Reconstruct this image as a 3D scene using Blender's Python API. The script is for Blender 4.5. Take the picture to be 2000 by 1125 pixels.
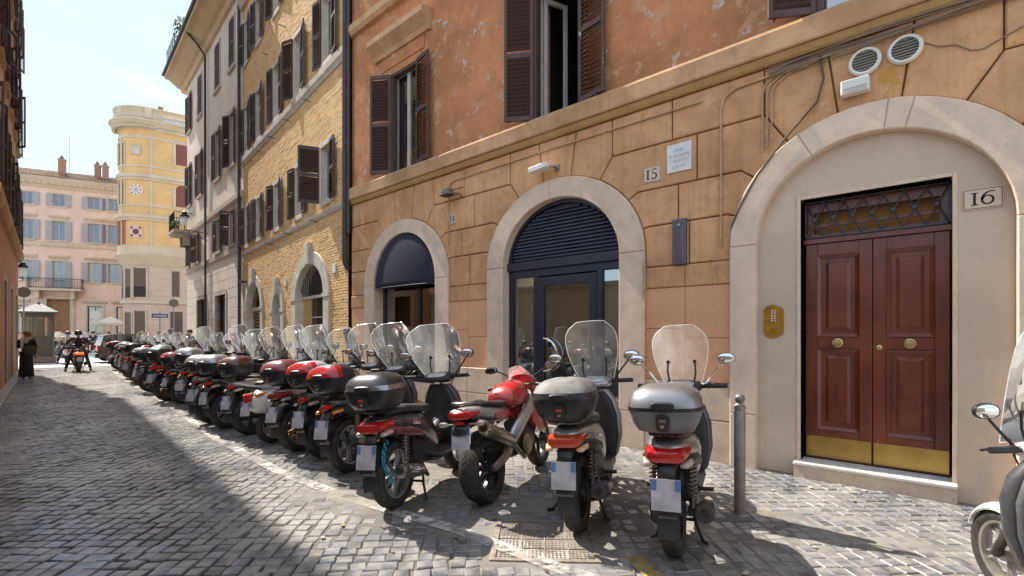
import bpy, bmesh, math, random
from mathutils import Vector, Matrix
random.seed(7)
R = math.radians
SC = bpy.context.scene
COL = SC.collection
for _o in list(bpy.data.objects):
    bpy.data.objects.remove(_o)

# ------------------------------------------------------------ camera
EYE = 1.55
cam_d = bpy.data.cameras.new('camera')
cam = bpy.data.objects.new('camera', cam_d)
COL.objects.link(cam)
cam.location = (0, 0, EYE)
cam.rotation_euler = (R(90), 0, R(-48.1))
cam_d.sensor_width = 36
cam_d.lens = 17.28
cam_d.shift_y = 0.04475
cam_d.clip_start = 0.05
cam_d.clip_end = 3000
SC.camera = cam

# ------------------------------------------------------------ sky and sun
SUN_EL, SUN_AZ = R(48), R(-3.5)          # azimuth from +Y, clockwise
world = bpy.data.worlds.new('World')
SC.world = world
world.use_nodes = True
_n = world.node_tree.nodes
_l = world.node_tree.links
_bg = _n['Background']
_sky = _n.new('ShaderNodeTexSky')
_sky.sky_type = 'NISHITA'
_sky.sun_disc = False
_sky.sun_elevation = SUN_EL
_sky.sun_rotation = SUN_AZ
_sky.air_density = 1.0
_sky.dust_density = 0.05
_sky.ozone_density = 1.0
# thin high cloud, the same all round the dome
_tc = _n.new('ShaderNodeTexCoord')
_mp = _n.new('ShaderNodeMapping')
_mp.inputs['Scale'].default_value = (1.5, 1.5, 5.5)
_nz = _n.new('ShaderNodeTexNoise')
_nz.inputs['Scale'].default_value = 1.9
_nz.inputs['Detail'].default_value = 8
_nz.inputs['Roughness'].default_value = 0.56
_nz.inputs['Distortion'].default_value = 0.4
_rp = _n.new('ShaderNodeValToRGB')
_rp.color_ramp.elements[0].position = 0.47
_rp.color_ramp.elements[1].position = 0.70
_rp.color_ramp.elements[0].color = (2.6, 3.1, 3.65, 1)
_rp.color_ramp.elements[1].color = (4.6, 4.7, 4.75, 1)
_mx = _n.new('ShaderNodeMix')
_mx.data_type = 'RGBA'
_mx.inputs['Factor'].default_value = 0.8        # bright summer haze veils the clear sky
_l.new(_tc.outputs['Generated'], _mp.inputs['Vector'])
_l.new(_mp.outputs['Vector'], _nz.inputs['Vector'])
_l.new(_nz.outputs['Fac'], _rp.inputs['Fac'])
_l.new(_rp.outputs['Color'], _mx.inputs['B'])
_l.new(_sky.outputs['Color'], _mx.inputs['A'])
_l.new(_mx.outputs['Result'], _bg.inputs['Color'])
_bg.inputs['Strength'].default_value = 0.15

sun_d = bpy.data.lights.new('sun', 'SUN')
sun_d.energy = 4.2
sun_d.angle = R(0.53)
sun_d.color = (1.0, 0.93, 0.83)
sun = bpy.data.objects.new('sun', sun_d)
COL.objects.link(sun)
_sv = Vector((math.sin(SUN_AZ) * math.cos(SUN_EL), math.cos(SUN_AZ) * math.cos(SUN_EL), math.sin(SUN_EL)))
sun.rotation_euler = _sv.to_track_quat('Z', 'Y').to_euler()
sun.location = (0, 30, 30)

SC.view_settings.view_transform = 'Standard'
SC.view_settings.look = 'None'
SC.view_settings.gamma = 1
SC.view_settings.use_curve_mapping = False
SC.view_settings.exposure = 1.12
SC.render.engine = 'CYCLES'
SC.cycles.use_denoising = True
SC.cycles.denoiser = 'OPENIMAGEDENOISE'
SC.cycles.max_bounces = 7
SC.cycles.diffuse_bounces = 4
SC.cycles.glossy_bounces = 3
SC.cycles.transmission_bounces = 4
SC.cycles.transparent_max_bounces = 16
SC.cycles.caustics_reflective = False
SC.cycles.caustics_refractive = False
SC.cycles.sample_clamp_indirect = 6

# ------------------------------------------------------------ materials
MATS = {}
def node_mat(name):
    m = bpy.data.materials.new(name)
    m.use_nodes = True
    return m, m.node_tree.nodes, m.node_tree.links, m.node_tree.nodes['Principled BSDF']

def noise(n, l, scale, detail=4, rough=0.55, coord='Object', stretch=None, w=None):
    tc = n.new('ShaderNodeTexCoord')
    t = n.new('ShaderNodeTexNoise')
    t.inputs['Scale'].default_value = scale
    t.inputs['Detail'].default_value = detail
    t.inputs['Roughness'].default_value = rough
    src = tc.outputs[coord]
    if stretch:
        mp = n.new('ShaderNodeMapping')
        mp.inputs['Scale'].default_value = stretch
        l.new(src, mp.inputs['Vector'])
        src = mp.outputs['Vector']
    l.new(src, t.inputs['Vector'])
    return t.outputs['Fac']

def ramp(n, l, fac, p0, p1, c0=(0, 0, 0, 1), c1=(1, 1, 1, 1)):
    r = n.new('ShaderNodeValToRGB')
    r.color_ramp.elements[0].position = p0
    r.color_ramp.elements[1].position = p1
    r.color_ramp.elements[0].color = c0
    r.color_ramp.elements[1].color = c1
    l.new(fac, r.inputs['Fac'])
    return r.outputs['Color']

def mixc(n, l, fac, a, b, mode='MIX'):
    m = n.new('ShaderNodeMix')
    m.data_type = 'RGBA'
    m.blend_type = mode
    for sock, v in ((m.inputs['Factor'], fac), (m.inputs['A'], a), (m.inputs['B'], b)):
        if hasattr(v, 'links'):
            l.new(v, sock)
        elif isinstance(v, (int, float)):
            sock.default_value = v
        else:
            sock.default_value = (v[0], v[1], v[2], 1)
    return m.outputs['Result']

def bump(n, l, b, h, strength=0.3, dist=0.01):
    bp = n.new('ShaderNodeBump')
    bp.inputs['Strength'].default_value = strength
    bp.inputs['Distance'].default_value = dist
    l.new(h, bp.inputs['Height'])
    l.new(bp.outputs['Normal'], b.inputs['Normal'])

def plain(name, col, rough=0.5, metal=0.0, var=0.0, scale=8, spec=None, bmp=0, coat=0):
    if name in MATS:
        return MATS[name]
    m, n, l, b = node_mat(name)
    b.inputs['Roughness'].default_value = rough
    b.inputs['Metallic'].default_value = metal
    b.inputs['Coat Weight'].default_value = coat
    if spec is not None:
        b.inputs['Specular IOR Level'].default_value = spec
    b.inputs['Base Color'].default_value = (*col, 1)
    if var or bmp:
        f = noise(n, l, scale, 6)
        if var:
            lo = tuple(c * (1 - var) for c in col)
            hi = tuple(min(1, c * (1 + var)) for c in col)
            l.new(mixc(n, l, ramp(n, l, f, 0.3, 0.7), lo, hi), b.inputs['Base Color'])
            rr = n.new('ShaderNodeMapRange')
            rr.inputs['To Min'].default_value = max(0.03, rough - 0.12)
            rr.inputs['To Max'].default_value = min(1, rough + 0.15)
            l.new(f, rr.inputs['Value'])
            l.new(rr.outputs['Result'], b.inputs['Roughness'])
        if bmp:
            bump(n, l, b, f, bmp, 0.01)
    MATS[name] = m
    return m

def stucco(name, col, patch=None, blotch=0.08, patch_amt=0.62, streak=0.25, rough=0.9, dirt=(0.16, 0.12, 0.09), fine=40, warm=None, warm_amt=0.6):
    """painted render: cloudy tone, rain streaks, chipped places, fine grain"""
    if name in MATS:
        return MATS[name]
    m, n, l, b = node_mat(name)
    b.inputs['Roughness'].default_value = rough
    b.inputs['Specular IOR Level'].default_value = 0.2
    cloud = noise(n, l, 0.9, 6, 0.6)
    c = mixc(n, l, ramp(n, l, cloud, 0.30, 0.70), tuple(v * (0.92 - blotch) for v in col), tuple(min(1, v * (1.02 + blotch * 0.5)) for v in col))
    blot = noise(n, l, 4.3, 8, 0.7)
    c = mixc(n, l, mixc(n, l, blotch, (0, 0, 0), ramp(n, l, blot, 0.50, 0.62)), c, dirt)
    if warm:
        wn = noise(n, l, 2.6, 7, 0.7)
        c = mixc(n, l, ramp(n, l, wn, warm_amt, warm_amt + 0.06), c, warm)
    sn = noise(n, l, 5.0, 5, 0.6, stretch=(2.2, 2.2, 0.16))
    sm = ramp(n, l, sn, 0.5, 0.8)
    c = mixc(n, l, mixc(n, l, streak, (0, 0, 0), sm), c, dirt)
    if patch:
        pn = noise(n, l, 3.1, 9, 0.72)
        c = mixc(n, l, ramp(n, l, pn, patch_amt, patch_amt + 0.03), c, patch)
    fn = noise(n, l, fine, 5, 0.7)
    c = mixc(n, l, 0.28, c, mixc(n, l, fn, (0.25, 0.22, 0.2), (1, 1, 1)), 'MULTIPLY')
    l.new(c, b.inputs['Base Color'])
    bump(n, l, b, mixc(n, l, 0.5, fn, cloud), 0.25, 0.006)
    MATS[name] = m
    return m

def stone(name, col, var=0.2, rough=0.75, scale=6, vein=None, bmp=0.25, stretch=None):
    if name in MATS:
        return MATS[name]
    m, n, l, b = node_mat(name)
    b.inputs['Specular IOR Level'].default_value = 0.3
    f = noise(n, l, scale, 9, 0.68, stretch=stretch)
    f2 = noise(n, l, scale * 9, 4, 0.7)
    c = mixc(n, l, ramp(n, l, f, 0.3, 0.7), tuple(v * (1 - var) for v in col), tuple(min(1, v * (1 + var)) for v in col))
    pits = ramp(n, l, f2, 0.57, 0.68)
    c = mixc(n, l, mixc(n, l, 0.5, (0, 0, 0), pits), c, vein or tuple(v * 0.5 for v in col))
    l.new(c, b.inputs['Base Color'])
    b.inputs['Roughness'].default_value = rough
    bump(n, l, b, f2, bmp, 0.006)
    MATS[name] = m
    return m

def per_piece(name, col, var=0.25, rough=0.8, hue=None, scale=30, bmp=0.3, spec=0.3, rvar=0.0, dirt=None):
    """a piece whose tone differs from its neighbours (object random for single pieces, island random for joined ones)"""
    if name in MATS:
        return MATS[name]
    m, n, l, b = node_mat(name)
    b.inputs['Specular IOR Level'].default_value = spec
    g = n.new('ShaderNodeNewGeometry')
    oi = n.new('ShaderNodeObjectInfo')
    ad = n.new('ShaderNodeMath'); ad.operation = 'ADD'
    l.new(g.outputs['Random Per Island'], ad.inputs[0]); l.new(oi.outputs['Random'], ad.inputs[1])
    fr = n.new('ShaderNodeMath'); fr.operation = 'FRACT'
    l.new(ad.outputs[0], fr.inputs[0])
    c = mixc(n, l, fr.outputs[0], tuple(v * (1 - var) for v in col), tuple(min(1, v * (1 + var)) for v in col))
    if hue:
        hs = n.new('ShaderNodeMath'); hs.operation = 'MULTIPLY'; hs.inputs[1].default_value = 7.31
        l.new(fr.outputs[0], hs.inputs[0])
        hf = n.new('ShaderNodeMath'); hf.operation = 'FRACT'
        l.new(hs.outputs[0], hf.inputs[0])
        c = mixc(n, l, ramp(n, l, hf.outputs[0], 0.55, 0.95), c, hue)
    f = noise(n, l, scale, 6, 0.7, coord='Object')
    c = mixc(n, l, 0.5, c, mixc(n, l, ramp(n, l, f, 0.3, 0.75), (0.55, 0.55, 0.55), (1, 1, 1)), 'MULTIPLY')
    if dirt:
        dn = noise(n, l, 0.8, 6, 0.65)
        c = mixc(n, l, mixc(n, l, 0.75, (0, 0, 0), ramp(n, l, dn, 0.46, 0.6)), c, dirt)
    l.new(c, b.inputs['Base Color'])
    rr = n.new('ShaderNodeMapRange')
    rr.inputs['To Min'].default_value = rough - rvar
    rr.inputs['To Max'].default_value = rough + rvar
    l.new(f, rr.inputs['Value'])
    l.new(rr.outputs['Result'], b.inputs['Roughness'])
    bump(n, l, b, f, bmp, 0.004)
    MATS[name] = m
    return m

def clear(name, tint=(1, 1, 1), refl=0.06, rough=0.02, haze=0.0):
    """thin sheet of clear glass or acrylic: see-through with a Fresnel reflection"""
    if name in MATS:
        return MATS[name]
    m, n, l, b = node_mat(name)
    n.remove(b)
    out = n['Material Output']
    tr = n.new('ShaderNodeBsdfTransparent')
    tr.inputs['Color'].default_value = (*tint, 1)
    gl = n.new('ShaderNodeBsdfGlossy')
    gl.inputs['Roughness'].default_value = rough
    fr = n.new('ShaderNodeFresnel')
    fr.inputs['IOR'].default_value = 1.5
    ad = n.new('ShaderNodeMath'); ad.operation = 'ADD'; ad.use_clamp = True
    ad.inputs[1].default_value = refl
    l.new(fr.outputs['Fac'], ad.inputs[0])
    mx = n.new('ShaderNodeMixShader')
    l.new(ad.outputs[0], mx.inputs['Fac'])
    l.new(tr.outputs[0], mx.inputs[1])
    l.new(gl.outputs[0], mx.inputs[2])
    src = mx.outputs[0]
    if haze:
        d1 = n.new('ShaderNodeBsdfDiffuse')
        d1.inputs['Color'].default_value = (0.8, 0.82, 0.83, 1)
        d2 = n.new('ShaderNodeBsdfTranslucent')
        d2.inputs['Color'].default_value = (0.85, 0.87, 0.88, 1)
        df = n.new('ShaderNodeAddShader')
        l.new(d1.outputs[0], df.inputs[0]); l.new(d2.outputs[0], df.inputs[1])
        sc = noise(n, l, 9, 5, 0.6, stretch=(1, 1, 0.35))
        hm = n.new('ShaderNodeMath'); hm.operation = 'MULTIPLY'; hm.inputs[1].default_value = haze * 2
        l.new(sc, hm.inputs[0])
        m2 = n.new('ShaderNodeMixShader')
        l.new(hm.outputs[0], m2.inputs['Fac'])
        l.new(src, m2.inputs[1])
        l.new(df.outputs[0], m2.inputs[2])
        src = m2.outputs[0]
    l.new(src, out.inputs['Surface'])
    MATS[name] = m
    return m

# ------------------------------------------------------------ mesh helpers
class MB:
    """collects shapes that belong to ONE part"""
    def __init__(s):
        s.v = []; s.f = []
    def add(s, vs, fs):
        k = len(s.v)
        s.v += [tuple(p) for p in vs]
        s.f += [tuple(i + k for i in f) for f in fs]
        return s
    def box(s, x0, x1, y0, y1, z0, z1):
        return s.add([(x0, y0, z0), (x1, y0, z0), (x1, y1, z0), (x0, y1, z0), (x0, y0, z1), (x1, y0, z1), (x1, y1, z1), (x0, y1, z1)],
                     [(0, 3, 2, 1), (4, 5, 6, 7), (0, 1, 5, 4), (1, 2, 6, 5), (2, 3, 7, 6), (3, 0, 4, 7)])
    def prism(s, pts, d0, d1, back=True):
        """polygon in (s, z), extruded along local y from d0 (back) to d1 (front)"""
        a = sum(p[0] * q[1] - q[0] * p[1] for p, q in zip(pts, pts[1:] + pts[:1]))
        if a > 0:
            pts = pts[::-1]
        n = len(pts)
        vs = [(p[0], d1, p[1]) for p in pts] + [(p[0], d0, p[1]) for p in pts]
        fs = [tuple(range(n))]
        if back:
            fs.append(tuple(range(2 * n - 1, n - 1, -1)))
        for i in range(n):
            j = (i + 1) % n
            fs.append((j, i, n + i, n + j))
        return s.add(vs, fs)
    def tube(s, path, r, n=8, caps=True):
        pts = [Vector(p) for p in path]
        rs = r if isinstance(r, (list, tuple)) else [r] * len(pts)
        rings = []
        up = None
        for i, p in enumerate(pts):
            t = (pts[min(i + 1, len(pts) - 1)] - pts[max(i - 1, 0)])
            t = t.normalized() if t.length > 1e-9 else Vector((0, 0, 1))
            if up is None:
                up = Vector((0, 0, 1)) if abs(t.z) < 0.9 else Vector((1, 0, 0))
            a = t.cross(up)
            a = a.normalized() if a.length > 1e-6 else t.orthogonal().normalized()
            b = a.cross(t).normalized()
            up = b
            rings.append([p + (a * math.cos(2 * math.pi * k / n) + b * math.sin(2 * math.pi * k / n)) * rs[i] for k in range(n)])
        return s.loft(rings, caps)
    def loft(s, rings, caps=True, closed=True):
        n = len(rings[0])
        vs = [p for r in rings for p in r]
        fs = []
        for i in range(len(rings) - 1):
            for k in range(n if closed else n - 1):
                j = (k + 1) % n
                fs.append((i * n + k, i * n + j, (i + 1) * n + j, (i + 1) * n + k))
        if caps and closed:
            fs.append(tuple(range(n - 1, -1, -1)))
            fs.append(tuple(range((len(rings) - 1) * n, len(rings) * n)))
        return s.add(vs, fs)
    def lathe(s, prof, c=(0, 0, 0), axis='z', n=20):
        """profile of (radius, height) turned about an axis through c"""
        rings = []
        for r, h in prof:
            ring = []
            for k in range(n):
                a = 2 * math.pi * k / n
                x, y = r * math.cos(a), r * math.sin(a)
                p = (x, y, h) if axis == 'z' else ((x, h, y) if axis == 'y' else (h, x, y))
                ring.append((c[0] + p[0], c[1] + p[1], c[2] + p[2]))
            rings.append(ring)
        return s.loft(rings, True)
    def secs(s, secs, n=14, p=2.6, axis='x'):
        """loft through super-ellipse sections (pos, y, z, half width, half height)"""
        rings = []
        for q in secs:
            pos, cy, cz, hw, hh = q[:5]
            e = q[5] if len(q) > 5 else p
            ring = []
            for k in range(n):
                a = 2 * math.pi * k / n
                ca, sa = math.cos(a), math.sin(a)
                u = math.copysign(abs(ca) ** (2 / e), ca) * hw
                w = math.copysign(abs(sa) ** (2 / e), sa) * hh
                ring.append((pos, cy + u, cz + w) if axis == 'x' else ((cy + u, pos, cz + w) if axis == 'y' else (cy + w, cz + u, pos)))
            rings.append(ring)
        return s.loft(rings, True)
    def mesh(s, name, mat=None, smooth=None):
        me = bpy.data.meshes.new(name)
        me.from_pydata(s.v, [], s.f)
        bm = bmesh.new(); bm.from_mesh(me)
        bmesh.ops.recalc_face_normals(bm, faces=bm.faces)
        bm.to_mesh(me); bm.free()
        if mat:
            me.materials.append(mat)
        if smooth:
            me.shade_smooth()
            me.set_sharp_from_angle(angle=R(smooth))
        return me
    def build(s, name, mat, parent=None, smooth=None, bev=0, sub=0, thick=0):
        o = bpy.data.objects.new(name, s.mesh(name, mat, smooth))
        COL.objects.link(o)
        o.parent = parent
        if thick:
            md = o.modifiers.new('thick', 'SOLIDIFY'); md.thickness = thick; md.offset = 0
        if bev:
            md = o.modifiers.new('bevel', 'BEVEL'); md.width = bev; md.segments = 2
            md.limit_method = 'ANGLE'; md.angle_limit = R(40)
        if sub:
            md = o.modifiers.new('sub', 'SUBSURF'); md.levels = sub; md.render_levels = sub
        return o

def tag(o, label=None, cat=None, group=None, kind=None):
    if label: o['label'] = label
    if cat: o['category'] = cat
    if group: o['group'] = group
    if kind: o['kind'] = kind
    return o

def empty(name, loc=(0, 0, 0), rz=0.0, label=None, cat=None, group=None):
    o = bpy.data.objects.new(name, None)
    o.empty_display_size = 0.2
    COL.objects.link(o)
    o.location = loc
    o.rotation_euler = (0, 0, rz)
    tag(o, label, cat, group)
    return o

def inst(name, me, parent=None, loc=(0, 0, 0), rot=(0, 0, 0), scale=(1, 1, 1)):
    o = bpy.data.objects.new(name, me)
    COL.objects.link(o)
    o.parent = parent
    o.location = loc; o.rotation_euler = rot; o.scale = scale
    return o

def copy_tree(o, parent=None):
    c = o.copy()
    COL.objects.link(c)
    c.parent = parent
    for ch in list(o.children):
        copy_tree(ch, c)
    return c

def wall_frame(name, P, heading, label, cat='building', group=None):
    """building root: local x runs along the facade, local y points out of it (left of the heading), z up"""
    a = R(heading)
    return empty(name, (P[0], P[1], 0), math.pi / 2 - a, label, cat, group)

def arc(yc, zs, rx, rz, a0=0, a1=180, n=18):
    return [(yc + rx * math.cos(R(a0 + (a1 - a0) * i / n)), zs + rz * math.sin(R(a0 + (a1 - a0) * i / n))) for i in range(n + 1)]

def inset(pts, g):
    """shrink a polygon by g (mitred)"""
    a = sum(p[0] * q[1] - q[0] * p[1] for p, q in zip(pts, pts[1:] + pts[:1]))
    if a < 0:
        pts = pts[::-1]
    n = len(pts); out = []
    for i in range(n):
        p0, p1, p2 = Vector(pts[i - 1]), Vector(pts[i]), Vector(pts[(i + 1) % n])
        e1 = (p1 - p0).normalized(); e2 = (p2 - p1).normalized()
        n1 = Vector((-e1.y, e1.x)); n2 = Vector((-e2.y, e2.x))
        b = n1 + n2
        if b.length < 1e-6:
            b = n1
        b.normalize()
        k = g / max(0.35, b.dot(n1))
        out.append(tuple(p1 + b * k))
    return out

def block(name, pts, mat, parent, d0, d1, gap=0.008, ch=0.013):
    """one dressed block: joint round it, chamfered edge"""
    q = inset(pts, gap)
    q2 = inset(q, ch)
    mb = MB()
    n = len(q)
    vs = [(p[0], d0, p[1]) for p in q] + [(p[0], d1 - ch, p[1]) for p in q] + [(p[0], d1, p[1]) for p in q2]
    fs = []
    for i in range(n):
        j = (i + 1) % n
        fs.append((i, j, n + j, n + i)); fs.append((n + i, n + j, 2 * n + j, 2 * n + i))
    fs.append(tuple(range(2 * n, 3 * n)))
    mb.add(vs, fs)
    return mb.build(name, mat, parent)
# ============================================================ ground
def lwall_x(y):
    return 0.0833 * y - 0.925
def lerp(a, b, t):
    return a + (b - a) * max(0.0, min(1.0, t))
from mathutils import noise as mnoise
def fbm(x, y, s):
    return mnoise.fractal(Vector((x * s, y * s, 3.7)), 1.0, 2.0, 4)   # about -1..1

def piazza_mat():
    m, n, l, b = node_mat('paving_far')
    v = n.new('ShaderNodeTexVoronoi'); v.inputs['Scale'].default_value = 7.5; v.inputs['Randomness'].default_value = 0.6
    tc = n.new('ShaderNodeTexCoord'); l.new(tc.outputs['Object'], v.inputs['Vector'])
    c = mixc(n, l, ramp(n, l, v.outputs['Color'], 0, 1), (0.22, 0.22, 0.225), (0.42, 0.41, 0.40))
    d = ramp(n, l, v.outputs['Distance'], 0.40, 0.62)
    c = mixc(n, l, d, c, (0.28, 0.26, 0.235))
    big = noise(n, l, 0.35, 6, 0.65)
    c = mixc(n, l, mixc(n, l, 0.5, (0, 0, 0), ramp(n, l, big, 0.42, 0.62)), c, (0.50, 0.48, 0.44))
    l.new(c, b.inputs['Base Color'])
    b.inputs['Roughness'].default_value = 0.6
    bump(n, l, b, d, -0.5, 0.01)
    return m
MB().add([(-400, -300, -0.03), (400, -300, -0.03), (400, 700, -0.03), (-400, 700, -0.03)], [(0, 1, 2, 3)]).build('ground', piazza_mat())
tag(bpy.data.objects['ground'], kind='structure')

# bed of sand and grit that fills the joints to an uneven height
def bed_mat():
    m, n, l, b = node_mat('joint_sand')
    f = noise(n, l, 55, 6, 0.75)
    g = noise(n, l, 1.1, 6, 0.65)
    c = mixc(n, l, f, (0.20, 0.183, 0.158), (0.40, 0.368, 0.32))
    c = mixc(n, l, ramp(n, l, g, 0.4, 0.62), mixc(n, l, 0.7, c, (0.10, 0.09, 0.085)), c)
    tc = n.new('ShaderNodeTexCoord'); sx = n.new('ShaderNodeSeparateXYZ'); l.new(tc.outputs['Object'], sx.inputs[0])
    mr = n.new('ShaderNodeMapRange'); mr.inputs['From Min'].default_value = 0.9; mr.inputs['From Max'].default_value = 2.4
    l.new(sx.outputs['X'], mr.inputs['Value'])          # sand colour by the bikes, darker joints away from them
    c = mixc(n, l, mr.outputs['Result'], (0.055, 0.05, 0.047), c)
    l.new(c, b.inputs['Base Color'])
    b.inputs['Roughness'].default_value = 0.95
    b.inputs['Specular IOR Level'].default_value = 0.15
    bump(n, l, b, f, 0.5, 0.006)
    return m
def bed_h(x, y):
    k = lerp(0.0, 1.0, (x - 1.1) / 1.3)
    h = -0.027 + 0.0215 * k + 0.011 * fbm(x + 4, y, 0.55) + 0.003 * fbm(x, y, 5)
    return max(-0.031, min(-0.001, h))
street = empty('cobbled_street', (0, 0, 0))
tag(street, kind='structure')
_nx, _ny = 110, 330
_bv = []; _bf = []
for j in range(_ny + 1):
    y = -3 + 0.05 * j + 0.00021 * j * j
    y = -3 + 34 * (j / _ny) ** 1.5
    for i in range(_nx + 1):
        x = -1.6 + 9.6 * i / _nx
        _bv.append((x, y, bed_h(x, y)))
for j in range(_ny):
    for i in range(_nx):
        a = j * (_nx + 1) + i
        _bf.append((a, a + 1, a + _nx + 2, a + _nx + 1))
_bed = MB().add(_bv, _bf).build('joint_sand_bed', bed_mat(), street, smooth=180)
tag(_bed, kind='stuff')

M_COB = per_piece('basalt_sett', (0.178, 0.183, 0.198), 0.38, 0.30, hue=(0.27, 0.255, 0.24), scale=26, bmp=0.22, spec=0.65, rvar=0.13, dirt=(0.42, 0.395, 0.36))
_ca, _sa = math.cos(R(-45.5)), math.sin(R(-45.5))
CA, SA_ = math.cos(R(48.1)), math.sin(R(48.1))
cover_c = Vector((2.93, 2.30)); cover_u = Vector((0.63, -0.776)); cover_v = Vector((0.776, 0.63))
def cob_shape(cx, cy, ang, hx, hy, zt, tilt, rnd):
    """low cushion: rounded top, eight verts at the shoulder, sides down into the sand"""
    c, s = math.cos(ang), math.sin(ang)
    j = [(1 + (rnd() - 0.5) * 0.16) for _ in range(8)]
    cor = [(-1, -1), (1, -1), (1, 1), (-1, 1)]
    vs = []
    for ring, (k, dz) in enumerate(((1.0, -0.036), (0.985, -0.006), (0.86, 0.0))):
        for q, (a, b) in enumerate(cor):
            u, v = a * hx * k * j[q], b * hy * k * j[q + 4]
            vs.append((cx + u * c - v * s, cy + u * s + v * c, zt + dz + tilt[0] * u + tilt[1] * v))
    fs = [(8, 9, 10, 11)]
    for q in range(4):
        w = (q + 1) % 4
        fs.append((q, w, 4 + w, 4 + q)); fs.append((4 + q, 4 + w, 8 + w, 8 + q))
    return vs, fs
_rnd = random.Random(3)
_near = []; _far = MB()
_P = 0.114
for i in range(-330, 331):
    for j in range(-330, 331):
        u = i * _P + (0.5 * _P if j % 2 and False else 0); v = j * _P
        x = u * _ca - v * _sa; y = u * _sa + v * _ca
        if y < -1.5 or y > 30.5 or x < -1.2 or x > 8.0:
            continue
        if x > 6.07 + max(0, (y - 10.6)) * 0.105 or x < lwall_x(y) - 0.05:
            continue
        xc = x * CA - y * SA_; zc = x * SA_ + y * CA
        if zc < 1.2 or abs(xc) > zc * 1.22 + 0.6:
            continue
        wx = 0.05 * fbm(x, y, 0.35); wy = 0.05 * fbm(x + 31, y, 0.35)
        cx, cy = x + wx + _rnd.gauss(0, 0.006), y + wy + _rnd.gauss(0, 0.006)
        d = Vector((cx, cy)) - cover_c
        if abs(d.dot(cover_u)) < 0.43 and abs(d.dot(cover_v)) < 0.42:
            continue
        ang = R(-45.5) + 0.16 * fbm(x, y, 0.4) + _rnd.gauss(0, 0.05)
        hx = _P / 2 * _rnd.uniform(0.76, 0.99); hy = _P / 2 * _rnd.uniform(0.76, 0.99)
        rec = (cx, cy, ang, hx, hy, _rnd.uniform(-0.006, 0.002), (_rnd.gauss(0, 0.022), _rnd.gauss(0, 0.022)))
        vis = zc > 2.95 and abs(xc) < zc * 1.05
        if vis:
            _near.append((zc, rec))
        else:
            vs, fs = cob_shape(*rec, _rnd.random); _far.add(vs, fs)
_near.sort(key=lambda t: t[0])
for zc, rec in _near[300:]:
    vs, fs = cob_shape(*rec, _rnd.random); _far.add(vs, fs)
_fo = _far.build('cobbles', M_COB, street, smooth=38)
tag(_fo, kind='stuff')
_cm = []
for k in range(12):
    vs, fs = cob_shape(0, 0, 0, _P / 2 * _rnd.uniform(0.86, 0.97), _P / 2 * _rnd.uniform(0.86, 0.97), 0, (0, 0), _rnd.random)
    _cm.append(MB().add(vs, fs).mesh('cobble', M_COB, 38))
for zc, rec in _near[:300]:
    inst('cobble', _rnd.choice(_cm), street, (rec[0], rec[1], rec[5]), (rec[6][1], -rec[6][0], rec[2] + R(90) * _rnd.randrange(4)))

# worn parking line, kept only on the tops of the stones
def worn_paint(name, col, keep):
    m, n, l, b = node_mat(name)
    b.inputs['Base Color'].default_value = (*col, 1)
    b.inputs['Roughness'].default_value = 0.8
    f = noise(n, l, 9, 8, 0.75)
    g = noise(n, l, 1.3, 4, 0.6)
    k = n.new('ShaderNodeMath'); k.operation = 'MULTIPLY'
    l.new(ramp(n, l, f, keep, keep + 0.16), k.inputs[0]); l.new(ramp(n, l, g, 0.36, 0.62), k.inputs[1])
    l.new(k.outputs[0], b.inputs['Alpha'])
    return m
_path = [(2.66, 1.5), (2.62, 2.0), (2.60, 2.9), (2.42, 4.2), (2.36, 5.6), (2.5, 8.2), (3.0, 12.8), (3.56, 20.0), (4.3, 28.0)]
def ribbon(path, w, z):
    mb = MB(); vs = []; fs = []
    fine = []
    for a, b in zip(path, path[1:]):
        k = max(2, int((Vector(b) - Vector(a)).length / 0.15))
        fine += [Vector(a).lerp(Vector(b), t / k) for t in range(k)]
    fine.append(Vector(path[-1]))
    for i, p in enumerate(fine):
        t = (fine[min(i + 1, len(fine) - 1)] - fine[max(0, i - 1)]).normalized()
        nrm = Vector((-t.y, t.x))
        vs += [(*(p + nrm * w / 2), z), (*(p - nrm * w / 2), z)]
        if i:
            fs.append((2 * i - 2, 2 * i - 1, 2 * i + 1, 2 * i))
    return mb.add(vs, fs)
_o = ribbon(_path, 0.13, 0.0065).build('parking_line', worn_paint('worn_white_paint', (0.62, 0.58, 0.53), 0.40))
tag(_o, kind='structure')
_o = ribbon([(2.78, 1.20), (3.10, 1.66)], 0.12, 0.0065).build('yellow_line', worn_paint('worn_yellow_paint', (0.62, 0.40, 0.06), 0.36))
tag(_o, kind='structure')

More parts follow.
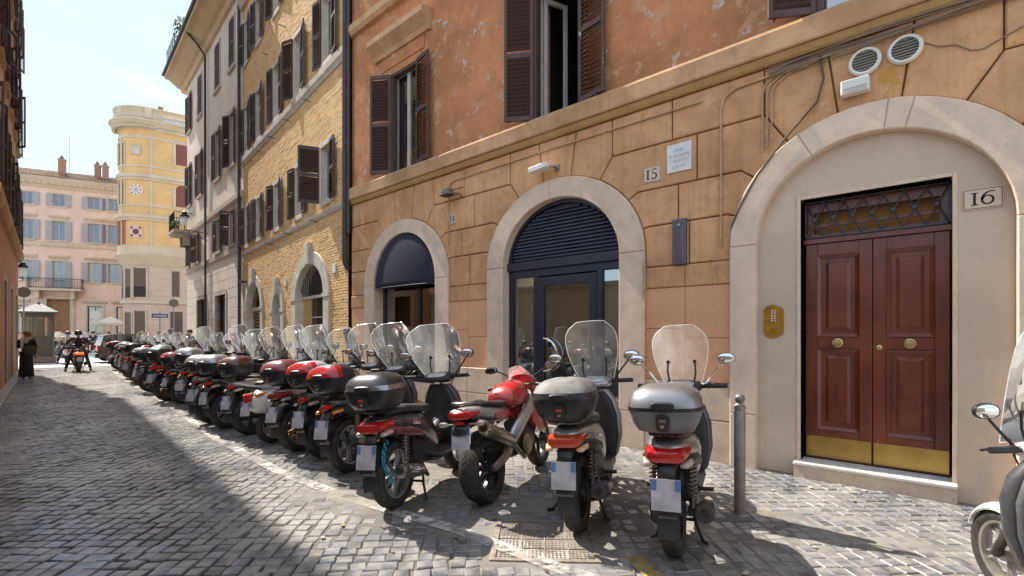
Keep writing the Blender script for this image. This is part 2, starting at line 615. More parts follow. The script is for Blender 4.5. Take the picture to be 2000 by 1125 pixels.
# cast-iron utility cover
M_IRON = plain('cast_iron', (0.30, 0.25, 0.21), 0.6, 0.35, 0.35, 14, bmp=0.3)
M_SAND2 = plain('cover_infill', (0.38, 0.35, 0.31), 0.95, 0, 0.3, 30, bmp=0.4)
cv = empty('utility_cover', (cover_c.x, cover_c.y, 0), math.atan2(cover_u.y, cover_u.x), 'rusty iron utility cover divided into square cells, set in the cobbles', 'manhole cover')
mb = MB()
for a in (-0.385, 0.345):
    mb.box(a, a + 0.04, -0.37, 0.37, -0.03, 0.004); mb.box(-0.345, 0.345, a * 0.96, a * 0.96 + 0.04, -0.03, 0.0035)
mb.build('frame', M_IRON, cv, bev=0.003)
for i in range(4):
    for j in range(4):
        x0 = -0.338 + i * 0.169; y0 = -0.322 + j * 0.161
        c = MB().box(x0 + 0.004, x0 + 0.165, y0 + 0.004, y0 + 0.157, -0.03, -0.006)
        cell = c.build('cell', M_SAND2 if (i + j) % 3 else M_IRON, cv)
        st = MB()
        for a in range(5):
            for b in range(4):
                st.box(x0 + 0.02 + a * 0.027, x0 + 0.034 + a * 0.027, y0 + 0.018 + b * 0.033, y0 + 0.034 + b * 0.033, -0.007, -0.001)
        st.build('stud', M_IRON, cell)
mb = MB()
for i in range(1, 4):
    mb.box(-0.338 + i * 0.169 - 0.005, -0.338 + i * 0.169 + 0.005, -0.322, 0.322, -0.03, 0.0015)
    mb.box(-0.338, 0.338, -0.322 + i * 0.161 - 0.005, -0.322 + i * 0.161 + 0.005, -0.03, 0.0008)
mb.build('rib', M_IRON, cv)

# scraps on the paving
_lt = MB(); _rl2 = random.Random(12)
for _i in range(260):
    _x = _rl2.uniform(1.0, 6.0); _y = _rl2.uniform(0.4, 12.0)
    _a = _rl2.uniform(0, 6.28); _c, _s = math.cos(_a), math.sin(_a)
    _w, _h = (0.004, 0.018) if _rl2.random() < 0.5 else (_rl2.uniform(0.008, 0.018), _rl2.uniform(0.012, 0.03))
    _lt.add([(_x + u * _c - v * _s, _y + u * _s + v * _c, 0.006 + z) for z in (0, 0.005) for u, v in ((-_w, -_h), (_w, -_h), (_w, _h), (-_w, _h))], [(0, 3, 2, 1), (4, 5, 6, 7), (0, 1, 5, 4), (1, 2, 6, 5), (2, 3, 7, 6), (3, 0, 4, 7)])
tag(_lt.build('litter', per_piece('scraps', (0.42, 0.36, 0.28), 0.5, 0.9, hue=(0.2, 0.13, 0.07)), street), kind='stuff')

# stone edge along the foot of the shaded wall
M_TRAV_OLD = stone('old_travertine', (0.42, 0.38, 0.33), 0.25, 0.8, 3)
kerb = empty('wall_kerb', (0, 0, 0)); tag(kerb, kind='structure')
_y = -2.0
while _y < 33:
    ln = random.uniform(0.8, 1.3)
    x0, x1 = lwall_x(_y), lwall_x(_y + ln)
    MB().add([(x0, _y + 0.006, -0.1), (x0 + 0.22, _y + 0.006, -0.1), (x1 + 0.22, _y + ln - 0.006, -0.1), (x1, _y + ln - 0.006, -0.1),
              (x0, _y + 0.006, 0.07), (x0 + 0.21, _y + 0.006, 0.06), (x1 + 0.21, _y + ln - 0.006, 0.06), (x1, _y + ln - 0.006, 0.07)],
             [(0, 3, 2, 1), (4, 5, 6, 7), (0, 1, 5, 4), (1, 2, 6, 5), (2, 3, 7, 6), (3, 0, 4, 7)]).build('kerb_stone', M_TRAV_OLD, kerb, bev=0.008)
    _y += ln
# ============================================================ the orange corner house with three arches
M_ORANGE = stucco('orange_stucco', (0.62, 0.275, 0.13), blotch=0.28, patch=(0.56, 0.47, 0.42), patch_amt=0.585, streak=0.16, dirt=(0.30, 0.13, 0.07), warm=(0.60, 0.34, 0.20), warm_amt=0.55)
M_OCHRE = stucco('ochre_stucco', (0.74, 0.41, 0.21), blotch=0.28, patch=(0.60, 0.30, 0.09), patch_amt=0.585, streak=0.5, dirt=(0.30, 0.18, 0.10), warm=(0.72, 0.44, 0.25), warm_amt=0.56)
M_JOINT = plain('dark_joint', (0.17, 0.10, 0.055), 0.95)
M_SALMON = stucco('salmon_plaster', (0.84, 0.45, 0.265), streak=0.10, dirt=(0.4, 0.25, 0.16))
M_BAND = stucco('string_course_render', (0.66, 0.40, 0.22), blotch=0.28, streak=0.5, dirt=(0.26, 0.18, 0.13))
M_BANDY = stucco('yellow_moulding', (0.52, 0.32, 0.13), streak=0.4, dirt=(0.2, 0.12, 0.05))
M_TRAV = stone('travertine', (0.66, 0.505, 0.385), 0.16, 0.7, 5, vein=(0.36, 0.29, 0.24))
M_TRAVP = stone('pale_travertine', (0.70, 0.54, 0.42), 0.14, 0.7, 4, vein=(0.38, 0.33, 0.28))
M_PLINTH = stone('plinth_travertine', (0.60, 0.47, 0.35), 0.2, 0.75, 3, vein=(0.3, 0.22, 0.16))
M_CREAM = stucco('cream_plaster', (0.70, 0.555, 0.43), streak=0.06, dirt=(0.4, 0.33, 0.27), fine=14)
M_NAVY = plain('navy_paint', (0.016, 0.019, 0.034), 0.38, 0, 0.2, 20)
M_NAVYC = plain('navy_canvas', (0.020, 0.022, 0.038), 1.0, 0, 0.25, 30, bmp=0.2)
M_SHUT = plain('brown_shutter_paint', (0.075, 0.040, 0.036), 0.55, 0, 0.35, 18, bmp=0.15)
M_WFRAME = plain('grey_window_frame', (0.45, 0.44, 0.43), 0.45, 0, 0.1)
M_GLASS = clear('window_glass', (0.88, 0.93, 0.90), 0.30)
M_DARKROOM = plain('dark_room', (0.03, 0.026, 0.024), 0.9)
M_ROOMW = plain('shop_wall', (0.82, 0.78, 0.68), 0.9)
M_ROOMF = plain('shop_floor', (0.6, 0.52, 0.42), 0.6)
M_BLACK = plain('black_metal', (0.02, 0.02, 0.022), 0.45, 0.3)
M_GREYMET = plain('grey_metal', (0.30, 0.30, 0.31), 0.4, 0.8, 0.2, 15)
M_WHITEP = plain('white_plastic', (0.72, 0.70, 0.65), 0.5, 0, 0.08)
M_DPIPE = plain('dark_downpipe', (0.055, 0.05, 0.052), 0.5, 0.2, 0.3, 8)
M_CABLE = plain('grey_cable', (0.22, 0.17, 0.13), 0.8)
M_CONDUIT = plain('painted_conduit', (0.46, 0.31, 0.18), 0.8, 0, 0.25, 12)
M_ENGR = plain('engraved_black', (0.025, 0.018, 0.016), 0.8)

OB = wall_frame('orange_house', (6.1, 0), 0, 'orange stucco house with three stone arches, blue shopfronts and a brown double door')
Z_ST = 4.60
ARCHES = [dict(yc=8.50, zs=2.62, rx=1.06, rz=1.02, ox=1.45, oz=1.30, lo=6.54, hi=10.56),
          dict(yc=4.55, zs=2.66, rx=1.10, rz=0.98, ox=1.48, oz=1.28, lo=2.53, hi=6.54),
          dict(yc=0.635, zs=2.57, rx=1.045, rz=1.00, ox=1.335, oz=1.30, lo=-1.50, hi=2.53)]
# masonry behind the blocks, with the arched openings left free
mb = MB()
for A in ARCHES:
    ax, az = A['ox'] - 0.05, A['oz'] - 0.05
    pts = arc(A['yc'], A['zs'], ax, az, 0, 90, 14)     # towards +s
    mb.prism([(A['hi'], 0), (A['hi'], Z_ST), (A['yc'], Z_ST)] + pts[::-1] + [(A['yc'] + ax, 0)], -0.42, -0.035)
    pts = arc(A['yc'], A['zs'], ax, az, 180, 90, 14)
    mb.prism([(A['lo'], 0), (A['lo'], Z_ST), (A['yc'], Z_ST)] + pts[::-1] + [(A['yc'] - ax, 0)], -0.42, -0.035)
mb.build('masonry', M_JOINT, OB)
MB().box(-9, -1.5, -0.42, 0.0, 0, Z_ST).build('wall', M_OCHRE, OB)

# drafted render blocks round the arches
ZC = [4.05, 3.47, 2.98, 2.43]
MIDS = {2.53: [2.70, 2.38, 2.62, 2.48], 6.54: [6.66, 6.38, 6.72, 6.50], 10.56: [10.56] * 4, -1.5: [-1.5] * 4}
TOP = 4.575
def arch_pt(A, ang, sgn):
    t = math.atan2(math.sin(R(ang)) / A['oz'], math.cos(R(ang)) / A['ox'])
    return t
def arch_blocks(A):
    yc, zs, ox, oz = A['yc'], A['zs'], A['ox'], A['oz']
    # keystone and the two shoulders
    def P(t, sg):
        return (yc + sg * ox * math.cos(t), zs + oz * math.sin(t))
    tk = math.acos(0.26 / ox)
    key = [P(tk + (math.pi / 2 - tk) * i / 4, 1) for i in range(5)] + [P(math.pi / 2 - (math.pi / 2 - tk) * i / 4, -1) for i in range(1, 5)]
    block('voussoir', key + [(yc - 0.36, TOP), (yc + 0.36, TOP)], M_OCHRE, OB, -0.04, 0.0)
    for sg, edge in ((1, A['hi']), (-1, A['lo'])):
        mids = MIDS[edge]
        c = [(0.97, 4.05), (1.36 * ox / 1.48, 3.47), (ox + 0.05, 2.98)]
        ts = []
        for cx, cz in c:
            ts.append(math.atan2((cz - zs) / oz, cx / ox))
        t0 = ts[0]
        sh = [P(tk + (t0 - tk) * i / 6, sg) for i in range(7)]
        block('voussoir', sh + [(yc + sg * 0.97, 4.05), (yc + sg * 0.97, TOP), (yc + sg * 0.36, TOP)], M_OCHRE, OB, -0.04, 0.0)
        block('stone_block', [(yc + sg * 0.97, 4.05), (mids[0], 4.05), (mids[0], TOP), (yc + sg * 0.97, TOP)], M_OCHRE, OB, -0.04, 0.0)
        for k in range(3):
            top = (yc + sg * c[k][0], c[k][1])
            zb = ZC[k + 1]
            if k < 2:
                low = [(yc + sg * c[k + 1][0], zb)]
                ta, tb = ts[k + 1], ts[k]
                curve = [P(ta + (tb - ta) * i / 6, sg) for i in range(7)]
            else:
                low = [(yc + sg * ox, zb)]
                ta, tb = 0.0, ts[k]
                curve = [P(ta + (tb - ta) * i / 4, sg) for i in range(5)]
            m = mids[k + 1]
            block('stone_block', [top, (m, top[1]), (m, zb)] + low + curve, M_OCHRE, OB, -0.04, 0.0)
        # plain strip, salmon panels and travertine plinth of this half pier
        j = yc + sg * ox
        block('stone_block', [(j, 2.15), (edge, 2.15), (edge, 2.43), (j, 2.43)], M_OCHRE, OB, -0.04, 0.012, gap=0.003)
        sp = 1.50 if sg > 0 else 1.62
        for z0, z1 in ((0.95, sp), (sp, 2.15)):
            block('plaster_panel', [(j, z0), (edge, z0), (edge, z1), (j, z1)], M_SALMON, OB, -0.04, -0.006, gap=0.003, ch=0.004)
        for z0, z1 in ((-0.05, 0.5), (0.5, 0.95)):
            block('plinth_stone', [(j, z0), (edge, z0), (edge, z1), (j, z1)], M_PLINTH, OB, -0.04, 0.035, gap=0.003)
for A in ARCHES:
    arch_blocks(A)

# travertine surrounds: jamb stones and arch stones
def surround(A, mat, splits, d1, d0, jz):
    yc, zs, rx, rz, ox, oz = (A[k] for k in ('yc', 'zs', 'rx', 'rz', 'ox', 'oz'))
    for sg in (1, -1):
        zz = [-0.05] + jz + [zs]
        for z0, z1 in zip(zz, zz[1:]):
            a, b = yc + sg * rx, yc + sg * ox
            block('jamb_stone', [(a, z0), (b, z0), (b, z1), (a, z1)], mat, OB, d0, d1, gap=0.0015, ch=0.012)
    for a0, a1 in zip(splits, splits[1:]):
        inn = arc(yc, zs, rx, rz, a0, a1, max(4, int(abs(a1 - a0) / 7)))
        out = arc(yc, zs, ox, oz, a1, a0, max(4, int(abs(a1 - a0) / 7)))
        block('arch_stone', inn + out, mat, OB, d0, d1, gap=0.0015, ch=0.012)
surround(ARCHES[0], M_TRAV, [0, 88, 180], 0.05, -0.30, [])
surround(ARCHES[1], M_TRAV, [0, 85, 180], 0.05, -0.24, [0.5])
surround(ARCHES[2], M_TRAVP, [0, 62, 97, 106, 180], 0.06, -0.14, [0.62])

# string course and sills
def band(parent, s0, s1, prof, mat, name, cuts=None):
    """profile of (d, z) run along the wall"""
    mb = MB()
    n = max(1, int(abs(s1 - s0) / 1.5))
    rings = [[(s0 + (s1 - s0) * i / n, d, z) for d, z in prof] for i in range(n + 1)]
    mb.loft(rings, True)
    return mb.build(name, mat, parent)
band(OB, -9, 10.56, [(-0.05, 4.672), (0.10, 4.672), (0.11, 4.69), (0.11, 4.90), (0.085, 4.945), (-0.05, 4.955)], M_BAND, 'string_course')
band(OB, -9, 10.56, [(-0.05, 4.575), (0.035, 4.575), (0.055, 4.60), (0.075, 4.665), (-0.05, 4.671)], M_BANDY, 'moulding')
band(OB, -9, 10.56, [(-0.05, 8.50), (0.07, 8.50), (0.12, 8.58), (0.12, 8.72), (0.06, 8.78), (-0.05, 8.78)], M_BAND, 'string_course')

# upper wall with window openings
WINS = [(8.02, 8.92), (4.10, 5.00), (0.20, 1.10), (-3.7, -2.8)]
Z0, Z1 = 4.957, 7.07
mb = MB()
edges = [-9.0] + [e for w in sorted(WINS) for e in w] + [10.56]
for i in range(0, len(edges), 2):
    mb.box(edges[i], edges[i + 1], -0.42, -0.02, 4.6, 8.52)
for a, b in WINS:
    mb.box(a, b, -0.42, -0.02, Z1, 8.52); mb.box(a, b, -0.42, -0.02, 4.6, 4.95)
mb.box(-9, 10.56, -0.42, -0.02, 8.52, 14.6)
mb.box(-9, 10.56, -9.0, -8.6, 0, 14.6); mb.box(10.2, 10.54, -8.6, -0.42, 0, 14.6); mb.box(-9, -8.6, -8.6, -0.42, 0, 14.6); mb.box(-9, 10.56, -9.0, -0.0, 14.6, 14.8)
mb.build('wall', M_ORANGE, OB)
band(OB, -9, 10.7, [(-0.1, 14.2), (0.3, 14.3), (0.55, 14.65), (0.6, 14.85), (-0.1, 14.95)], M_BAND, 'cornice')

SLATS = {}
def shutter(parent, s, d, z0, w, h, ang, mat, pitch=0.066, single=True, thick=0.035, name='shutter'):
    """louvred leaf hinged at (s, d); ang is the direction it runs in from the hinge, measured from +s towards the street"""
    st = 0.05
    mb = MB()
    mb.box(0, st, -thick / 2, thick / 2, 0, h); mb.box(w - st, w, -thick / 2, thick / 2, 0, h)
    for z in (0, h * 0.5 - 0.04, h - 0.07):
        mb.box(st, w - st, -thick / 2, thick / 2, z, z + 0.08)
    o = mb.build(name, mat, parent, bev=0.004 if single else 0)
    o.location = (s, d, z0); o.rotation_euler = (0, 0, R(ang))
    key = (round(w, 3), mat.name)
    if key not in SLATS:
        k = MB()
        c, sn = math.cos(R(38)), math.sin(R(38))
        hw, ht = 0.037, 0.005
        q = [(-hw * c - ht * sn, -hw * sn + ht * c), (hw * c - ht * sn, hw * sn + ht * c), (hw * c + ht * sn, hw * sn - ht * c), (-hw * c + ht * sn, -hw * sn - ht * c)]
        vs = [(st, a, b) for a, b in q] + [(w - st, a, b) for a, b in q]
        k.add(vs, [(0, 1, 2, 3), (7, 6, 5, 4), (0, 4, 5, 1), (1, 5, 6, 2), (2, 6, 7, 3), (3, 7, 4, 0)])
        SLATS[key] = (k, k.mesh('slat', mat))
    k, me = SLATS[key]
    zs = []
    z = 0.115
    while z < h - 0.10:
        if abs(z - h * 0.5) > 0.075:
            zs.append(z)
        z += pitch
    if single:
        for z in zs:
            inst('slat', me, o, (0, 0, z), (random.uniform(-0.06, 0.06), 0, 0))
    else:
        m2 = MB()
        for z in zs:
            m2.add([(x, y, zz + z) for x, y, zz in k.v], k.f)
        m2.build('louvres', mat, o)['kind'] = 'stuff'
    return o

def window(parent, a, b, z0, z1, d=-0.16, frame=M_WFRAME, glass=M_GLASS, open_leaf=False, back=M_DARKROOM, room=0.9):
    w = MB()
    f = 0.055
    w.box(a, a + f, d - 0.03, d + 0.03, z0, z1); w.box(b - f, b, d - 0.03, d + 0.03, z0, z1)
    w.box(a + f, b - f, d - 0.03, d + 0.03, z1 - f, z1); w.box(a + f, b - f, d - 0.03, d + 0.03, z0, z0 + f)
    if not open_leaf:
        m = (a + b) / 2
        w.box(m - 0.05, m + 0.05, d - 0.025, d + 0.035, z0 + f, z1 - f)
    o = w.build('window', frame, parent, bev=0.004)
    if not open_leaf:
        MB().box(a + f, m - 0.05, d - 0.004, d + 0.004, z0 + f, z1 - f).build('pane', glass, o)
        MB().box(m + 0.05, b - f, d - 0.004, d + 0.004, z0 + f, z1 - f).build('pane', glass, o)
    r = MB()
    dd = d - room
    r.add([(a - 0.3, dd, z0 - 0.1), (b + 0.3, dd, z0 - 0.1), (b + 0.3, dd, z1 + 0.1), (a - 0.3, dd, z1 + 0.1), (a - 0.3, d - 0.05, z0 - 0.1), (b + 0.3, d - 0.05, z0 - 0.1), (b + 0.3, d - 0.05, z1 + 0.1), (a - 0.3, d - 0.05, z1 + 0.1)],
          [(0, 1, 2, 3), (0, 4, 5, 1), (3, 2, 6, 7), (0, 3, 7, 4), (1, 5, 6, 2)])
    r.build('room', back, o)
    return o

for i, (a, b) in enumerate(WINS):
    open_leaf = i == 1
    w = window(OB, a, b, Z0, Z1, -0.14, open_leaf=open_leaf, room=1.6 if open_leaf else 0.5, back=M_DARKROOM if open_leaf else plain('curtain_room', (0.34, 0.31, 0.31), 0.95))
    # dark brown frame boards in the reveal
    fb = MB()
    fb.box(a, a + 0.05, -0.10, 0.012, Z0, Z1); fb.box(b - 0.06, b, -0.10, 0.014, Z0, Z1); fb.box(a + 0.05, b - 0.06, -0.10, 0.013, Z1 - 0.06, Z1)
    fb.build('shutter_frame', M_SHUT, OB)
    if open_leaf:
        # casement swung into the room
        q = MB()
        q.box(0, 0.06, -0.025, 0.025, 0, 2.0); q.box(0.38, 0.44, -0.025, 0.025, 0, 2.0); q.box(0.06, 0.38, -0.025, 0.025, 0, 0.07); q.box(0.06, 0.38, -0.025, 0.025, 1.93, 2.0)
        qo = q.build('casement', M_WFRAME, w, bev=0.004); qo.location = (b - 0.06, -0.18, Z0 + 0.03); qo.rotation_euler = (0, 0, R(-112))
    h = Z1 - Z0 - 0.01
    far = shutter(OB, b - 0.005, 0.03, Z0 + 0.005, 0.47, h, 32, M_SHUT)      # swings beyond the opening
    near = shutter(OB, a + 0.005, 0.035, Z0 + 0.005, 0.47, h, 172, M_SHUT)
    for hs, hd in ((b + 0.34, 0.17), (a - 0.36, 0.06)):
        MB().tube([(hs, hd + 0.02, Z0 + 0.02), (hs, hd + 0.10, Z0 - 0.01), (hs, hd + 0.1, Z0 - 0.05)], 0.009, 6).build('shutter_stop', M_BLACK, OB)
    # surround and hood mould
    pz = MB()
    pz.box(a - 0.13, a - 0.0, -0.05, 0.02, Z0, Z1 + 0.13); pz.box(b, b + 0.13, -0.05, 0.02, Z0, Z1 + 0.13); pz.box(a, b, -0.05, 0.02, Z1, Z1 + 0.13)
    pz.build('window_surround', M_ORANGE, OB)
    band(OB, a - 0.42, b + 0.62, [(-0.05, 7.52), (0.04, 7.52), (0.07, 7.62), (0.20, 7.74), (0.24, 7.78), (0.24, 7.90), (-0.05, 7.96)], M_BAND, 'hood_mould')
    # salient frieze
    MB().box(a - 0.2, b + 0.4, -0.05, 0.0, 7.25, 7.52).build('frieze', M_ORANGE, OB)

# -------- shopfront 14: navy dome awning, two-light window
A = ARCHES[0]
yc, zs, rx, rz = A['yc'], A['zs'], A['rx'], A['rz']
aw = MB(); rings = []
for i in range(11):
    b = R(90) * i / 10
    rings.append([(yc + (rx - 0.03) * math.cos(R(180) * k / 20), 0.10 * math.sin(R(180) * k / 20) * math.sin(b) - 0.02 * (1 - math.sin(b)), zs + 0.02 + (rz - 0.03) * math.sin(R(180) * k / 20) * math.cos(b)) for k in range(21)])
rings.append([(p[0], p[1], p[2] - 0.10) for p in rings[-1]])
aw.loft(rings, False, closed=False)
AWN = empty('dome_awning', (6.1, 0, 0), math.pi / 2, 'plain navy canvas dome awning over the two-light shop window', 'awning')
aw.build('canvas', M_NAVYC, AWN, smooth=50, thick=0.006)
MB().tube([(p[0], p[1], p[2]) for p in rings[-1]], 0.012, 6).build('hem_tube', M_NAVY, AWN)
def shop_window(yc, half, z0, z1, d, muls, fw=0.07):
    f = MB()
    a, b = yc - half, yc + half
    f.box(a, a + fw, d - 0.04, d + 0.04, z0, z1); f.box(b - fw, b, d - 0.04, d + 0.04, z0, z1)
    f.box(a + fw, b - fw, d - 0.04, d + 0.04, z1 - fw * 1.3, z1); f.box(a + fw, b - fw, d - 0.04, d + 0.04, z0, z0 + fw)
    for m in muls:
        f.box(m - fw / 2, m + fw / 2, d - 0.035, d + 0.045, z0 + fw, z1 - fw * 1.3)
    return f
fr = shop_window(yc, rx, 0.55, 2.64, -0.24, [8.24]).build('shop_window', M_NAVY, OB, bev=0.004)
MB().box(yc - rx + 0.07, 8.205, -0.245, -0.235, 0.62, 2.55).build('pane', M_GLASS, fr)
MB().box(8.275, yc + rx - 0.07, -0.245, -0.235, 0.62, 2.55).build('pane', M_GLASS, fr)
MB().prism([(yc - rx, 0), (yc + rx, 0), (yc + rx, 0.55), (yc - rx, 0.55)], -0.35, -0.15).build('stall_riser', M_TRAV, OB)
MB().prism([(yc + rx, 2.642)] + arc(yc, 2.642, rx, rz, 0, 180, 16)[1:], -0.30, -0.26).build('tympanum', M_NAVY, OB)
# -------- shopfront 15: louvred tympanum, glazed door between side lights
A = ARCHES[1]
yc, zs, rx, rz = A['yc'], A['zs'], A['rx'], A['rz']
d = -0.16
fr = shop_window(yc, rx, 0.14, 2.60, d, [5.06, 3.86], 0.09).build('shop_window', M_NAVY, OB, bev=0.004)
MB().box(5.105, yc + rx - 0.09, d - 0.005, d + 0.005, 0.23, 2.48).build('pane', M_GLASS, fr)
MB().box(yc - rx + 0.09, 3.815, d - 0.005, d + 0.005, 0.23, 2.48).build('pane', M_GLASS, fr)
dl = MB()
dl.box(3.91, 4.03, d - 0.02, d + 0.05, 0.15, 2.46); dl.box(4.89, 5.01, d - 0.02, d + 0.05, 0.15, 2.46)
dl.box(4.03, 4.89, d - 0.02, d + 0.05, 2.32, 2.46); dl.box(4.03, 4.89, d - 0.02, d + 0.05, 0.15, 0.36)
do = dl.build('door', M_NAVY, OB, bev=0.005)
MB().box(4.03, 4.89, d + 0.01, d + 0.02, 0.36, 2.32).build('pane', M_GLASS, do)
MB().tube([(4.86 - 0.0 - 0.26 * math.sin(R(t)), d + 0.085, 1.22 + 0.26 * math.cos(R(t))) for t in range(0, 181, 15)], 0.016, 8).build('handle', plain('chrome', (0.75, 0.75, 0.76), 0.15, 1.0), do)
MB().box(yc - rx, yc + rx, d - 0.05, d + 0.09, 2.60, 2.74).build('lintel', M_NAVY, OB, bev=0.006)
ti = MB().prism(arc(yc, 2.74, rx, rz - 0.06, 0, 180, 20), d - 0.05, d - 0.01).build('tympanum', M_NAVY, OB)
rim = MB()
rim.loft([[(p[0], q, p[1]) for p, q in ((a, d - 0.01), (a, d + 0.06), (b, d + 0.06), (b, d - 0.01))] for a, b in zip(arc(yc, 2.74, rx - 0.005, rz - 0.065, 0, 180, 28), arc(yc, 2.74, rx - 0.075, rz - 0.135, 0, 180, 28))])
rim.build('tympanum_rim', M_NAVY, OB)
M_LOUV = plain('navy_louvre', (0.10, 0.105, 0.15), 0.4, 0.2, 0.1)
nl = 14
for i in range(nl):
    z = 2.775 + i * 0.056
    k = (z + 0.03 - 2.74) / (rz - 0.135)
    if k >= 0.985:
        continue
    hw = (rx - 0.085) * math.sqrt(1 - k * k)
    MB().add([(yc - hw, d - 0.01, z + 0.045), (yc + hw, d - 0.01, z + 0.045), (yc + hw, d + 0.045, z), (yc - hw, d + 0.045, z), (yc - hw, d - 0.01, z + 0.036), (yc + hw, d - 0.01, z + 0.036), (yc + hw, d + 0.042, z - 0.008), (yc - hw, d + 0.042, z - 0.008)],
             [(0, 1, 2, 3), (7, 6, 5, 4), (3, 2, 6, 7), (0, 4, 5, 1), (0, 3, 7, 4), (1, 5, 6, 2)]).build('slat', M_LOUV, ti)
MB().box(yc - rx - 0.02, yc + rx + 0.02, -0.42, 0.06, -0.02, 0.13).build('threshold', M_TRAV_OLD, OB, bev=0.01)
# pale display panels standing just inside the side lights
M_DISP = plain('display_panel', (0.78, 0.80, 0.70), 0.9)
MB().box(5.08, 5.62, d - 0.07, d - 0.04, 0.24, 2.47).build('display_panel', M_DISP, OB)
MB().box(3.48, 3.84, d - 0.07, d - 0.04, 0.24, 2.47).build('display_panel', M_DISP, OB)
MB().box(8.50, 9.50, -0.31, -0.285, 0.6, 2.54).build('display_panel', plain('beige_panel', (0.85, 0.76, 0.58), 0.9), OB)
# shop interior
rm = MB()
x0, x1, y0, y1, z0, z1 = 2.9, 10.1, -2.3, -0.43, 0.02, 3.75
rm.add([(x0, y0, z0), (x1, y0, z0), (x1, y0, z1), (x0, y0, z1), (x0, y1, z0), (x1, y1, z0), (x1, y1, z1), (x0, y1, z1)], [(0, 1, 2, 3), (3, 2, 6, 7), (0, 3, 7, 4), (1, 5, 6, 2)])
rm.add([(6.4, -2.29, 0.02), (6.5, -2.29, 0.02), (6.5, -0.45, 0.02), (6.4, -0.45, 0.02), (6.4, -2.29, 3.7), (6.5, -2.29, 3.7), (6.5, -0.45, 3.7), (6.4, -0.45, 3.7)], [(0, 1, 5, 4), (1, 2, 6, 5), (2, 3, 7, 6), (3, 0, 4, 7)])
rm.build('shop_interior', M_ROOMW, OB)
MB().add([(x0, y0, 0.03), (x1, y0, 0.03), (x1, y1, 0.03), (x0, y1, 0.03)], [(0, 1, 2, 3)]).build('shop_floor', M_ROOMF, OB)
cr = empty('clothes_rail', (8.0, 4.45, 0.03), 0, 'low wooden clothes rail inside the shop behind the glazed door', 'clothes rail')
k = MB()
for yy in (-0.55, 0.55):
    k.tube([(-0.2, yy, 0), (0, yy, 1.25), (0.2, yy, 0)], 0.02, 6)
k.build('stand', plain('rail_wood', (0.32, 0.16, 0.07), 0.5), cr)
MB().tube([(0, -0.6, 1.2), (0, 0.6, 1.2)], 0.014, 6).build('rail', M_BLACK, cr)
pl = empty('pendant_lamp', (7.4, 4.05, 2.0), 0, 'small black pendant lamp hanging inside the glazed shop', 'lamp')
MB().lathe([(0.02, 0.10), (0.06, 0.09), (0.13, 0.0), (0.125, 0.0)], n=14).build('lamp_shade', M_BLACK, pl)
MB().tube([(0, 0, 0.09), (0, 0, 1.7)], 0.006, 5).build('cord', M_BLACK, pl)
cs = empty('counter', (8.2, 8.0, 0.03), 0, 'low dark display counter behind the two-light shop window', 'counter')
MB().box(-0.35, 0.35, -0.8, 0.6, 0, 0.98).build('body', plain('counter_wood', (0.16, 0.10, 0.06), 0.5), cs)
MB().box(-0.4, 0.4, -0.85, 0.65, 0.98, 1.02).build('top', plain('counter_top', (0.4, 0.25, 0.15), 0.4), cs)
for i, (yy, hh) in enumerate(((7.55, 0.32), (7.8, 0.22), (8.15, 0.4))):
    b = empty('bottle', (8.0, yy, 1.05), 0, ['tall white bottle on the counter in the shop window', 'short white bottle on the counter in the shop window', 'tallest amber bottle on the counter in the shop window'][i], 'bottle')
    MB().lathe([(0.045, 0), (0.05, 0.02), (0.05, hh * 0.6), (0.018, hh * 0.75), (0.018, hh)], n=12).build('glass', plain('bottle_%d' % i, [(0.7, 0.68, 0.62), (0.7, 0.7, 0.7), (0.5, 0.2, 0.06)][i], 0.3), b, smooth=40)

# -------- entrance 16: plaster infill, panelled double door
A = ARCHES[2]
yc, zs, rx, rz = A['yc'], A['zs'], A['rx'], A['rz']
D0, D1, DZ = 0.005, 1.250, 3.02
def arcz(s):
    return zs + rz * math.sqrt(max(0, 1 - ((s - yc) / rx) ** 2))
def arcseg(sa, sb, n=10):
    return [(sa + (sb - sa) * i / n, arcz(sa + (sb - sa) * i / n)) for i in range(n + 1)]
inf = MB()
tl = math.degrees(math.acos((D1 - yc) / rx))
inf.prism([(D1, -0.05), (yc + rx, -0.05), (yc + rx, zs)] + arc(yc, zs, rx, rz, 0, tl, 8)[1:], -0.40, -0.06)
tr = math.degrees(math.acos((D0 - yc) / rx))
inf.prism([(D0, -0.05), (yc - rx, -0.05), (yc - rx, zs)] + arc(yc, zs, rx, rz, 180, tr, 8)[1:], -0.40, -0.06)
inf.prism([(D0, DZ), (D1, DZ)] + arc(yc, zs, rx, rz, tl, tr, 14), -0.40, -0.06)
inf.build('infill_wall', M_CREAM, OB)
ln = MB()
ln.box(D0 - 0.035, D0, -0.39, -0.045, 0.16, DZ + 0.035); ln.box(D1, D1 + 0.035, -0.39, -0.045, 0.16, DZ + 0.035); ln.box(D0, D1, -0.39, -0.045, DZ, DZ + 0.035)
ln.build('door_lining', M_TRAVP, OB, bev=0.006)
st = MB().box(-0.035, 1.30, -0.40, 0.075, 0.125, 0.165).build('step', plain('step_marble', (0.66, 0.62, 0.57), 0.5, 0, 0.15, 9), OB, bev=0.012)
MB().box(-0.03, 1.295, -0.39, 0.06, -0.04, 0.125).build('riser', M_PLINTH, st)
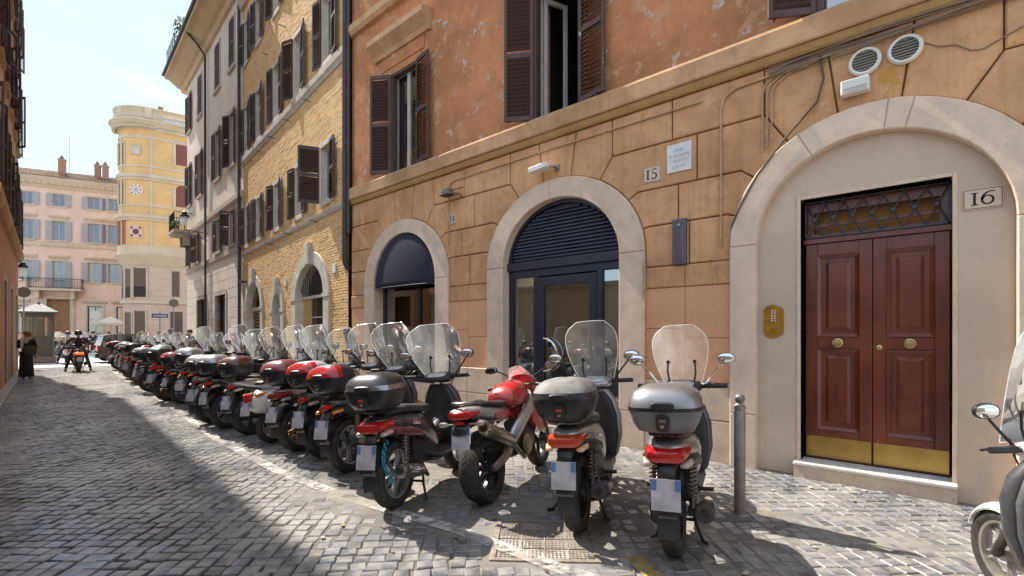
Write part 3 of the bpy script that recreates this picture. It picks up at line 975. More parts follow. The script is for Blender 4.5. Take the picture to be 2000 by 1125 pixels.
def wood_mat():
    m, n, l, b = node_mat('varnished_wood')
    f = noise(n, l, 3.0, 8, 0.65, stretch=(7, 7, 0.55))
    g = noise(n, l, 1.6, 4, 0.6)
    c = mixc(n, l, ramp(n, l, f, 0.3, 0.7), (0.075, 0.015, 0.009), (0.17, 0.036, 0.014))
    c = mixc(n, l, ramp(n, l, g, 0.42, 0.68), c, (0.22, 0.050, 0.016))
    l.new(c, b.inputs['Base Color'])
    b.inputs['Roughness'].default_value = 0.36
    b.inputs['Coat Weight'].default_value = 0.35
    b.inputs['Coat Roughness'].default_value = 0.2
    bump(n, l, b, f, 0.12, 0.004)
    MATS['varnished_wood'] = m
    return m
M_WOOD = wood_mat()
M_BRASS = plain('brass', (0.52, 0.36, 0.11), 0.30, 1.0, 0.18, 4, bmp=0.05)
M_BRASS2 = plain('old_brass', (0.55, 0.43, 0.22), 0.32, 1.0, 0.2, 14)
DR = OB
dd = -0.255
for (a, b) in ((D0 + 0.015, 0.622), (0.628, D1 - 0.015)):
    leaf = MB()
    w = b - a
    sa, sb = a + 0.115, b - 0.115
    rails = [(0.18, 0.50), (1.385, 1.52), (2.41, 2.545)]
    leaf.box(a, sa, dd - 0.03, dd + 0.03, 0.18, 2.545); leaf.box(sb, b, dd - 0.03, dd + 0.03, 0.18, 2.545)
    for z0, z1 in rails:
        leaf.box(sa, sb, dd - 0.03, dd + 0.03, z0, z1)
    lo = leaf.build('door', M_WOOD, OB, bev=0.006)
    for z0, z1 in ((0.50, 1.385), (1.52, 2.41)):
        p = MB()
        # moulded frame and raised field
        for k, (i0, i1, h0, h1) in enumerate(((0, 0.035, 0.042, 0.012), (0.035, 0.075, 0.0, 0.0), (0.075, 0.105, 0.0, 0.018))):
            o = [(sa + i0, z0 + i0), (sb - i0, z0 + i0), (sb - i0, z1 - i0), (sa + i0, z1 - i0)]
            q = [(sa + i1, z0 + i1), (sb - i1, z0 + i1), (sb - i1, z1 - i1), (sa + i1, z1 - i1)]
            p.add([(x, dd + h0, z) for x, z in o] + [(x, dd + h1, z) for x, z in q], [(m, (m + 1) % 4, 4 + (m + 1) % 4, 4 + m) for m in range(4)])
        i = 0.105
        p.add([(sa + i, dd + 0.018, z0 + i), (sb - i, dd + 0.018, z0 + i), (sb - i, dd + 0.018, z1 - i), (sa + i, dd + 0.018, z1 - i)], [(0, 1, 2, 3)])
        p.add([(sa, dd - 0.02, z0), (sb, dd - 0.02, z0), (sb, dd - 0.02, z1), (sa, dd - 0.02, z1)], [(0, 1, 2, 3)])
        p.build('panel', M_WOOD, lo)
    MB().box(a + 0.008, b - 0.008, dd + 0.032, dd + 0.036, 0.195, 0.418).build('kick_plate', M_BRASS, lo)
    m = (a + b) / 2
    kn = MB().lathe([(0.045, 0.03), (0.05, 0.038), (0.03, 0.05), (0.028, 0.07), (0.042, 0.085), (0.038, 0.10), (0.0, 0.104)], (m, dd, 1.452), 'y', 18)
    kn.build('door_knob', M_BRASS2, lo, smooth=40)
    if a < 0.3:
        MB().lathe([(0.024, 0.03), (0.026, 0.036), (0.012, 0.042), (0.0, 0.042)], (b - 0.055, dd, 1.41), 'y', 14).build('lock', M_BRASS2, lo)
# fanlight: bar, lattice of crossed straps with rosettes, wood-framed glazing behind
M_WIRON = plain('wrought_iron', (0.075, 0.085, 0.095), 0.55, 0.6, 0.3, 20)
fl = MB().box(D0, D1, dd - 0.03, dd + 0.05, 2.548, 2.60).build('transom', M_WOOD, OB, bev=0.004)
fg = MB()
fg.box(D0, D1, dd - 0.06, dd - 0.01, 2.60, 2.655); fg.box(D0, D1, dd - 0.06, dd - 0.01, 2.90, DZ); fg.box(D0, D0 + 0.09, dd - 0.06, dd - 0.01, 2.655, 2.90); fg.box(D1 - 0.09, D1, dd - 0.06, dd - 0.01, 2.655, 2.90)
fg.box(D0 + 0.09, D1 - 0.09, dd - 0.055, dd - 0.02, 2.735, 2.765)
fgo = fg.build('fanlight_frame', M_WOOD, fl)
MB().box(D0 + 0.09, D1 - 0.09, dd - 0.05, dd - 0.044, 2.655, 2.90).build('pane', clear('fanlight_glass', (0.95, 0.85, 0.6), -0.03, 0.25), fgo)
fanlight_backing = MB().add([(D0, -0.46, 2.3), (D1, -0.46, 2.3), (D1, -0.46, 3.2), (D0, -0.46, 3.2), (D0, -0.41, 2.3), (D1, -0.41, 2.3), (D1, -0.41, 3.2), (D0, -0.41, 3.2)], [(0, 1, 2, 3), (3, 2, 6, 7), (0, 3, 7, 4), (1, 5, 6, 2)])
fanlight_backing.build('fanlight_backing', plain('yellow_backing', (0.72, 0.40, 0.10), 0.8), OB)  # yellow board just behind the fanlight pane, in place of a deep room
gr = MB()
n = 7
zz0, zz1 = 2.612, DZ - 0.01
for zq in (zz0, zz1 - 0.012):
    gr.box(D0 + 0.01, D1 - 0.01, dd + 0.03, dd + 0.045, zq, zq + 0.018)
gr.box(D0 + 0.01, D0 + 0.028, dd + 0.03, dd + 0.045, zz0, zz1); gr.box(D1 - 0.028, D1 - 0.01, dd + 0.03, dd + 0.045, zz0, zz1)
gro = gr.build('lattice_frame', M_WIRON, fl)
pw = (D1 - D0 - 0.04) / n
for i in range(n):
    a = D0 + 0.02 + i * pw
    MB().tube([(a, dd + 0.038, zz0 + 0.01), (a + pw, dd + 0.038, zz1 - 0.01)], 0.0075, 5).build('lattice_bar', M_WIRON, fl)
    MB().tube([(a + pw, dd + 0.043, zz0 + 0.01), (a, dd + 0.043, zz1 - 0.01)], 0.0075, 5).build('lattice_bar', M_WIRON, fl)
    MB().lathe([(0.0, 0.066), (0.022, 0.062), (0.028, 0.052), (0.0, 0.045)], (a + pw / 2, dd, (zz0 + zz1) / 2), 'y', 8).build('rosette', M_WIRON, fl)
# entry-phone plate
ep = empty('entry_phone', (6.1, 0, 0), math.pi / 2, 'brass entry-phone plate with two columns of buttons beside the brown door', 'entry phone')
q = [(1.42, 1.56), (1.47, 1.515), (1.53, 1.50), (1.59, 1.515), (1.62, 1.56), (1.62, 1.83), (1.59, 1.865), (1.53, 1.88), (1.47, 1.865), (1.42, 1.83)]
MB().prism(q, -0.06, -0.045).build('plate', plain('plate_brass', (0.62, 0.34, 0.06), 0.28, 1.0, 0.1, 10), ep)
for i in range(5):
    for cx in (1.505, 1.535):
        MB().lathe([(0.009, -0.046), (0.009, -0.040), (0.0, -0.039)], (cx, 0, 1.70 + i * 0.028), 'y', 8).build('button', M_WHITEP, ep)
    for cx in (1.44, 1.558):
        MB().box(cx, cx + 0.045, -0.0455, -0.0435, 1.695 + i * 0.028, 1.708 + i * 0.028).build('name_tag', plain('tag_brass', (0.42, 0.24, 0.05), 0.4, 1.0), ep)
MB().lathe([(0.035, -0.046), (0.035, -0.042), (0.0, -0.041)], (1.52, 0, 1.60), 'y', 16).build('speaker', plain('tag_brass', (0.42, 0.24, 0.05), 0.4, 1.0), ep)

# house-number tablets: letters as cut strokes
def strokes(paths, w, d):
    mb = MB()
    for path in paths:
        ws = w if isinstance(w, (int, float)) else None
        vs = []; fs = []
        for i, p in enumerate(path):
            a = Vector(path[max(0, i - 1)][:2]); b = Vector(path[min(len(path) - 1, i + 1)][:2])
            t = (b - a).normalized(); nn = Vector((-t.y, t.x))
            k = p[2] if len(p) > 2 else w
            c = Vector(p[:2])
            vs += [((c + nn * k / 2).x, d, (c + nn * k / 2).y), ((c - nn * k / 2).x, d, (c - nn * k / 2).y)]
            if i:
                fs.append((2 * i - 2, 2 * i - 1, 2 * i + 1, 2 * i))
        mb.add(vs, fs)
    return mb
def ell(cx, cz, rx, rz, a0, a1, w0, w1, n=16):
    o = []
    for i in range(n + 1):
        a = R(a0 + (a1 - a0) * i / n)
        o.append((cx + rx * math.cos(a), cz + rz * math.sin(a), w0 + (w1 - w0) * abs(math.cos(a))))
    return o
def tablet(name, label, s0, s1, z0, z1, d, digits, mat, th=0.012, border=True):
    """digits drawn in a 0..1 box; mirrored because s runs to the left as seen from the street"""
    e = empty(name, (6.1, 0, 0), math.pi / 2, label, 'number plate')
    MB().box(s0, s1, d, d + th, z0, z1).build('plate', mat, e, bev=0.003)
    if border:
        b = 0.008
        q = MB()
        for (a, c, f, g) in ((s0 + b, s1 - b, z0 + b, z0 + b + 0.005), (s0 + b, s1 - b, z1 - b - 0.005, z1 - b), (s0 + b, s0 + b + 0.005, z0 + b + 0.005, z1 - b - 0.005), (s1 - b - 0.005, s1 - b, z0 + b + 0.005, z1 - b - 0.005)):
            q.box(a, c, d + th, d + th + 0.0012, f, g)
        q.build('border', M_ENGR, e)
    for cx, paths in digits:
        conv = []
        for path in paths:
            conv.append([(s1 - (s1 - s0) * cx - p[0] * (z1 - z0), z0 + (z1 - z0) * p[1]) + ((p[2] * (z1 - z0),) if len(p) > 2 else (0.09 * (z1 - z0),)) for p in path])
        strokes(conv, 0.01, d + th + 0.0015).build('numeral', M_ENGR, e)
    return e
ONE = [[(0, 0.22, .10), (0, 0.78, .10)], [(-.13, .22, .045), (.13, .22, .045)], [(-.13, .78, .045), (.13, .78, .045)]]
SIX = [ell(0, 0.42, 0.19, 0.2, 0, 360, .05, .09, 22), [(-.19, .42, .09), (-.19, .55, .09), (-.12, .68, .08), (0.0, .78, .06), (.15, .82, .05), (.24, .79, .05)]]
FIVE = [ell(-.02, 0.38, 0.17, 0.19, -150, 130, .05, .09, 16), [(-.13, .53, .05), (-.11, .8, .06), (.14, .8, .07)]]
FOUR = [[(.08, .18, .09), (.08, .82, .09)], [(.06, .82, .06), (-.2, .38, .05)], [(-.2, .38, .06), (.22, .38, .06)]]
tablet('house_number', 'stone tablet with house number 16 beside the brown double door', -0.335, -0.065, 2.68, 2.87, -0.06, [(0.30, ONE), (0.62, SIX)], M_TRAVP)
tablet('house_number', 'small sunken stone tablet with house number 15 between two arches', 2.84, 3.10, 3.56, 3.77, 0.0, [(0.28, ONE), (0.62, FIVE)], M_TRAV)
tablet('house_number', 'small worn stone tablet with house number 14 below the floodlight', 6.86, 7.08, 3.60, 3.79, 0.0, [(0.3, ONE), (0.66, FOUR)], M_TRAV)
# marble inscription
pq = empty('inscription_plaque', (6.1, 0, 0), math.pi / 2, 'white marble plaque with four faded lines of lettering next to number 15', 'plaque')
MB().box(2.44, 2.76, 0.0, 0.02, 3.62, 3.98).build('slab', plain('white_marble', (0.68, 0.66, 0.66), 0.5, 0, 0.1, 6), pq, bev=0.004)
M_FADE = plain('faded_letters', (0.36, 0.33, 0.33), 0.9)
for i, t in enumerate(('CASA', 'DI GIUSEPPE', 'CADETTI', 'LUCCA')):
    cu = bpy.data.curves.new('inscription', 'FONT'); cu.body = t; cu.size = 0.052; cu.align_x = 'CENTER'
    to = bpy.data.objects.new('tmp_text', cu); COL.objects.link(to)
    bpy.context.view_layer.update()
    me = bpy.data.meshes.new_from_object(to)
    bpy.data.objects.remove(to)
    me.materials.append(M_FADE)
    o = inst('inscription', me, pq, (2.60, 0.0215, 3.875 - i * 0.068), (R(90), 0, R(180)))

# -------- fittings on the wall
def vent(s, z, label):
    e = empty('round_vent', (6.1, s, z), math.pi / 2, label, 'vent')
    MB().lathe([(0.105, 0.0), (0.135, 0.0), (0.14, 0.03), (0.125, 0.055), (0.108, 0.05), (0.105, 0.01)], (0, 0, 0), 'y', 28).build('ring', M_WHITEP, e, smooth=40)
    MB().lathe([(0.106, 0.004), (0.0, 0.005)], (0, 0, 0), 'y', 20).build('back', M_BLACK, e)
    for i in range(-3, 4):
        z0 = i * 0.028
        w = math.sqrt(0.104 ** 2 - z0 ** 2)
        MB().box(-w, w, 0.012, 0.04, z0 - 0.003, z0 + 0.003).build('slat', plain('vent_slat', (0.16, 0.15, 0.14), 0.6), e)
vent(0.665, 4.30, 'round white vent with dark slats above the security light')
vent(0.345, 4.30, 'round white vent with dark slats hung on the cable bundle')
e = empty('security_light', (6.1, 0.72, 4.06), math.pi / 2, 'white boxy security light with ribbed lens above the big arch', 'light')
MB().box(-0.10, 0.14, 0.0, 0.10, -0.075, 0.075).build('body', M_WHITEP, e, bev=0.012)
MB().box(-0.085, 0.125, 0.10, 0.112, -0.02, 0.06).build('lens', plain('lens', (0.6, 0.6, 0.58), 0.2), e)
for i in range(3):
    MB().box(-0.085, 0.125, 0.10, 0.108, -0.065 + i * 0.014, -0.058 + i * 0.014).build('rib', M_WHITEP, e)
e = empty('camera_housing', (6.1, 4.55, 4.10), math.pi / 2, 'white box-shaped surveillance camera on an arm above the louvred arch', 'camera')
MB().prism([(0.02, -0.02), (0.36, -0.05), (0.38, 0.03), (0.03, 0.06)], 0.10, 0.24).build('housing', M_WHITEP, e, bev=0.01)
MB().tube([(-0.02, 0.0, 0.0), (-0.02, 0.12, 0.0), (0.05, 0.17, 0.0)], 0.02, 8).build('arm', M_GREYMET, e)
MB().box(-0.06, 0.02, 0.0, 0.02, -0.05, 0.05).build('wall_plate', M_GREYMET, e)
e = empty('floodlight', (6.1, 6.85, 4.15), math.pi / 2, 'small finned grey floodlight on a bent bracket above number 14', 'light')
k = MB()
for i in range(6):
    k.box(-0.02 + i * 0.03, -0.005 + i * 0.03, 0.10, 0.22, -0.05, 0.06)
k.box(-0.03, 0.17, 0.11, 0.21, -0.04, 0.045)
k.build('housing', M_GREYMET, e)
MB().box(-0.04, 0.20, 0.09, 0.26, -0.062, -0.05).build('visor', M_BLACK, e)
MB().tube([(-0.16, 0.0, -0.11), (-0.16, 0.06, -0.05), (-0.06, 0.14, -0.03)], 0.01, 6).build('bracket', M_BLACK, e)
MB().tube([(-0.16, 0.0, 0.09), (-0.14, 0.06, 0.06), (-0.05, 0.14, 0.03)], 0.008, 6).build('bracket', M_BLACK, e)
e = empty('letter_slot_box', (6.1, 2.585, 2.72), math.pi / 2, 'narrow tall dark metal box fixed to the ochre wall', 'wall box')
MB().box(-0.09, 0.09, 0.0, 0.05, -0.29, 0.29).build('body', plain('slate_metal', (0.10, 0.105, 0.12), 0.5, 0.4, 0.2), e, bev=0.006)
MB().box(-0.05, 0.045, 0.05, 0.056, -0.25, 0.16).build('panel', plain('box_panel', (0.09, 0.07, 0.065), 0.4), e)
MB().lathe([(0.02, 0.05), (0.02, 0.062), (0.0, 0.064)], (0.0, 0, 0.21), 'y', 10).build('lock', M_GREYMET, e)
MB().box(-0.058, -0.052, 0.05, 0.062, -0.26, 0.18).build('edge', M_GREYMET, e)
def pipe(name, label, path, r, mat, cat, n=8):
    o = MB().tube(path, r, n).build(name, mat, None, smooth=60)
    o.location = (6.1, 0, 0); o.rotation_euler = (0, 0, math.pi / 2)
    return tag(o, label, cat)
pipe('conduit', 'long ochre conduit running under the string course and down beside arch 14', [(2.3, 0.02, 4.42), (4.5, 0.02, 4.42), (6.9, 0.02, 4.40), (7.02, 0.02, 4.36), (7.06, 0.02, 4.27), (7.06, 0.02, 3.2)], 0.011, M_CONDUIT, 'conduit')
pipe('conduit', 'ochre conduit dropping between number 15 and the big arch', [(0.9, 0.02, 4.49), (1.9, 0.02, 4.45), (2.04, 0.02, 4.38), (2.08, 0.02, 4.25), (2.08, 0.02, 2.60)], 0.014, M_CONDUIT, 'conduit')
pipe('conduit', 'thin pipe running down the edge of the louvred arch surround', [(3.05, 0.06, 2.55), (3.05, 0.06, 0.6)], 0.012, M_CONDUIT, 'conduit')
for i in range(3):
    a = 1.62 - i * 0.05
    pipe('conduit', 'thin ochre tube curving from the cable bundle down to the big arch', [(0.9, 0.015 + i * 0.004, 4.52 - i * 0.01), (a - 0.16, 0.02, 4.46 - i * 0.02), (a - 0.03, 0.02, 4.38 - i * 0.02), (a, 0.02, 4.25), (a, 0.02, 3.62 + i * 0.05)], 0.009, M_CONDUIT, 'conduit')['group'] = 'tubes running down to the big arch'
_rc = random.Random(5)
for i in range(7):
    z = 4.555 - i * 0.02
    path = []
    for k in range(13):
        s = 1.55 - k * 0.27 + _rc.uniform(-0.03, 0.03)
        path.append((s, 0.03 + 0.02 * (i % 3) + _rc.uniform(0, 0.008), z - 0.035 * math.sin(k * 0.9 + i) * 0.5 + 0.004 * k))
    o = pipe('cable', 'grey cable in the sagging bundle under the string course', path, 0.006 + 0.003 * (i % 2), M_CABLE, 'cable', 6)
    o['group'] = 'cables bundled under the string course'
o = pipe('cable', 'slack dark cable drooping along the edge of the big arch', [(1.05, 0.03, 4.50), (1.02, 0.03, 4.25), (1.08, 0.03, 4.02), (1.35, 0.08, 3.72), (1.66, 0.08, 3.35), (1.86, 0.08, 3.0), (1.95, 0.06, 2.8)], 0.012, plain('dark_cable', (0.10, 0.08, 0.06), 0.8), 'cable')
pipe('cable', 'thin cable wandering across the ochre blocks beyond the second vent', [(0.22, 0.01, 4.33), (0.1, 0.01, 4.24), (-0.02, 0.01, 4.21), (-0.12, 0.01, 4.12), (-0.2, 0.01, 4.10), (-0.34, 0.01, 4.16), (-0.9, 0.01, 4.36)], 0.005, M_CABLE, 'cable')
# downpipes on the party line
dp = MB().tube([(10.66, 0.11, 14.2), (10.66, 0.11, 3.30), (10.67, 0.07, 3.18), (10.69, 0.0, 3.10)], 0.065, 12).build('downpipe', M_DPIPE, None, smooth=50)
dp.location = (6.1, 0, 0); dp.rotation_euler = (0, 0, math.pi / 2)
tag(dp, 'thick dark downpipe between the orange and the brick house', 'downpipe')
dp = MB().tube([(10.52, 0.10, 14.2), (10.52, 0.10, 3.9)], 0.045, 10).build('downpipe', M_DPIPE, None, smooth=50)
dp.location = (6.1, 0, 0); dp.rotation_euler = (0, 0, math.pi / 2)
tag(dp, 'thinner dark downpipe on the edge of the orange wall', 'downpipe')
# ============================================================ other houses
def facade(parent, s0, s1, z0, z1, holes, d0, d1, mat, name='wall'):
    """flat wall with rectangular openings (a, b, za, zb)"""
    xs = sorted({s0, s1, *[h[0] for h in holes], *[h[1] for h in holes]})
    zs = sorted({z0, z1, *[h[2] for h in holes], *[h[3] for h in holes]})
    xs = [x for x in xs if s0 <= x <= s1]; zs = [z for z in zs if z0 <= z <= z1]
    mb = MB()
    for xa, xb in zip(xs, xs[1:]):
        run = None
        for za, zb in zip(zs, zs[1:]):
            mx, mz = (xa + xb) / 2, (za + zb) / 2
            if any(h[0] < mx < h[1] and h[2] < mz < h[3] for h in holes):
                if run: mb.box(xa, xb, d0, d1, *run); run = None
            else:
                run = (run[0], zb) if run else (za, zb)
        if run: mb.box(xa, xb, d0, d1, *run)
    return mb.build(name, mat, parent)

def simple_window(parent, a, b, z0, z1, frame, glass, d=-0.16, sill=None, surround=None, depth=0.02, fw=0.06, mull=True, room=M_DARKROOM):
    w = MB()
    w.box(a, a + fw, d - 0.03, d + 0.03, z0, z1); w.box(b - fw, b, d - 0.03, d + 0.03, z0, z1)
    w.box(a + fw, b - fw, d - 0.03, d + 0.03, z1 - fw, z1); w.box(a + fw, b - fw, d - 0.03, d + 0.03, z0, z0 + fw)
    o = w.build('window', frame, parent)
    m = (a + b) / 2
    if mull:
        MB().box(m - 0.035, m + 0.035, d - 0.02, d + 0.035, z0 + fw, z1 - fw).build('mullion', frame, o)
        MB().box(a + fw, m - 0.035, d - 0.004, d + 0.004, z0 + fw, z1 - fw).build('pane', glass, o)
        MB().box(m + 0.035, b - fw, d - 0.004, d + 0.004, z0 + fw, z1 - fw).build('pane', glass, o)
    else:
        MB().box(a + fw, b - fw, d - 0.004, d + 0.004, z0 + fw, z1 - fw).build('pane', glass, o)
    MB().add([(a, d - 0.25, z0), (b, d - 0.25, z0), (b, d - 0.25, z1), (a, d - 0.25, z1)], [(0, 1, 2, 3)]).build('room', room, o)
    if surround:
        t = 0.14
        s = MB()
        s.box(a - t, a, -0.05, depth, z0 - t * 0.5, z1 + t); s.box(b, b + t, -0.05, depth, z0 - t * 0.5, z1 + t); s.box(a, b, -0.05, depth, z1, z1 + t)
        s.build('surround', surround, o)
    if sill:
        MB().box(a - 0.2, b + 0.2, -0.05, 0.09, z0 - 0.12, z0).build('sill', sill, o)
    return o

# ---------------------------------------------------------------- brick house
YH = 7.2
BH = wall_frame('brick_house', (6.1, 10.72), YH, 'yellow brick house with arched doorways, stone ledges and brown shutters')
YL = 10.35
M_BRICK = per_piece('yellow_brick', (0.82, 0.53, 0.245), 0.15, 0.9, hue=(0.84, 0.60, 0.34), scale=20, bmp=0.4)
M_MORT = stucco('mortar', (0.68, 0.49, 0.27), streak=0.3, fine=60)
M_LEDGE = stone('grey_stone_ledge', (0.48, 0.42, 0.35), 0.22, 0.8, 3)
M_LIGHTST = stone('light_stone', (0.56, 0.50, 0.42), 0.2, 0.8, 3)
M_YPLASTER = stucco('yellow_plaster', (0.62, 0.42, 0.17), streak=0.2)
M_SHUT2 = plain('dark_brown_shutter', (0.060, 0.036, 0.034), 0.55, 0, 0.3, 12)
y_arch = [dict(yc=2.66, zs=2.62, rx=1.12, rz=0.86, ox=1.52, oz=1.22), dict(yc=5.72, zs=2.35, rx=0.46, rz=0.52, ox=0.72, oz=0.80), dict(yc=8.72, zs=2.52, rx=1.02, rz=0.92, ox=1.32, oz=1.22)]
y_win = [(1.05, 1.75, 5.02, 6.45), (3.18, 3.86, 5.02, 6.45), (5.40, 6.08, 5.02, 6.45), (7.62, 8.30, 5.02, 6.45), (9.42, 10.02, 5.02, 6.45)]
y_win += [(0.92, 1.66, 8.62, 10.35), (3.22, 4.0, 8.62, 10.35), (5.40, 6.14, 8.62, 10.35), (7.62, 8.34, 8.62, 10.35), (9.42, 10.06, 8.62, 10.35)]
y_win += [(a, b, 12.1, 13.7) for a, b in ((0.92, 1.66), (3.22, 4.0), (5.40, 6.14), (7.62, 8.34), (9.42, 10.06))]
def brick_wall(parent, s0, s1, z0, z1, rects, arches, mat, mort, ph=0.070, pl=0.262, nsingle=300):
    rn = random.Random(11)
    mo = MB(); jo = MB(); single = []
    z = z0; row = 0
    while z < z1 - 0.02:
        zt = min(z1, z + ph); zm = (z + zt) / 2
        cut = []
        for a, b, za, zb in rects:
            if za < zm < zb: cut.append((a, b))
        for A in arches:
            if zm < A['zs']: cut.append((A['yc'] - A['ox'] + 0.02, A['yc'] + A['ox'] - 0.02))
            elif zm < A['zs'] + A['oz']:
                w = A['ox'] * math.sqrt(1 - ((zm - A['zs']) / A['oz']) ** 2) - 0.02
                if w > 0: cut.append((A['yc'] - w, A['yc'] + w))
        cut.sort()
        iv = []; c = s0
        for a, b in cut:
            if a > c: iv.append((c, a))
            c = max(c, b)
        if c < s1: iv.append((c, s1))
        for a, b in iv:
            mo.add([(a, -0.012, z), (b, -0.012, z), (b, -0.012, zt), (a, -0.012, zt)], [(0, 1, 2, 3)])
            x = s0 - (0.5 * pl if row % 2 else 0)
            x += pl * math.floor((a - x) / pl)
            while x < b:
                xa, xb = max(a, x + 0.005), min(b, x + pl - 0.005)
                if xb - xa > 0.03:
                    dd = rn.uniform(-0.005, 0.004)
                    rec = (xa, xb, z + 0.005, zt - 0.004, dd)
                    if xa < 1.0 and 0.9 < z < 5.6: single.append(rec)
                    else:
                        jo.add([(xa, -0.014, rec[2]), (xb, -0.014, rec[2]), (xb, -0.014, rec[3]), (xa, -0.014, rec[3]), (xa + 0.003, dd, rec[2] + 0.003), (xb - 0.003, dd, rec[2] + 0.003), (xb - 0.003, dd, rec[3] - 0.003), (xa + 0.003, dd, rec[3] - 0.003)],
                               [(4, 5, 6, 7), (0, 1, 5, 4), (1, 2, 6, 5), (2, 3, 7, 6), (3, 0, 4, 7)])
                x += pl
        z = zt; row += 1
    w = mo.build('wall', mort, parent)
    single.sort(key=lambda r: r[0])
    me_cache = {}
    for i, r in enumerate(single):
        ln = round(r[1] - r[0], 2)
        if i < nsingle:
            if ln not in me_cache:
                q = MB(); h = r[3] - r[2]
                q.add([(0, -0.014, 0), (ln, -0.014, 0), (ln, -0.014, h), (0, -0.014, h), (0.003, 0, 0.003), (ln - 0.003, 0, 0.003), (ln - 0.003, 0, h - 0.003), (0.003, 0, h - 0.003)], [(4, 5, 6, 7), (0, 1, 5, 4), (1, 2, 6, 5), (2, 3, 7, 6), (3, 0, 4, 7)])
                me_cache[ln] = q.mesh('brick', mat)
            inst('brick', me_cache[ln], w, (r[0], r[4], r[2]))
        else:
            xa, xb, za, zb, dd = r
            jo.add([(xa, -0.014, za), (xb, -0.014, za), (xb, -0.014, zb), (xa, -0.014, zb), (xa + 0.003, dd, za + 0.003), (xb - 0.003, dd, za + 0.003), (xb - 0.003, dd, zb - 0.003), (xa + 0.003, dd, zb - 0.003)],
                   [(4, 5, 6, 7), (0, 1, 5, 4), (1, 2, 6, 5), (2, 3, 7, 6), (3, 0, 4, 7)])
    j = jo.build('brickwork', mat, w)
    j['kind'] = 'stuff'
    return w
brick_wall(BH, 0.0, YL, 0.0, 14.6, y_win, y_arch, M_BRICK, M_MORT)
MB().box(0.0, YL, -8, -0.45, 0, 14.8).build('building_core', M_MORT, BH)
band(BH, 0.0, YL, [(-0.05, 4.60), (0.03, 4.60), (0.06, 4.66), (0.07, 4.74), (-0.05, 4.78)], M_LEDGE, 'ledge')
band(BH, 0.0, YL, [(-0.05, 8.16), (0.03, 8.16), (0.05, 8.24), (0.085, 8.30), (0.09, 8.46), (-0.05, 8.52)], M_LEDGE, 'ledge')
band(BH, 0.0, YL, [(-0.05, 14.3), (0.1, 14.35), (0.22, 14.6), (0.25, 14.8), (-0.05, 14.9)], M_LEDGE, 'cornice')
for i, (a, b, z0, z1) in enumerate(y_win):
    r = MB()      # stone lining of the opening
    r.box(a - 0.13, a, -0.4, 0.025, z0 - 0.10, z1 + 0.14); r.box(b, b + 0.13, -0.4, 0.025, z0 - 0.10, z1 + 0.14); r.box(a, b, -0.4, 0.025, z1, z1 + 0.14); r.box(a, b, -0.4, 0.05, z0 - 0.14, z0)
    r.build('window_surround', M_LIGHTST, BH)
    simple_window(BH, a, b, z0, z1, M_WFRAME, M_GLASS, -0.15)
    w = (b - a) / 2 + 0.06
    a0, a1 = [(70, 172), (10, 172), (14, 168), (8, 171), (12, 172), (9, 172), (24, 170), (8, 173), (12, 171), (9, 172)][i % 10]
    shutter(BH, b + 0.01, 0.045, z0 - 0.03, w + (0.12 if i == 0 else 0), z1 - z0 + 0.05, a0, M_SHUT2, single=False)
    shutter(BH, a - 0.01, 0.05, z0 - 0.03, w, z1 - z0 + 0.05, a1, M_SHUT2, single=False)
M_GRILLE = plain('rusty_grille', (0.09, 0.075, 0.065), 0.6, 0.4, 0.2)
def door_surround(A, mat, key=True, legs=0):
    yc, zs, rx, rz, ox, oz = (A[k] for k in ('yc', 'zs', 'rx', 'rz', 'ox', 'oz'))
    for sg in (1, -1):
        block('jamb_stone', [(yc + sg * rx, -0.02), (yc + sg * ox, -0.02), (yc + sg * ox, zs), (yc + sg * rx, zs)], mat, BH, -0.40, 0.045, gap=0.002)
        MB().box(min(yc + sg * (rx - 0.03), yc + sg * (ox + 0.03)), max(yc + sg * (rx - 0.03), yc + sg * (ox + 0.03)), -0.1, 0.065, zs - 0.10, zs - 0.0).build('impost', mat, BH)
    for a0, a1 in ((0, 40), (40, 82), (98, 140), (140, 180)):
        block('arch_stone', arc(yc, zs, rx, rz, a0, a1, 6) + arc(yc, zs, ox, oz, a1, a0, 6), mat, BH, -0.40, 0.045, gap=0.002)
    block('keystone', [arc(yc, zs, rx, rz, 82, 82, 1)[0], arc(yc, zs, rx, rz, 98, 98, 1)[0], (yc - 0.17, zs + oz + 0.24), (yc + 0.17, zs + oz + 0.24)], mat, BH, -0.40, 0.11, gap=0.002)
for A in y_arch:
    door_surround(A, M_LIGHTST)
# wide arch: fan grille, plaster cheeks, barred door
A = y_arch[0]; yc, zs, rx, rz = A['yc'], A['zs'], A['rx'], A['rz']
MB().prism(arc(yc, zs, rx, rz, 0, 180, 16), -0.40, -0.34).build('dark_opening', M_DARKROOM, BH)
ck = MB(); ck.box(yc - rx, 2.16, -0.40, -0.20, 0, zs); ck.box(3.12, yc + rx, -0.40, -0.20, 0, zs)
ck.build('cheek_wall', M_YPLASTER, BH)
MB().box(2.16, 3.12, -0.40, -0.36, 0, zs).build('dark_opening', M_DARKROOM, BH)
MB().box(yc - rx, yc + rx, -0.26, -0.16, zs - 0.06, zs + 0.02).build('transom', M_LIGHTST, BH)
for i in range(13):
    x = yc - rx + 0.12 + i * (2 * rx - 0.24) / 12
    k = (x - yc) / rx
    MB().tube([(x, -0.18, zs + 0.02), (x + k * 0.03, -0.10, zs + 0.25 * rz), (x + 0.04 * k, -0.14, zs + rz * math.sqrt(max(0.02, 1 - k * k)) - 0.01)], 0.013, 5).build('grille_bar', M_GRILLE, BH)
for i in range(6):
    MB().box(2.20 + i * 0.168, 2.225 + i * 0.168, -0.24, -0.215, 0, zs - 0.06).build('grille_bar', M_GRILLE, BH)
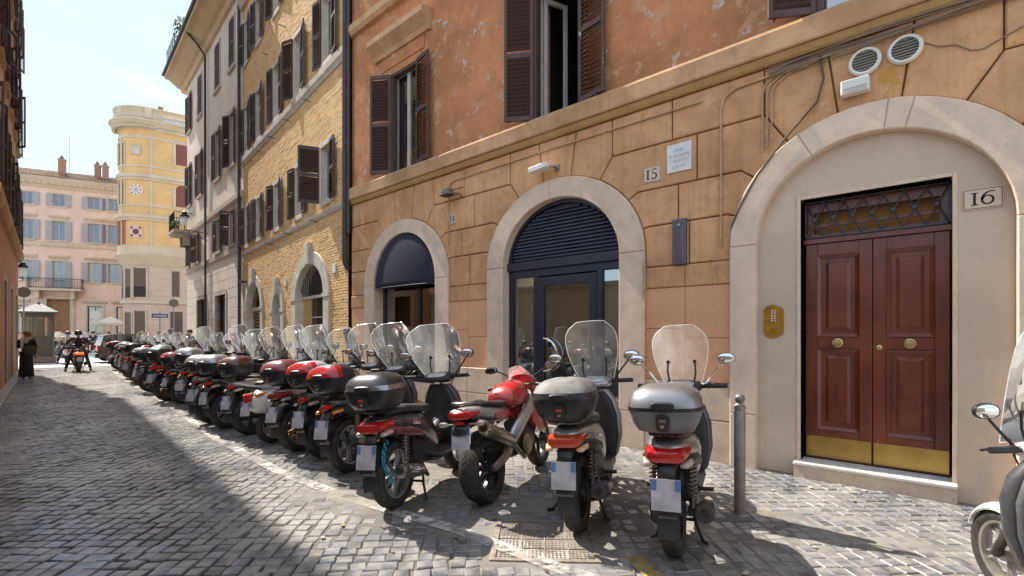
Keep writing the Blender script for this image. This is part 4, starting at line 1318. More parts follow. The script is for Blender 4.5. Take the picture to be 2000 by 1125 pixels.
for z in (0.6, 1.3, 2.0):
    MB().box(2.16, 3.12, -0.245, -0.21, z, z + 0.035).build('grille_rail', plain('pale_rail', (0.5, 0.48, 0.44), 0.6), BH)
A = y_arch[1]
MB().prism([(A['yc'] - A['rx'], 0), (A['yc'] + A['rx'], 0)] + arc(A['yc'], A['zs'], A['rx'], A['rz'], 0, 180, 12), -0.40, -0.32).build('door', plain('old_dark_door', (0.07, 0.045, 0.035), 0.6, 0, 0.3), BH)
for i in range(5):
    MB().tube([(A['yc'] - 0.3 + i * 0.15, -0.28, A['zs']), (A['yc'] - 0.3 + i * 0.15, -0.28, A['zs'] + 0.34)], 0.012, 5).build('grille_bar', M_GRILLE, BH)
A = y_arch[2]; yc, zs, rx, rz = A['yc'], A['zs'], A['rx'], A['rz']
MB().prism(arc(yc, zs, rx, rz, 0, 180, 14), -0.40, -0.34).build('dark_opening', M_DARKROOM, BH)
MB().box(yc - rx, yc + rx, -0.28, -0.12, zs - 0.10, zs + 0.03).build('transom', M_LIGHTST, BH)
M_ROLL = plain('brown_roller', (0.27, 0.15, 0.10), 0.55, 0.1, 0.2)
for i in range(19):
    z = 0.05 + i * 0.125
    MB().lathe([(0.05, -0.0), (0.05, 2 * rx)], (yc - rx, -0.27, z + 0.06), 'x', 8).build('roller_slat', M_ROLL, BH)
for i in range(9):
    x = yc - rx + 0.15 + i * (2 * rx - 0.3) / 8
    k = (x - yc) / rx
    MB().tube([(x, -0.2, zs), (x, -0.2, zs + rz * math.sqrt(max(0.03, 1 - k * k)) - 0.02)], 0.012, 5).build('grille_bar', M_GRILLE, BH)
# shop awning iron and a small lantern hood over the left arch
e = empty('wall_spotlight', (6.1, 10.72, 0), math.pi / 2 - R(YH), 'small black spotlight fixed above the roller-shuttered arch', 'light')
MB().box(9.45, 9.75, 0.02, 0.28, 3.52, 3.58).build('head', M_BLACK, e, bev=0.01)
MB().tube([(9.6, 0.0, 3.6), (9.6, 0.14, 3.56)], 0.012, 6).build('arm', M_BLACK, e)
e = empty('number_tile', (6.1, 10.72, 0), math.pi / 2 - R(YH), 'small white tile beside the wide barred arch', 'sign')
MB().box(0.72, 0.92, 0.005, 0.03, 3.08, 3.3).build('tile', M_WHITEP, e)
e = empty('number_tile', (6.1, 10.72, 0), math.pi / 2 - R(YH), 'small white tile above the narrow arched door', 'sign')
MB().box(4.72, 4.9, 0.005, 0.03, 3.05, 3.27).build('tile', M_WHITEP, e)
# iron rod anchors that throw long shadows
for i, (x, z) in enumerate(((2.6, 8.0), (4.3, 8.0), (6.0, 8.0), (7.6, 8.0), (2.4, 11.1), (4.8, 11.1), (6.8, 11.1), (2.0, 4.55), (4.2, 4.55), (6.3, 4.55), (8.9, 4.55))):
    o = MB().tube([(x, -0.02, z), (x, 0.22, z + 0.02)], 0.012, 5).build('wall_hook', M_BLACK, None)
    o.location = (6.1, 10.72, 0); o.rotation_euler = (0, 0, math.pi / 2 - R(YH))
    tag(o, 'short iron hook sticking out of the yellow brickwork', 'hook', 'iron hooks in the brick wall')

# ---------------------------------------------------------------- pale corner house
WP = (6.1 + YL * math.sin(R(YH)), 10.72 + YL * math.cos(R(YH)))
WA = 5.2; WL = 11.3
WH = wall_frame('corner_house', WP, WA, 'pale pink corner house with deep eaves and a white stone ground floor')
M_PALE = stucco('pale_pink_stucco', (0.90, 0.775, 0.66), streak=0.12, dirt=(0.4, 0.32, 0.27))
M_WSTONE = stone('white_ashlar', (0.78, 0.70, 0.60), 0.12, 0.8, 2)
M_WTRIM = stucco('trim_render', (0.62, 0.52, 0.43), streak=0.15)
M_EAVE = stucco('eave_boards', (0.76, 0.58, 0.37), streak=0.15)
BAY = [(1.25, 1.95), (3.75, 4.5), (7.45, 8.2), (10.2, 10.85)]
w_win = [(a, b, 12.75, 14.75) for a, b in BAY] + [(a, b, 8.65, 10.85) for a, b in BAY] + [(a, b, 5.3, 6.75) for a, b in ((1.3, 1.95), (3.6, 4.3), (8.1, 8.8), (10.6, 11.0))]
facade(WH, 0, WL, 5.0, 15.4, w_win, -0.4, 0.0, M_PALE)
w_door = [(2.7, 4.6, 0, 3.3), (6.5, 8.6, 0, 3.3)]
facade(WH, 0, WL, 0, 5.0, w_door, -0.4, -0.03, M_JOINT, 'masonry')
z = 0.0; row = 0
hs = [0.55, 0.42, 0.42, 0.42, 0.42, 0.42, 0.42, 0.42, 0.42, 0.42, 0.42, 0.42]
for h in hs:
    zt = min(5.0, z + h); x = 0.0 - (0.5 if row % 2 else 0.0)
    cuts = sorted((a, b) for a, b, za, zb in w_door if za - 0.01 < (z + zt) / 2 < zb)
    iv = []; c = 0.0
    for a, b in cuts:
        if a > c: iv.append((c, a))
        c = b
    iv.append((c, WL))
    for a, b in iv:
        xx = x
        while xx < b:
            xa, xb = max(a, xx), min(b, xx + 1.05)
            if xb - xa > 0.05:
                block('stone_block', [(xa, z), (xb, z), (xb, zt), (xa, zt)], M_WSTONE, WH, -0.04, 0.0, gap=0.006, ch=0.008)
            xx += 1.05
    z = zt; row += 1
    if z >= 4.99: break
MB().box(0.05, WL - 0.05, -9, -0.41, 0, 15.4).build('building_core', M_PALE, WH)
ew = MB().box(WL - 0.02, WL, -9, -0.0, 0, 15.4).build('end_wall', M_WSTONE, WH)
band(WH, 0, WL, [(-0.05, 4.85), (0.03, 4.85), (0.06, 4.95), (0.06, 5.15), (-0.05, 5.2)], M_WTRIM, 'ledge')
band(WH, 0, WL, [(-0.05, 6.95), (0.05, 6.95), (0.1, 7.05), (0.1, 7.25), (-0.05, 7.3)], M_WTRIM, 'ledge')
ev = band(WH, -0.2, WL + 0.75, [(-0.3, 15.35), (0.12, 15.35), (0.2, 15.55), (0.35, 15.6), (0.75, 15.9), (0.95, 15.92), (0.98, 16.15), (-0.3, 16.3)], M_EAVE, 'eaves')
MB().tube([(-0.2, 1.02, 16.12), (WL + 0.8, 1.02, 16.12)], 0.07, 8).build('gutter', M_DPIPE, WH)
for i, (a, b, z0, z1) in enumerate(w_win):
    simple_window(WH, a, b, z0, z1, M_WFRAME, M_GLASS, -0.14, sill=M_WTRIM, surround=M_WTRIM, depth=0.035)
    w = (b - a) / 2 + 0.03
    a0, a1 = [(8, 172), (12, 170), (10, 171), (9, 172), (26, 170), (8, 172)][i % 6]
    if i in (0, 1, 2):      # closed leaves
        a0, a1 = 176, 4
        shutter(WH, b, 0.05, z0 + 0.02, w - 0.03, z1 - z0 - 0.04, a0, M_SHUT2, single=False); shutter(WH, a, 0.05, z0 + 0.02, w - 0.03, z1 - z0 - 0.04, a1, M_SHUT2, single=False)
    else:
        if i == 8: a0 = 75
        shutter(WH, b + 0.01, 0.05, z0, w, z1 - z0, a0, M_SHUT2, single=False)
        shutter(WH, a - 0.01, 0.055, z0, w, z1 - z0, a1, M_SHUT2, single=False)
for a, b, z0, z1 in w_door:
    f = MB(); t = 0.16
    f.box(a - t, a, -0.2, 0.03, 0, z1 + t); f.box(b, b + t, -0.2, 0.03, 0, z1 + t); f.box(a, b, -0.2, 0.03, z1, z1 + t)
    f.build('door_surround', M_LIGHTST, WH)
    simple_window(WH, a, b, 0.05, z1, M_BLACK, M_GLASS, -0.25, fw=0.09, room=plain('dim_shop', (0.16, 0.13, 0.09), 0.9))
for xx, rr in ((6.15, 0.05), (0.12, 0.06)):
    dp = MB().tube([(xx, 1.0, 16.05), (xx, 0.5, 15.6), (xx, 0.12, 15.1), (xx, 0.10, 0.2)], rr, 8).build('downpipe', M_DPIPE, None, smooth=50)
    dp.location = (WP[0], WP[1], 0); dp.rotation_euler = (0, 0, math.pi / 2 - R(WA))
    tag(dp, 'dark downpipe running from the deep eaves past the wall lantern' if xx > 1 else 'dark downpipe where the pale house meets the brick house', 'downpipe')
# balcony at the corner
bal = MB()
bal.box(9.9, WL + 0.35, 0.0, 0.85, 7.02, 7.17); bal.box(10.0, WL + 0.25, 0, 0.75, 6.92, 7.02)
bo = bal.build('balcony', M_WTRIM, WH, bev=0.01)
for x in (10.15, WL - 0.1):
    MB().prism([(x, 6.4), (x + 0.16, 6.4), (x + 0.16, 6.92), (x, 6.92)], 0.0, 0.35).build('bracket', M_WTRIM, bo)
rl = MB()
pts = [(9.95, 0.0), (9.95, 0.8), (WL + 0.3, 0.8), (WL + 0.3, 0.0)]
rl.tube([(x, y, 8.1) for x, y in pts], 0.02, 6)
for (xa, ya), (xb, yb) in zip(pts, pts[1:]):
    n = int(math.hypot(xb - xa, yb - ya) / 0.11)
    for i in range(n + 1):
        x, y = xa + (xb - xa) * i / n, ya + (yb - ya) * i / n
        rl.tube([(x, y, 7.17), (x, y, 8.1)], 0.009, 4)
rl.build('railing', M_BLACK, bo)
# wall lantern on a scrolled arm
LANT = ln = empty('wall_lantern', (WP[0], WP[1], 0), math.pi / 2 - R(WA), 'black wrought-iron wall lantern on a scrolled arm of the pale corner house', 'street lamp')
MB().tube([(6.2, 0.0, 6.45), (6.2, 0.6, 6.5), (6.2, 0.95, 6.52)], 0.022, 8).build('arm', M_BLACK, ln)
MB().tube([(6.2, 0.0, 6.1), (6.2, 0.25, 6.2), (6.2, 0.45, 6.48)], 0.015, 6).build('scroll', M_BLACK, ln)
MB().tube([(6.2, 0.95, 6.52), (6.2, 0.95, 6.72)], 0.02, 6).build('stem', M_BLACK, ln)
MB().lathe([(0.07, 6.70), (0.11, 6.72), (0.19, 7.12), (0.17, 7.12), (0.09, 6.74)], (6.2, 0.95, 0), 'z', 6).build('glass', clear('lantern_glass', (0.93, 0.95, 0.95), 0.15, 0.1, haze=0.25), ln)
MB().lathe([(0.21, 7.12), (0.22, 7.15), (0.12, 7.28), (0.10, 7.36), (0.03, 7.40), (0.0, 7.45)], (6.2, 0.95, 0), 'z', 6).build('cap', M_BLACK, ln)
# terrace planting above the eaves
tp = empty('terrace_plant', (WP[0], WP[1], 0), math.pi / 2 - R(WA), 'leafy green shrub in a pot on the roof terrace above the eaves', 'plant')
MB().lathe([(0.16, 16.25), (0.22, 16.6), (0.20, 16.6), (0.0, 16.55)], (8.6, 0.6, 0), 'z', 10).build('pot', plain('terracotta', (0.4, 0.17, 0.09), 0.8), tp)
lf = MB(); rl_ = random.Random(4)
for i in range(420):
    a, r = rl_.uniform(0, 6.28), rl_.uniform(0.0, 1) ** 0.6
    p = Vector((8.6 + 0.5 * r * math.cos(a), 0.6 + 0.45 * r * math.sin(a), 17.15 + rl_.uniform(-0.55, 0.6)))
    u = Vector((rl_.uniform(-1, 1), rl_.uniform(-1, 1), rl_.uniform(-1, 1))).normalized() * 0.08
    v = u.orthogonal().normalized() * 0.045
    lf.add([p - u, p + v, p + u, p - v], [(0, 1, 2, 3)])
lf.build('foliage', per_piece('leaf', (0.09, 0.15, 0.035), 0.4, 0.6), tp)
tr = empty('terrace_screen', (WP[0], WP[1], 0), math.pi / 2 - R(WA), 'dark framed glass screen along the roof terrace edge', 'railing')
for i in range(4):
    MB().box(9.4 + i * 0.66, 10.04 + i * 0.66, 0.86, 0.88, 16.2, 17.3).build('panel', clear('dark_glass', (0.35, 0.40, 0.45), 0.1), tr)
    MB().box(9.37 + i * 0.66, 9.40 + i * 0.66, 0.85, 0.89, 16.2, 17.35).build('post', M_BLACK, tr)
MB().box(9.37, 12.05, 0.85, 0.89, 17.3, 17.35).build('top_rail', M_BLACK, tr)
gp = empty('flower_box', (WP[0], WP[1], 0), math.pi / 2 - R(WA), 'terracotta box with green leaves on the corner balcony', 'plant')
MB().box(10.0, 10.6, 0.6, 0.76, 7.18, 7.38).build('box', plain('terracotta', (0.4, 0.17, 0.09), 0.8), gp)
lf = MB()
for i in range(160):
    p = Vector((10.3 + rl_.uniform(-0.32, 0.32), 0.68 + rl_.uniform(-0.13, 0.15), 7.45 + rl_.uniform(-0.08, 0.2)))
    u = Vector((rl_.uniform(-1, 1), rl_.uniform(-1, 1), rl_.uniform(-1, 1))).normalized() * 0.06
    v = u.orthogonal().normalized() * 0.035
    lf.add([p - u, p + v, p + u, p - v], [(0, 1, 2, 3)])
lf.build('foliage', plain('bright_leaf', (0.03, 0.22, 0.08), 0.6), gp)

# ---------------------------------------------------------------- yellow corner building with the rounded bay
TH = wall_frame('bay_building', (13.08, 45.32), 282, 'yellow corner building with rounded bay, white bands and a balustrade on top')
M_YEL = stucco('warm_yellow_stucco', (0.84, 0.585, 0.285), streak=0.05)
M_CREAMT = stucco('cream_trim', (0.72, 0.64, 0.50), streak=0.08)
M_TSTONE = stone('pale_stone_base', (0.60, 0.49, 0.41), 0.12, 0.8, 1.5)
M_MAROON = plain('maroon_blind', (0.22, 0.075, 0.065), 0.7, 0, 0.2)
CXB, CDB, RXB, RYB = 3.45, -1.9, 2.12, 1.95
def bay_pt(a, off=0.0):
    return (CXB + (RXB + off) * math.cos(R(a)), CDB + (RYB + off) * math.sin(R(a)))
def bay_band(z0, z1, off, mat, name, a0=90, a1=-20, flat=True, off2=None, n=16):
    """curved band round the bay and on along the flat wall to the right"""
    path = [bay_pt(a0 + (a1 - a0) * i / n, off) for i in range(n + 1)]
    if flat: path = [(-4.0, path[0][1]), ] + path
    o2 = off if off2 is None else off2
    path2 = [bay_pt(a0 + (a1 - a0) * i / n, o2) for i in range(n + 1)]
    if flat: path2 = [(-4.0, path2[0][1])] + path2
    inner = [bay_pt(a0 + (a1 - a0) * i / n, -0.5) for i in range(n + 1)]
    if flat: inner = [(-4.0, inner[0][1])] + inner
    mb = MB()
    rings = [[(p[0], p[1], z0), (q[0], q[1], z1), (r[0], r[1], z1), (r[0], r[1], z0)] for p, q, r in zip(path, path2, inner)]
    mb.loft(rings, True)
    return mb.build(name, mat, TH, smooth=30)
bay_band(7.6, 17.2, 0.0, M_YEL, 'wall')
bay_band(0.0, 7.0, -0.25, M_TSTONE, 'base_wall')
MB().box(-4, 3.4, -9, -0.55, 0, 17.2).build('building_core', M_YEL, TH)
for z0, z1, off in ((16.55, 16.75, 0.05), (14.35, 14.5, 0.05), (13.35, 13.55, 0.1), (13.55, 13.8, 0.2), (11.35, 11.5, 0.05), (10.25, 10.45, 0.1), (10.45, 10.7, 0.2), (7.6, 8.35, 0.08), (3.9, 4.1, -0.1)):
    bay_band(z0, z1, off, M_CREAMT, 'band')
bay_band(6.85, 7.6, -0.2, M_CREAMT, 'corbel', off2=0.25)
bay_band(17.2, 17.45, 0.1, M_CREAMT, 'cornice'); bay_band(17.45, 17.75, 0.25, M_CREAMT, 'cornice', off2=0.55); bay_band(17.75, 17.85, 0.62, M_CREAMT, 'cornice')
for a in (28, 88):
    p0, p1 = bay_pt(a - 2.2, 0.06), bay_pt(a + 2.2, 0.06)
    q0, q1 = bay_pt(a - 2.2, -0.1), bay_pt(a + 2.2, -0.1)
    MB().loft([[(p0[0], p0[1], z), (p1[0], p1[1], z), (q1[0], q1[1], z), (q0[0], q0[1], z)] for z in (8.35, 16.6)], True).build('pilaster', M_CREAMT, TH)
# dentils
for i in range(34):
    a = 95 - i * 3.4
    p = bay_pt(a, 0.32); nrm = Vector((math.cos(R(a)) / RXB, math.sin(R(a)) / RYB)).normalized()
    o = MB().box(-0.05, 0.05, -0.1, 0.12, 17.28, 17.44).build('dentil', M_CREAMT, TH)
    o.location = (p[0], p[1], 0); o.rotation_euler = (0, 0, math.atan2(nrm.y, nrm.x) - math.pi / 2)
# balustrade
bay_band(17.85, 18.0, 0.35, M_CREAMT, 'balustrade_plinth'); bay_band(18.72, 18.85, 0.38, M_CREAMT, 'balustrade_rail')
bl = MB().lathe([(0.05, 0), (0.055, 0.08), (0.09, 0.25), (0.04, 0.5), (0.055, 0.68), (0.055, 0.72)], n=8).mesh('baluster', M_CREAMT, 40)
for i in range(40):
    a = 100 - i * 2.4
    if a < 0: break
    p = bay_pt(a, 0.28)
    if 40 > a > 30 or 88 > a > 80: continue
    inst('baluster', bl, TH, (p[0], p[1], 18.0))
for i in range(22):
    inst('baluster', bl, TH, (CXB - 0.45 - i * 0.17, bay_pt(90, 0.28)[1], 18.0))
for a in (35, 84):
    p = bay_pt(a, 0.25)
    MB().box(p[0] - 0.22, p[0] + 0.22, p[1] - 0.15, p[1] + 0.15, 18.0, 18.72).build('pedestal', M_CREAMT, TH)
# windows of the bay: three tall arched lights on each floor
def on_bay(name, mb_fn, mat, a, z, off=0.0, parent=TH):
    p = bay_pt(a, off); nrm = Vector((math.cos(R(a)) / RXB, math.sin(R(a)) / RYB)).normalized()
    o = mb_fn.build(name, mat, parent)
    o.location = (p[0], p[1], z); o.rotation_euler = (0, 0, math.atan2(nrm.y, nrm.x) - math.pi / 2)
    return o
for fl, (z0, h, arched) in enumerate(((14.6, 1.55, False), (11.55, 1.5, True), (8.4, 1.7, True))):
    for a in (8, 20, 32):
        pts = [(-0.17, 0), (0.17, 0), (0.17, h)] + (arc(0, h, 0.17, 0.2, 0, 180, 8)[1:] if arched else [(-0.17, h)])
        w = on_bay('window', MB().prism(pts, -0.06, 0.02), M_MAROON, a - 1, z0)
    for a in (2, 14, 26, 38):
        on_bay('colonnette', MB().lathe([(0.07, 0), (0.06, 0.1), (0.055, h - 0.1), (0.08, h), (0.08, h + 0.12)], (0, 0.03, 0), 'z', 8), M_CREAMT if fl < 2 else plain('red_column', (0.42, 0.16, 0.08), 0.5), a - 1, z0)
# square and round plaques
pl0 = on_bay('plaque', MB().box(-0.33, 0.33, -0.05, 0.05, -0.36, 0.36), stone('plaque_grey', (0.5, 0.44, 0.40), 0.2), 62, 15.6)
MB().box(-0.26, 0.26, 0.05, 0.06, -0.29, 0.29).build('field', stone('plaque_pale', (0.60, 0.53, 0.48), 0.2), pl0)
pl1 = on_bay('medallion', MB().lathe([(0.0, 0.07), (0.2, 0.06), (0.42, 0.05), (0.45, 0.02), (0.45, -0.05)], (0, 0, 0), 'y', 24), plain('medallion_white', (0.75, 0.72, 0.66), 0.7), 62, 12.55)
for i in range(8):
    MB().lathe([(0.055, 0.05), (0.055, 0.075), (0.0, 0.076)], (0.33 * math.cos(i * math.pi / 4), 0, 0.33 * math.sin(i * math.pi / 4)), 'y', 10).build('roundel', M_MAROON, pl1)
MB().lathe([(0.18, 0.055), (0.18, 0.08), (0.0, 0.082)], (0, 0, 0), 'y', 14).build('centre', stone('plaque_grey', (0.5, 0.44, 0.40), 0.2), pl1)
pl2 = on_bay('plaque', MB().box(-0.42, 0.42, -0.05, 0.05, -0.45, 0.45), plain('pink_panel', (0.68, 0.52, 0.48), 0.7), 62, 9.35)
for x, z, r in ((0, 0, 0.22), (-0.28, 0.3, 0.09), (0.28, 0.3, 0.09), (-0.28, -0.3, 0.09), (0.28, -0.3, 0.09)):
    MB().lathe([(r, 0.05), (r, 0.065), (0, 0.066)], (x, 0, z), 'y', 16).build('roundel', plain('porphyry', (0.16, 0.055, 0.06), 0.5), pl2)
fy = bay_pt(90)[1]
for z0, z1, ar in ((14.9, 16.5, False), (11.6, 12.9, True)):
    pts = [(1.15, z0), (1.95, z0), (1.95, z1)] + (arc(1.55, z1, 0.4, 0.4, 0, 180, 8)[1:] if ar else [(1.15, z1)])
    MB().prism(pts, fy - 0.05, fy + 0.02).build('window', M_MAROON, TH)
    MB().box(1.95, 2.12, fy - 0.05, fy + 0.07, z0 - 0.1, z1 + 0.2).build('surround', M_CREAMT, TH)
for a, z0, z1, w in ((14, 4.35, 6.5, 0.2), (38, 4.35, 6.55, 0.26), (66, 4.4, 6.6, 0.42), (38, 0.2, 3.2, 0.3), (66, 0.2, 3.3, 0.36)):
    w_ = on_bay('window', MB().box(-w, w, -0.05, 0.03, 0, z1 - z0), plain('bronze_glass', (0.10, 0.07, 0.06), 0.25), a, z0, -0.25)
    MB().box(-w, w, 0.03, 0.045, 0, 0.8).build('railing', M_BLACK, w_)
    MB().box(-w - 0.1, -w, -0.05, 0.07, -0.1, z1 - z0 + 0.1).build('surround', M_TSTONE, w_); MB().box(w, w + 0.1, -0.05, 0.07, -0.1, z1 - z0 + 0.1).build('surround', M_TSTONE, w_)
for x0, x1, z0, z1 in ((1.7, 2.2, 4.5, 6.5), (1.5, 2.3, 0.2, 3.3)):
    MB().box(x0, x1, fy - 0.30, fy - 0.22, z0, z1).build('window', plain('bronze_glass', (0.10, 0.07, 0.06), 0.25), TH)
for i in range(15):
    bay_band(0.45 * i + 0.42, 0.45 * i + 0.435, -0.244, plain('stone_joint', (0.36, 0.30, 0.25), 0.9), 'joint')
ch = empty('chimney', (13.08, 45.32, 0), math.pi / 2 - R(282), 'small white chimney with a clay cowl behind the balustrade', 'chimney')
MB().box(2.7, 3.1, -3.2, -2.8, 17.5, 19.7).build('stack', M_CREAMT, ch); MB().lathe([(0.2, 19.7), (0.24, 19.8), (0.15, 20.1), (0.2, 20.3), (0.0, 20.4)], (2.9, -3.0, 0), 'z', 8).build('cowl', plain('cowl_clay', (0.22, 0.14, 0.11), 0.8), ch)

# ---------------------------------------------------------------- pink palazzo closing the square
PX0 = 9.0
PK = wall_frame('pink_palazzo', (6.26 + PX0 * math.sin(R(112)), 60.41 + PX0 * math.cos(R(112))), 292, 'pink palazzo with grey shutters, balcony over a wooden portal and tiled roof')
M_PINK = stucco('pink_stucco', (0.90, 0.70, 0.60), streak=0.06)
M_PTRIM = stucco('pink_trim', (0.70, 0.60, 0.48), streak=0.08)
M_GSHUT = plain('blue_grey_shutter', (0.36, 0.37, 0.41), 0.6, 0, 0.15)
M_BLUEG = clear('sky_glass', (0.5, 0.58, 0.66), 0.2)
def X(L): return PX0 - L
centers = [-5.5, -2.75, -0.54, 1.97, 3.5, 6.0]
p_win = []
for c in centers:
    p_win += [(X(c) - 0.40, X(c) + 0.40, 13.15, 14.25), (X(c) - 0.42, X(c) + 0.42, 10.05, 11.8)]
    if c != -0.54:
        p_win.append((X(c) - 0.42, X(c) + 0.42, 6.35, 8.15))
p_win.append((X(-0.54) - 0.42, X(-0.54) + 0.42, 5.75, 8.15))
g_win = [(X(2.06) - 0.55, X(2.06) + 0.55, 1.6, 4.1), (X(4.2) - 0.55, X(4.2) + 0.55, 1.6, 4.1), (X(-3.4) - 0.55, X(-3.4) + 0.55, 1.6, 4.1)]
p_door = (X(0.26), X(-1.36), 0.0, 4.7)
facade(PK, 0, 17, 0, 15.0, p_win + g_win + [p_door], -0.4, 0, M_PINK)
MB().box(0, 17, -10, -0.45, 0, 15.2).build('building_core', M_PINK, PK)
band(PK, 0, 17, [(-0.05, 9.45), (0.08, 9.45), (0.12, 9.55), (0.12, 9.85), (-0.05, 9.9)], M_PTRIM, 'string_course')
band(PK, 0, 17, [(-0.05, 14.75), (0.1, 14.75), (0.15, 14.95), (0.3, 15.05), (0.5, 15.4), (0.55, 15.6), (-0.05, 15.65)], M_PTRIM, 'cornice')
md = MB().box(-0.09, 0.09, 0.1, 0.42, 15.03, 15.2).mesh('modillion', M_PTRIM)
for i in range(34):
    inst('modillion', md, PK, (0.3 + i * 0.5, 0, 0))
for (a, b, z0, z1) in p_win:
    simple_window(PK, a, b, z0, z1, M_WFRAME, M_BLUEG, -0.14, sill=M_PTRIM, surround=M_PTRIM, depth=0.04)
    if z0 < 12:
        band(PK, a - 0.3, b + 0.3, [(-0.05, z1 + 0.22), (0.05, z1 + 0.22), (0.18, z1 + 0.4), (0.2, z1 + 0.48), (-0.05, z1 + 0.5)], M_PTRIM, 'hood_mould')
    w = (b - a) / 2 + 0.05
    MB().box(b + 0.02, b + 0.02 + w, 0.04, 0.08, z0, z1).build('shutter', M_GSHUT, PK)
    MB().box(a - 0.02 - w, a - 0.02, 0.04, 0.08, z0, z1).build('shutter', M_GSHUT, PK)
for (a, b, z0, z1) in g_win:
    simple_window(PK, a, b, z0, z1, M_BLACK, M_GLASS, -0.2, surround=M_PTRIM, sill=M_PTRIM, depth=0.06)
    band(PK, a - 0.35, b + 0.35, [(-0.05, 4.35), (0.05, 4.35), (0.18, 4.5), (0.2, 4.6), (-0.05, 4.62)], M_PTRIM, 'hood_mould')
    for i in range(7):
        MB().tube([(a + 0.08 + i * 0.157, -0.06, z0), (a + 0.08 + i * 0.157, -0.06, z1)], 0.012, 4).build('grille_bar', M_GRILLE, PK)
a, b, z0, z1 = p_door
fr = MB(); t = 0.32
fr.box(a - t, a, -0.2, 0.12, 0, z1 + 0.3); fr.box(b, b + t, -0.2, 0.12, 0, z1 + 0.3); fr.box(a, b, -0.2, 0.12, z1, z1 + 0.3)
fr.build('portal', M_PTRIM, PK)
M_PDOOR = plain('oak_portal_wood', (0.30, 0.155, 0.075), 0.6, 0, 0.25, 6)
pdo = MB().box(a, b, -0.32, -0.26, 0, z1).build('door', M_PDOOR, PK)
for i in range(2):
    for j in range(5):
        xx = a + 0.08 + i * (b - a) / 2; zz = 0.15 + j * 0.9
        MB().box(xx, xx + (b - a) / 2 - 0.16, -0.26, -0.235, zz, zz + 0.76).build('panel', M_PDOOR, pdo, bev=0.02)
bal = MB().box(X(1.3), X(-2.5), 0.0, 0.95, 5.42, 5.62).build('balcony', M_PTRIM, PK)
for x in (X(0.6), X(-1.85)):
    MB().prism([(x - 0.15, 4.7), (x + 0.15, 4.7), (x + 0.15, 5.42), (x - 0.15, 5.42)], 0.05, 0.75).build('console', M_PTRIM, bal)
rl = MB()
xa, xb = X(1.25), X(-2.45)
for z in (5.7, 6.5): rl.tube([(xa, 0, z), (xa, 0.9, z), (xb, 0.9, z), (xb, 0, z)], 0.025, 5)
for i in range(34):
    x = xa + (xb - xa) * i / 33
    rl.tube([(x, 0.9, 5.62), (x, 0.9, 6.5)], 0.012, 4)
for i in range(1, 7):
    rl.tube([(xa, i * 0.13, 5.62), (xa, i * 0.13, 6.5)], 0.012, 4); rl.tube([(xb, i * 0.13, 5.62), (xb, i * 0.13, 6.5)], 0.012, 4)
rl.build('railing', M_BLACK, bal)
# tiled roof: half-round tiles in courses
M_TILE = per_piece('clay_tile', (0.42, 0.29, 0.21), 0.35, 0.85, hue=(0.55, 0.42, 0.30), scale=9, bmp=0.2)
rf = MB().add([(-0.3, 0.6, 15.60), (17.3, 0.6, 15.60), (17.3, -4.5, 17.35), (-0.3, -4.5, 17.35)], [(0, 1, 2, 3)]).build('roof', M_TILE, PK)
tl = MB()
for i in range(70):
    x = -0.2 + i * 0.25
    for j in range(11):
        y0 = 0.66 - j * 0.46; y1 = y0 - 0.5
        zz0 = 15.62 + (0.6 - y0) * 0.343 + 0.05; zz1 = 15.62 + (0.6 - y1) * 0.343 + 0.015
        n = 5; r0, r1 = 0.105, 0.085
        ring0 = [(x + r0 * math.cos(math.pi * k / n), y0, zz0 + r0 * math.sin(math.pi * k / n)) for k in range(n + 1)]
        ring1 = [(x + r1 * math.cos(math.pi * k / n), y1, zz1 + r1 * math.sin(math.pi * k / n)) for k in range(n + 1)]
        tl.loft([ring0, ring1], False, closed=False)
to = tl.build('roof_tiles', M_TILE, rf, smooth=60); to['kind'] = 'stuff'
for L, h, cw, lab in ((-0.9, 1.5, 0.5, 'squat brick chimney with a pointed clay cowl on the tiled roof'), (1.75, 1.35, 0.42, 'first of the paired brick chimneys with pointed cowls on the tiled roof'), (2.35, 1.4, 0.42, 'second of the paired brick chimneys with pointed cowls on the tiled roof'), (3.9, 1.5, 0.5, 'flat-topped brick chimney near the rounded bay')):
    c = empty('chimney', (PK.location.x, PK.location.y, 0), PK.rotation_euler.z, lab, 'chimney')
    x = X(L)
    MB().box(x - cw / 2, x + cw / 2, -2.2, -1.8, 16.0, 16.4 + h).build('stack', per_piece('chimney_brick', (0.42, 0.24, 0.17), 0.2, 0.9), c)
    MB().box(x - cw / 2 - 0.05, x + cw / 2 + 0.05, -2.25, -1.75, 16.4 + h, 16.5 + h).build('cap', plain('cap_stone', (0.4, 0.33, 0.28), 0.9), c)
    if L < 3:
        MB().prism([(x - 0.2, 16.5 + h), (x + 0.2, 16.5 + h), (x + 0.03, 16.85 + h), (x - 0.03, 16.85 + h)], -2.15, -1.85).build('cowl', plain('cowl_clay', (0.22, 0.14, 0.11), 0.8), c)
for L, h in ((-0.5, 20.5), (3.3, 20.0)):
    o = MB().tube([(X(L), -2.5, 16.2), (X(L), -2.5, h)], 0.02, 5)
    for k in range(4):
        o.tube([(X(L) - 0.3 + 0.05 * k, -2.5, h - 0.1 - k * 0.15), (X(L) + 0.3 - 0.05 * k, -2.5, h - 0.1 - k * 0.15)], 0.012, 4)
    o = o.build('roof_antenna', M_GREYMET, None)
    o.location = PK.location; o.rotation_euler = PK.rotation_euler
    tag(o, 'thin television aerial behind the squat chimney' if L < 0 else 'thin television aerial beside the flat-topped chimney', 'aerial')

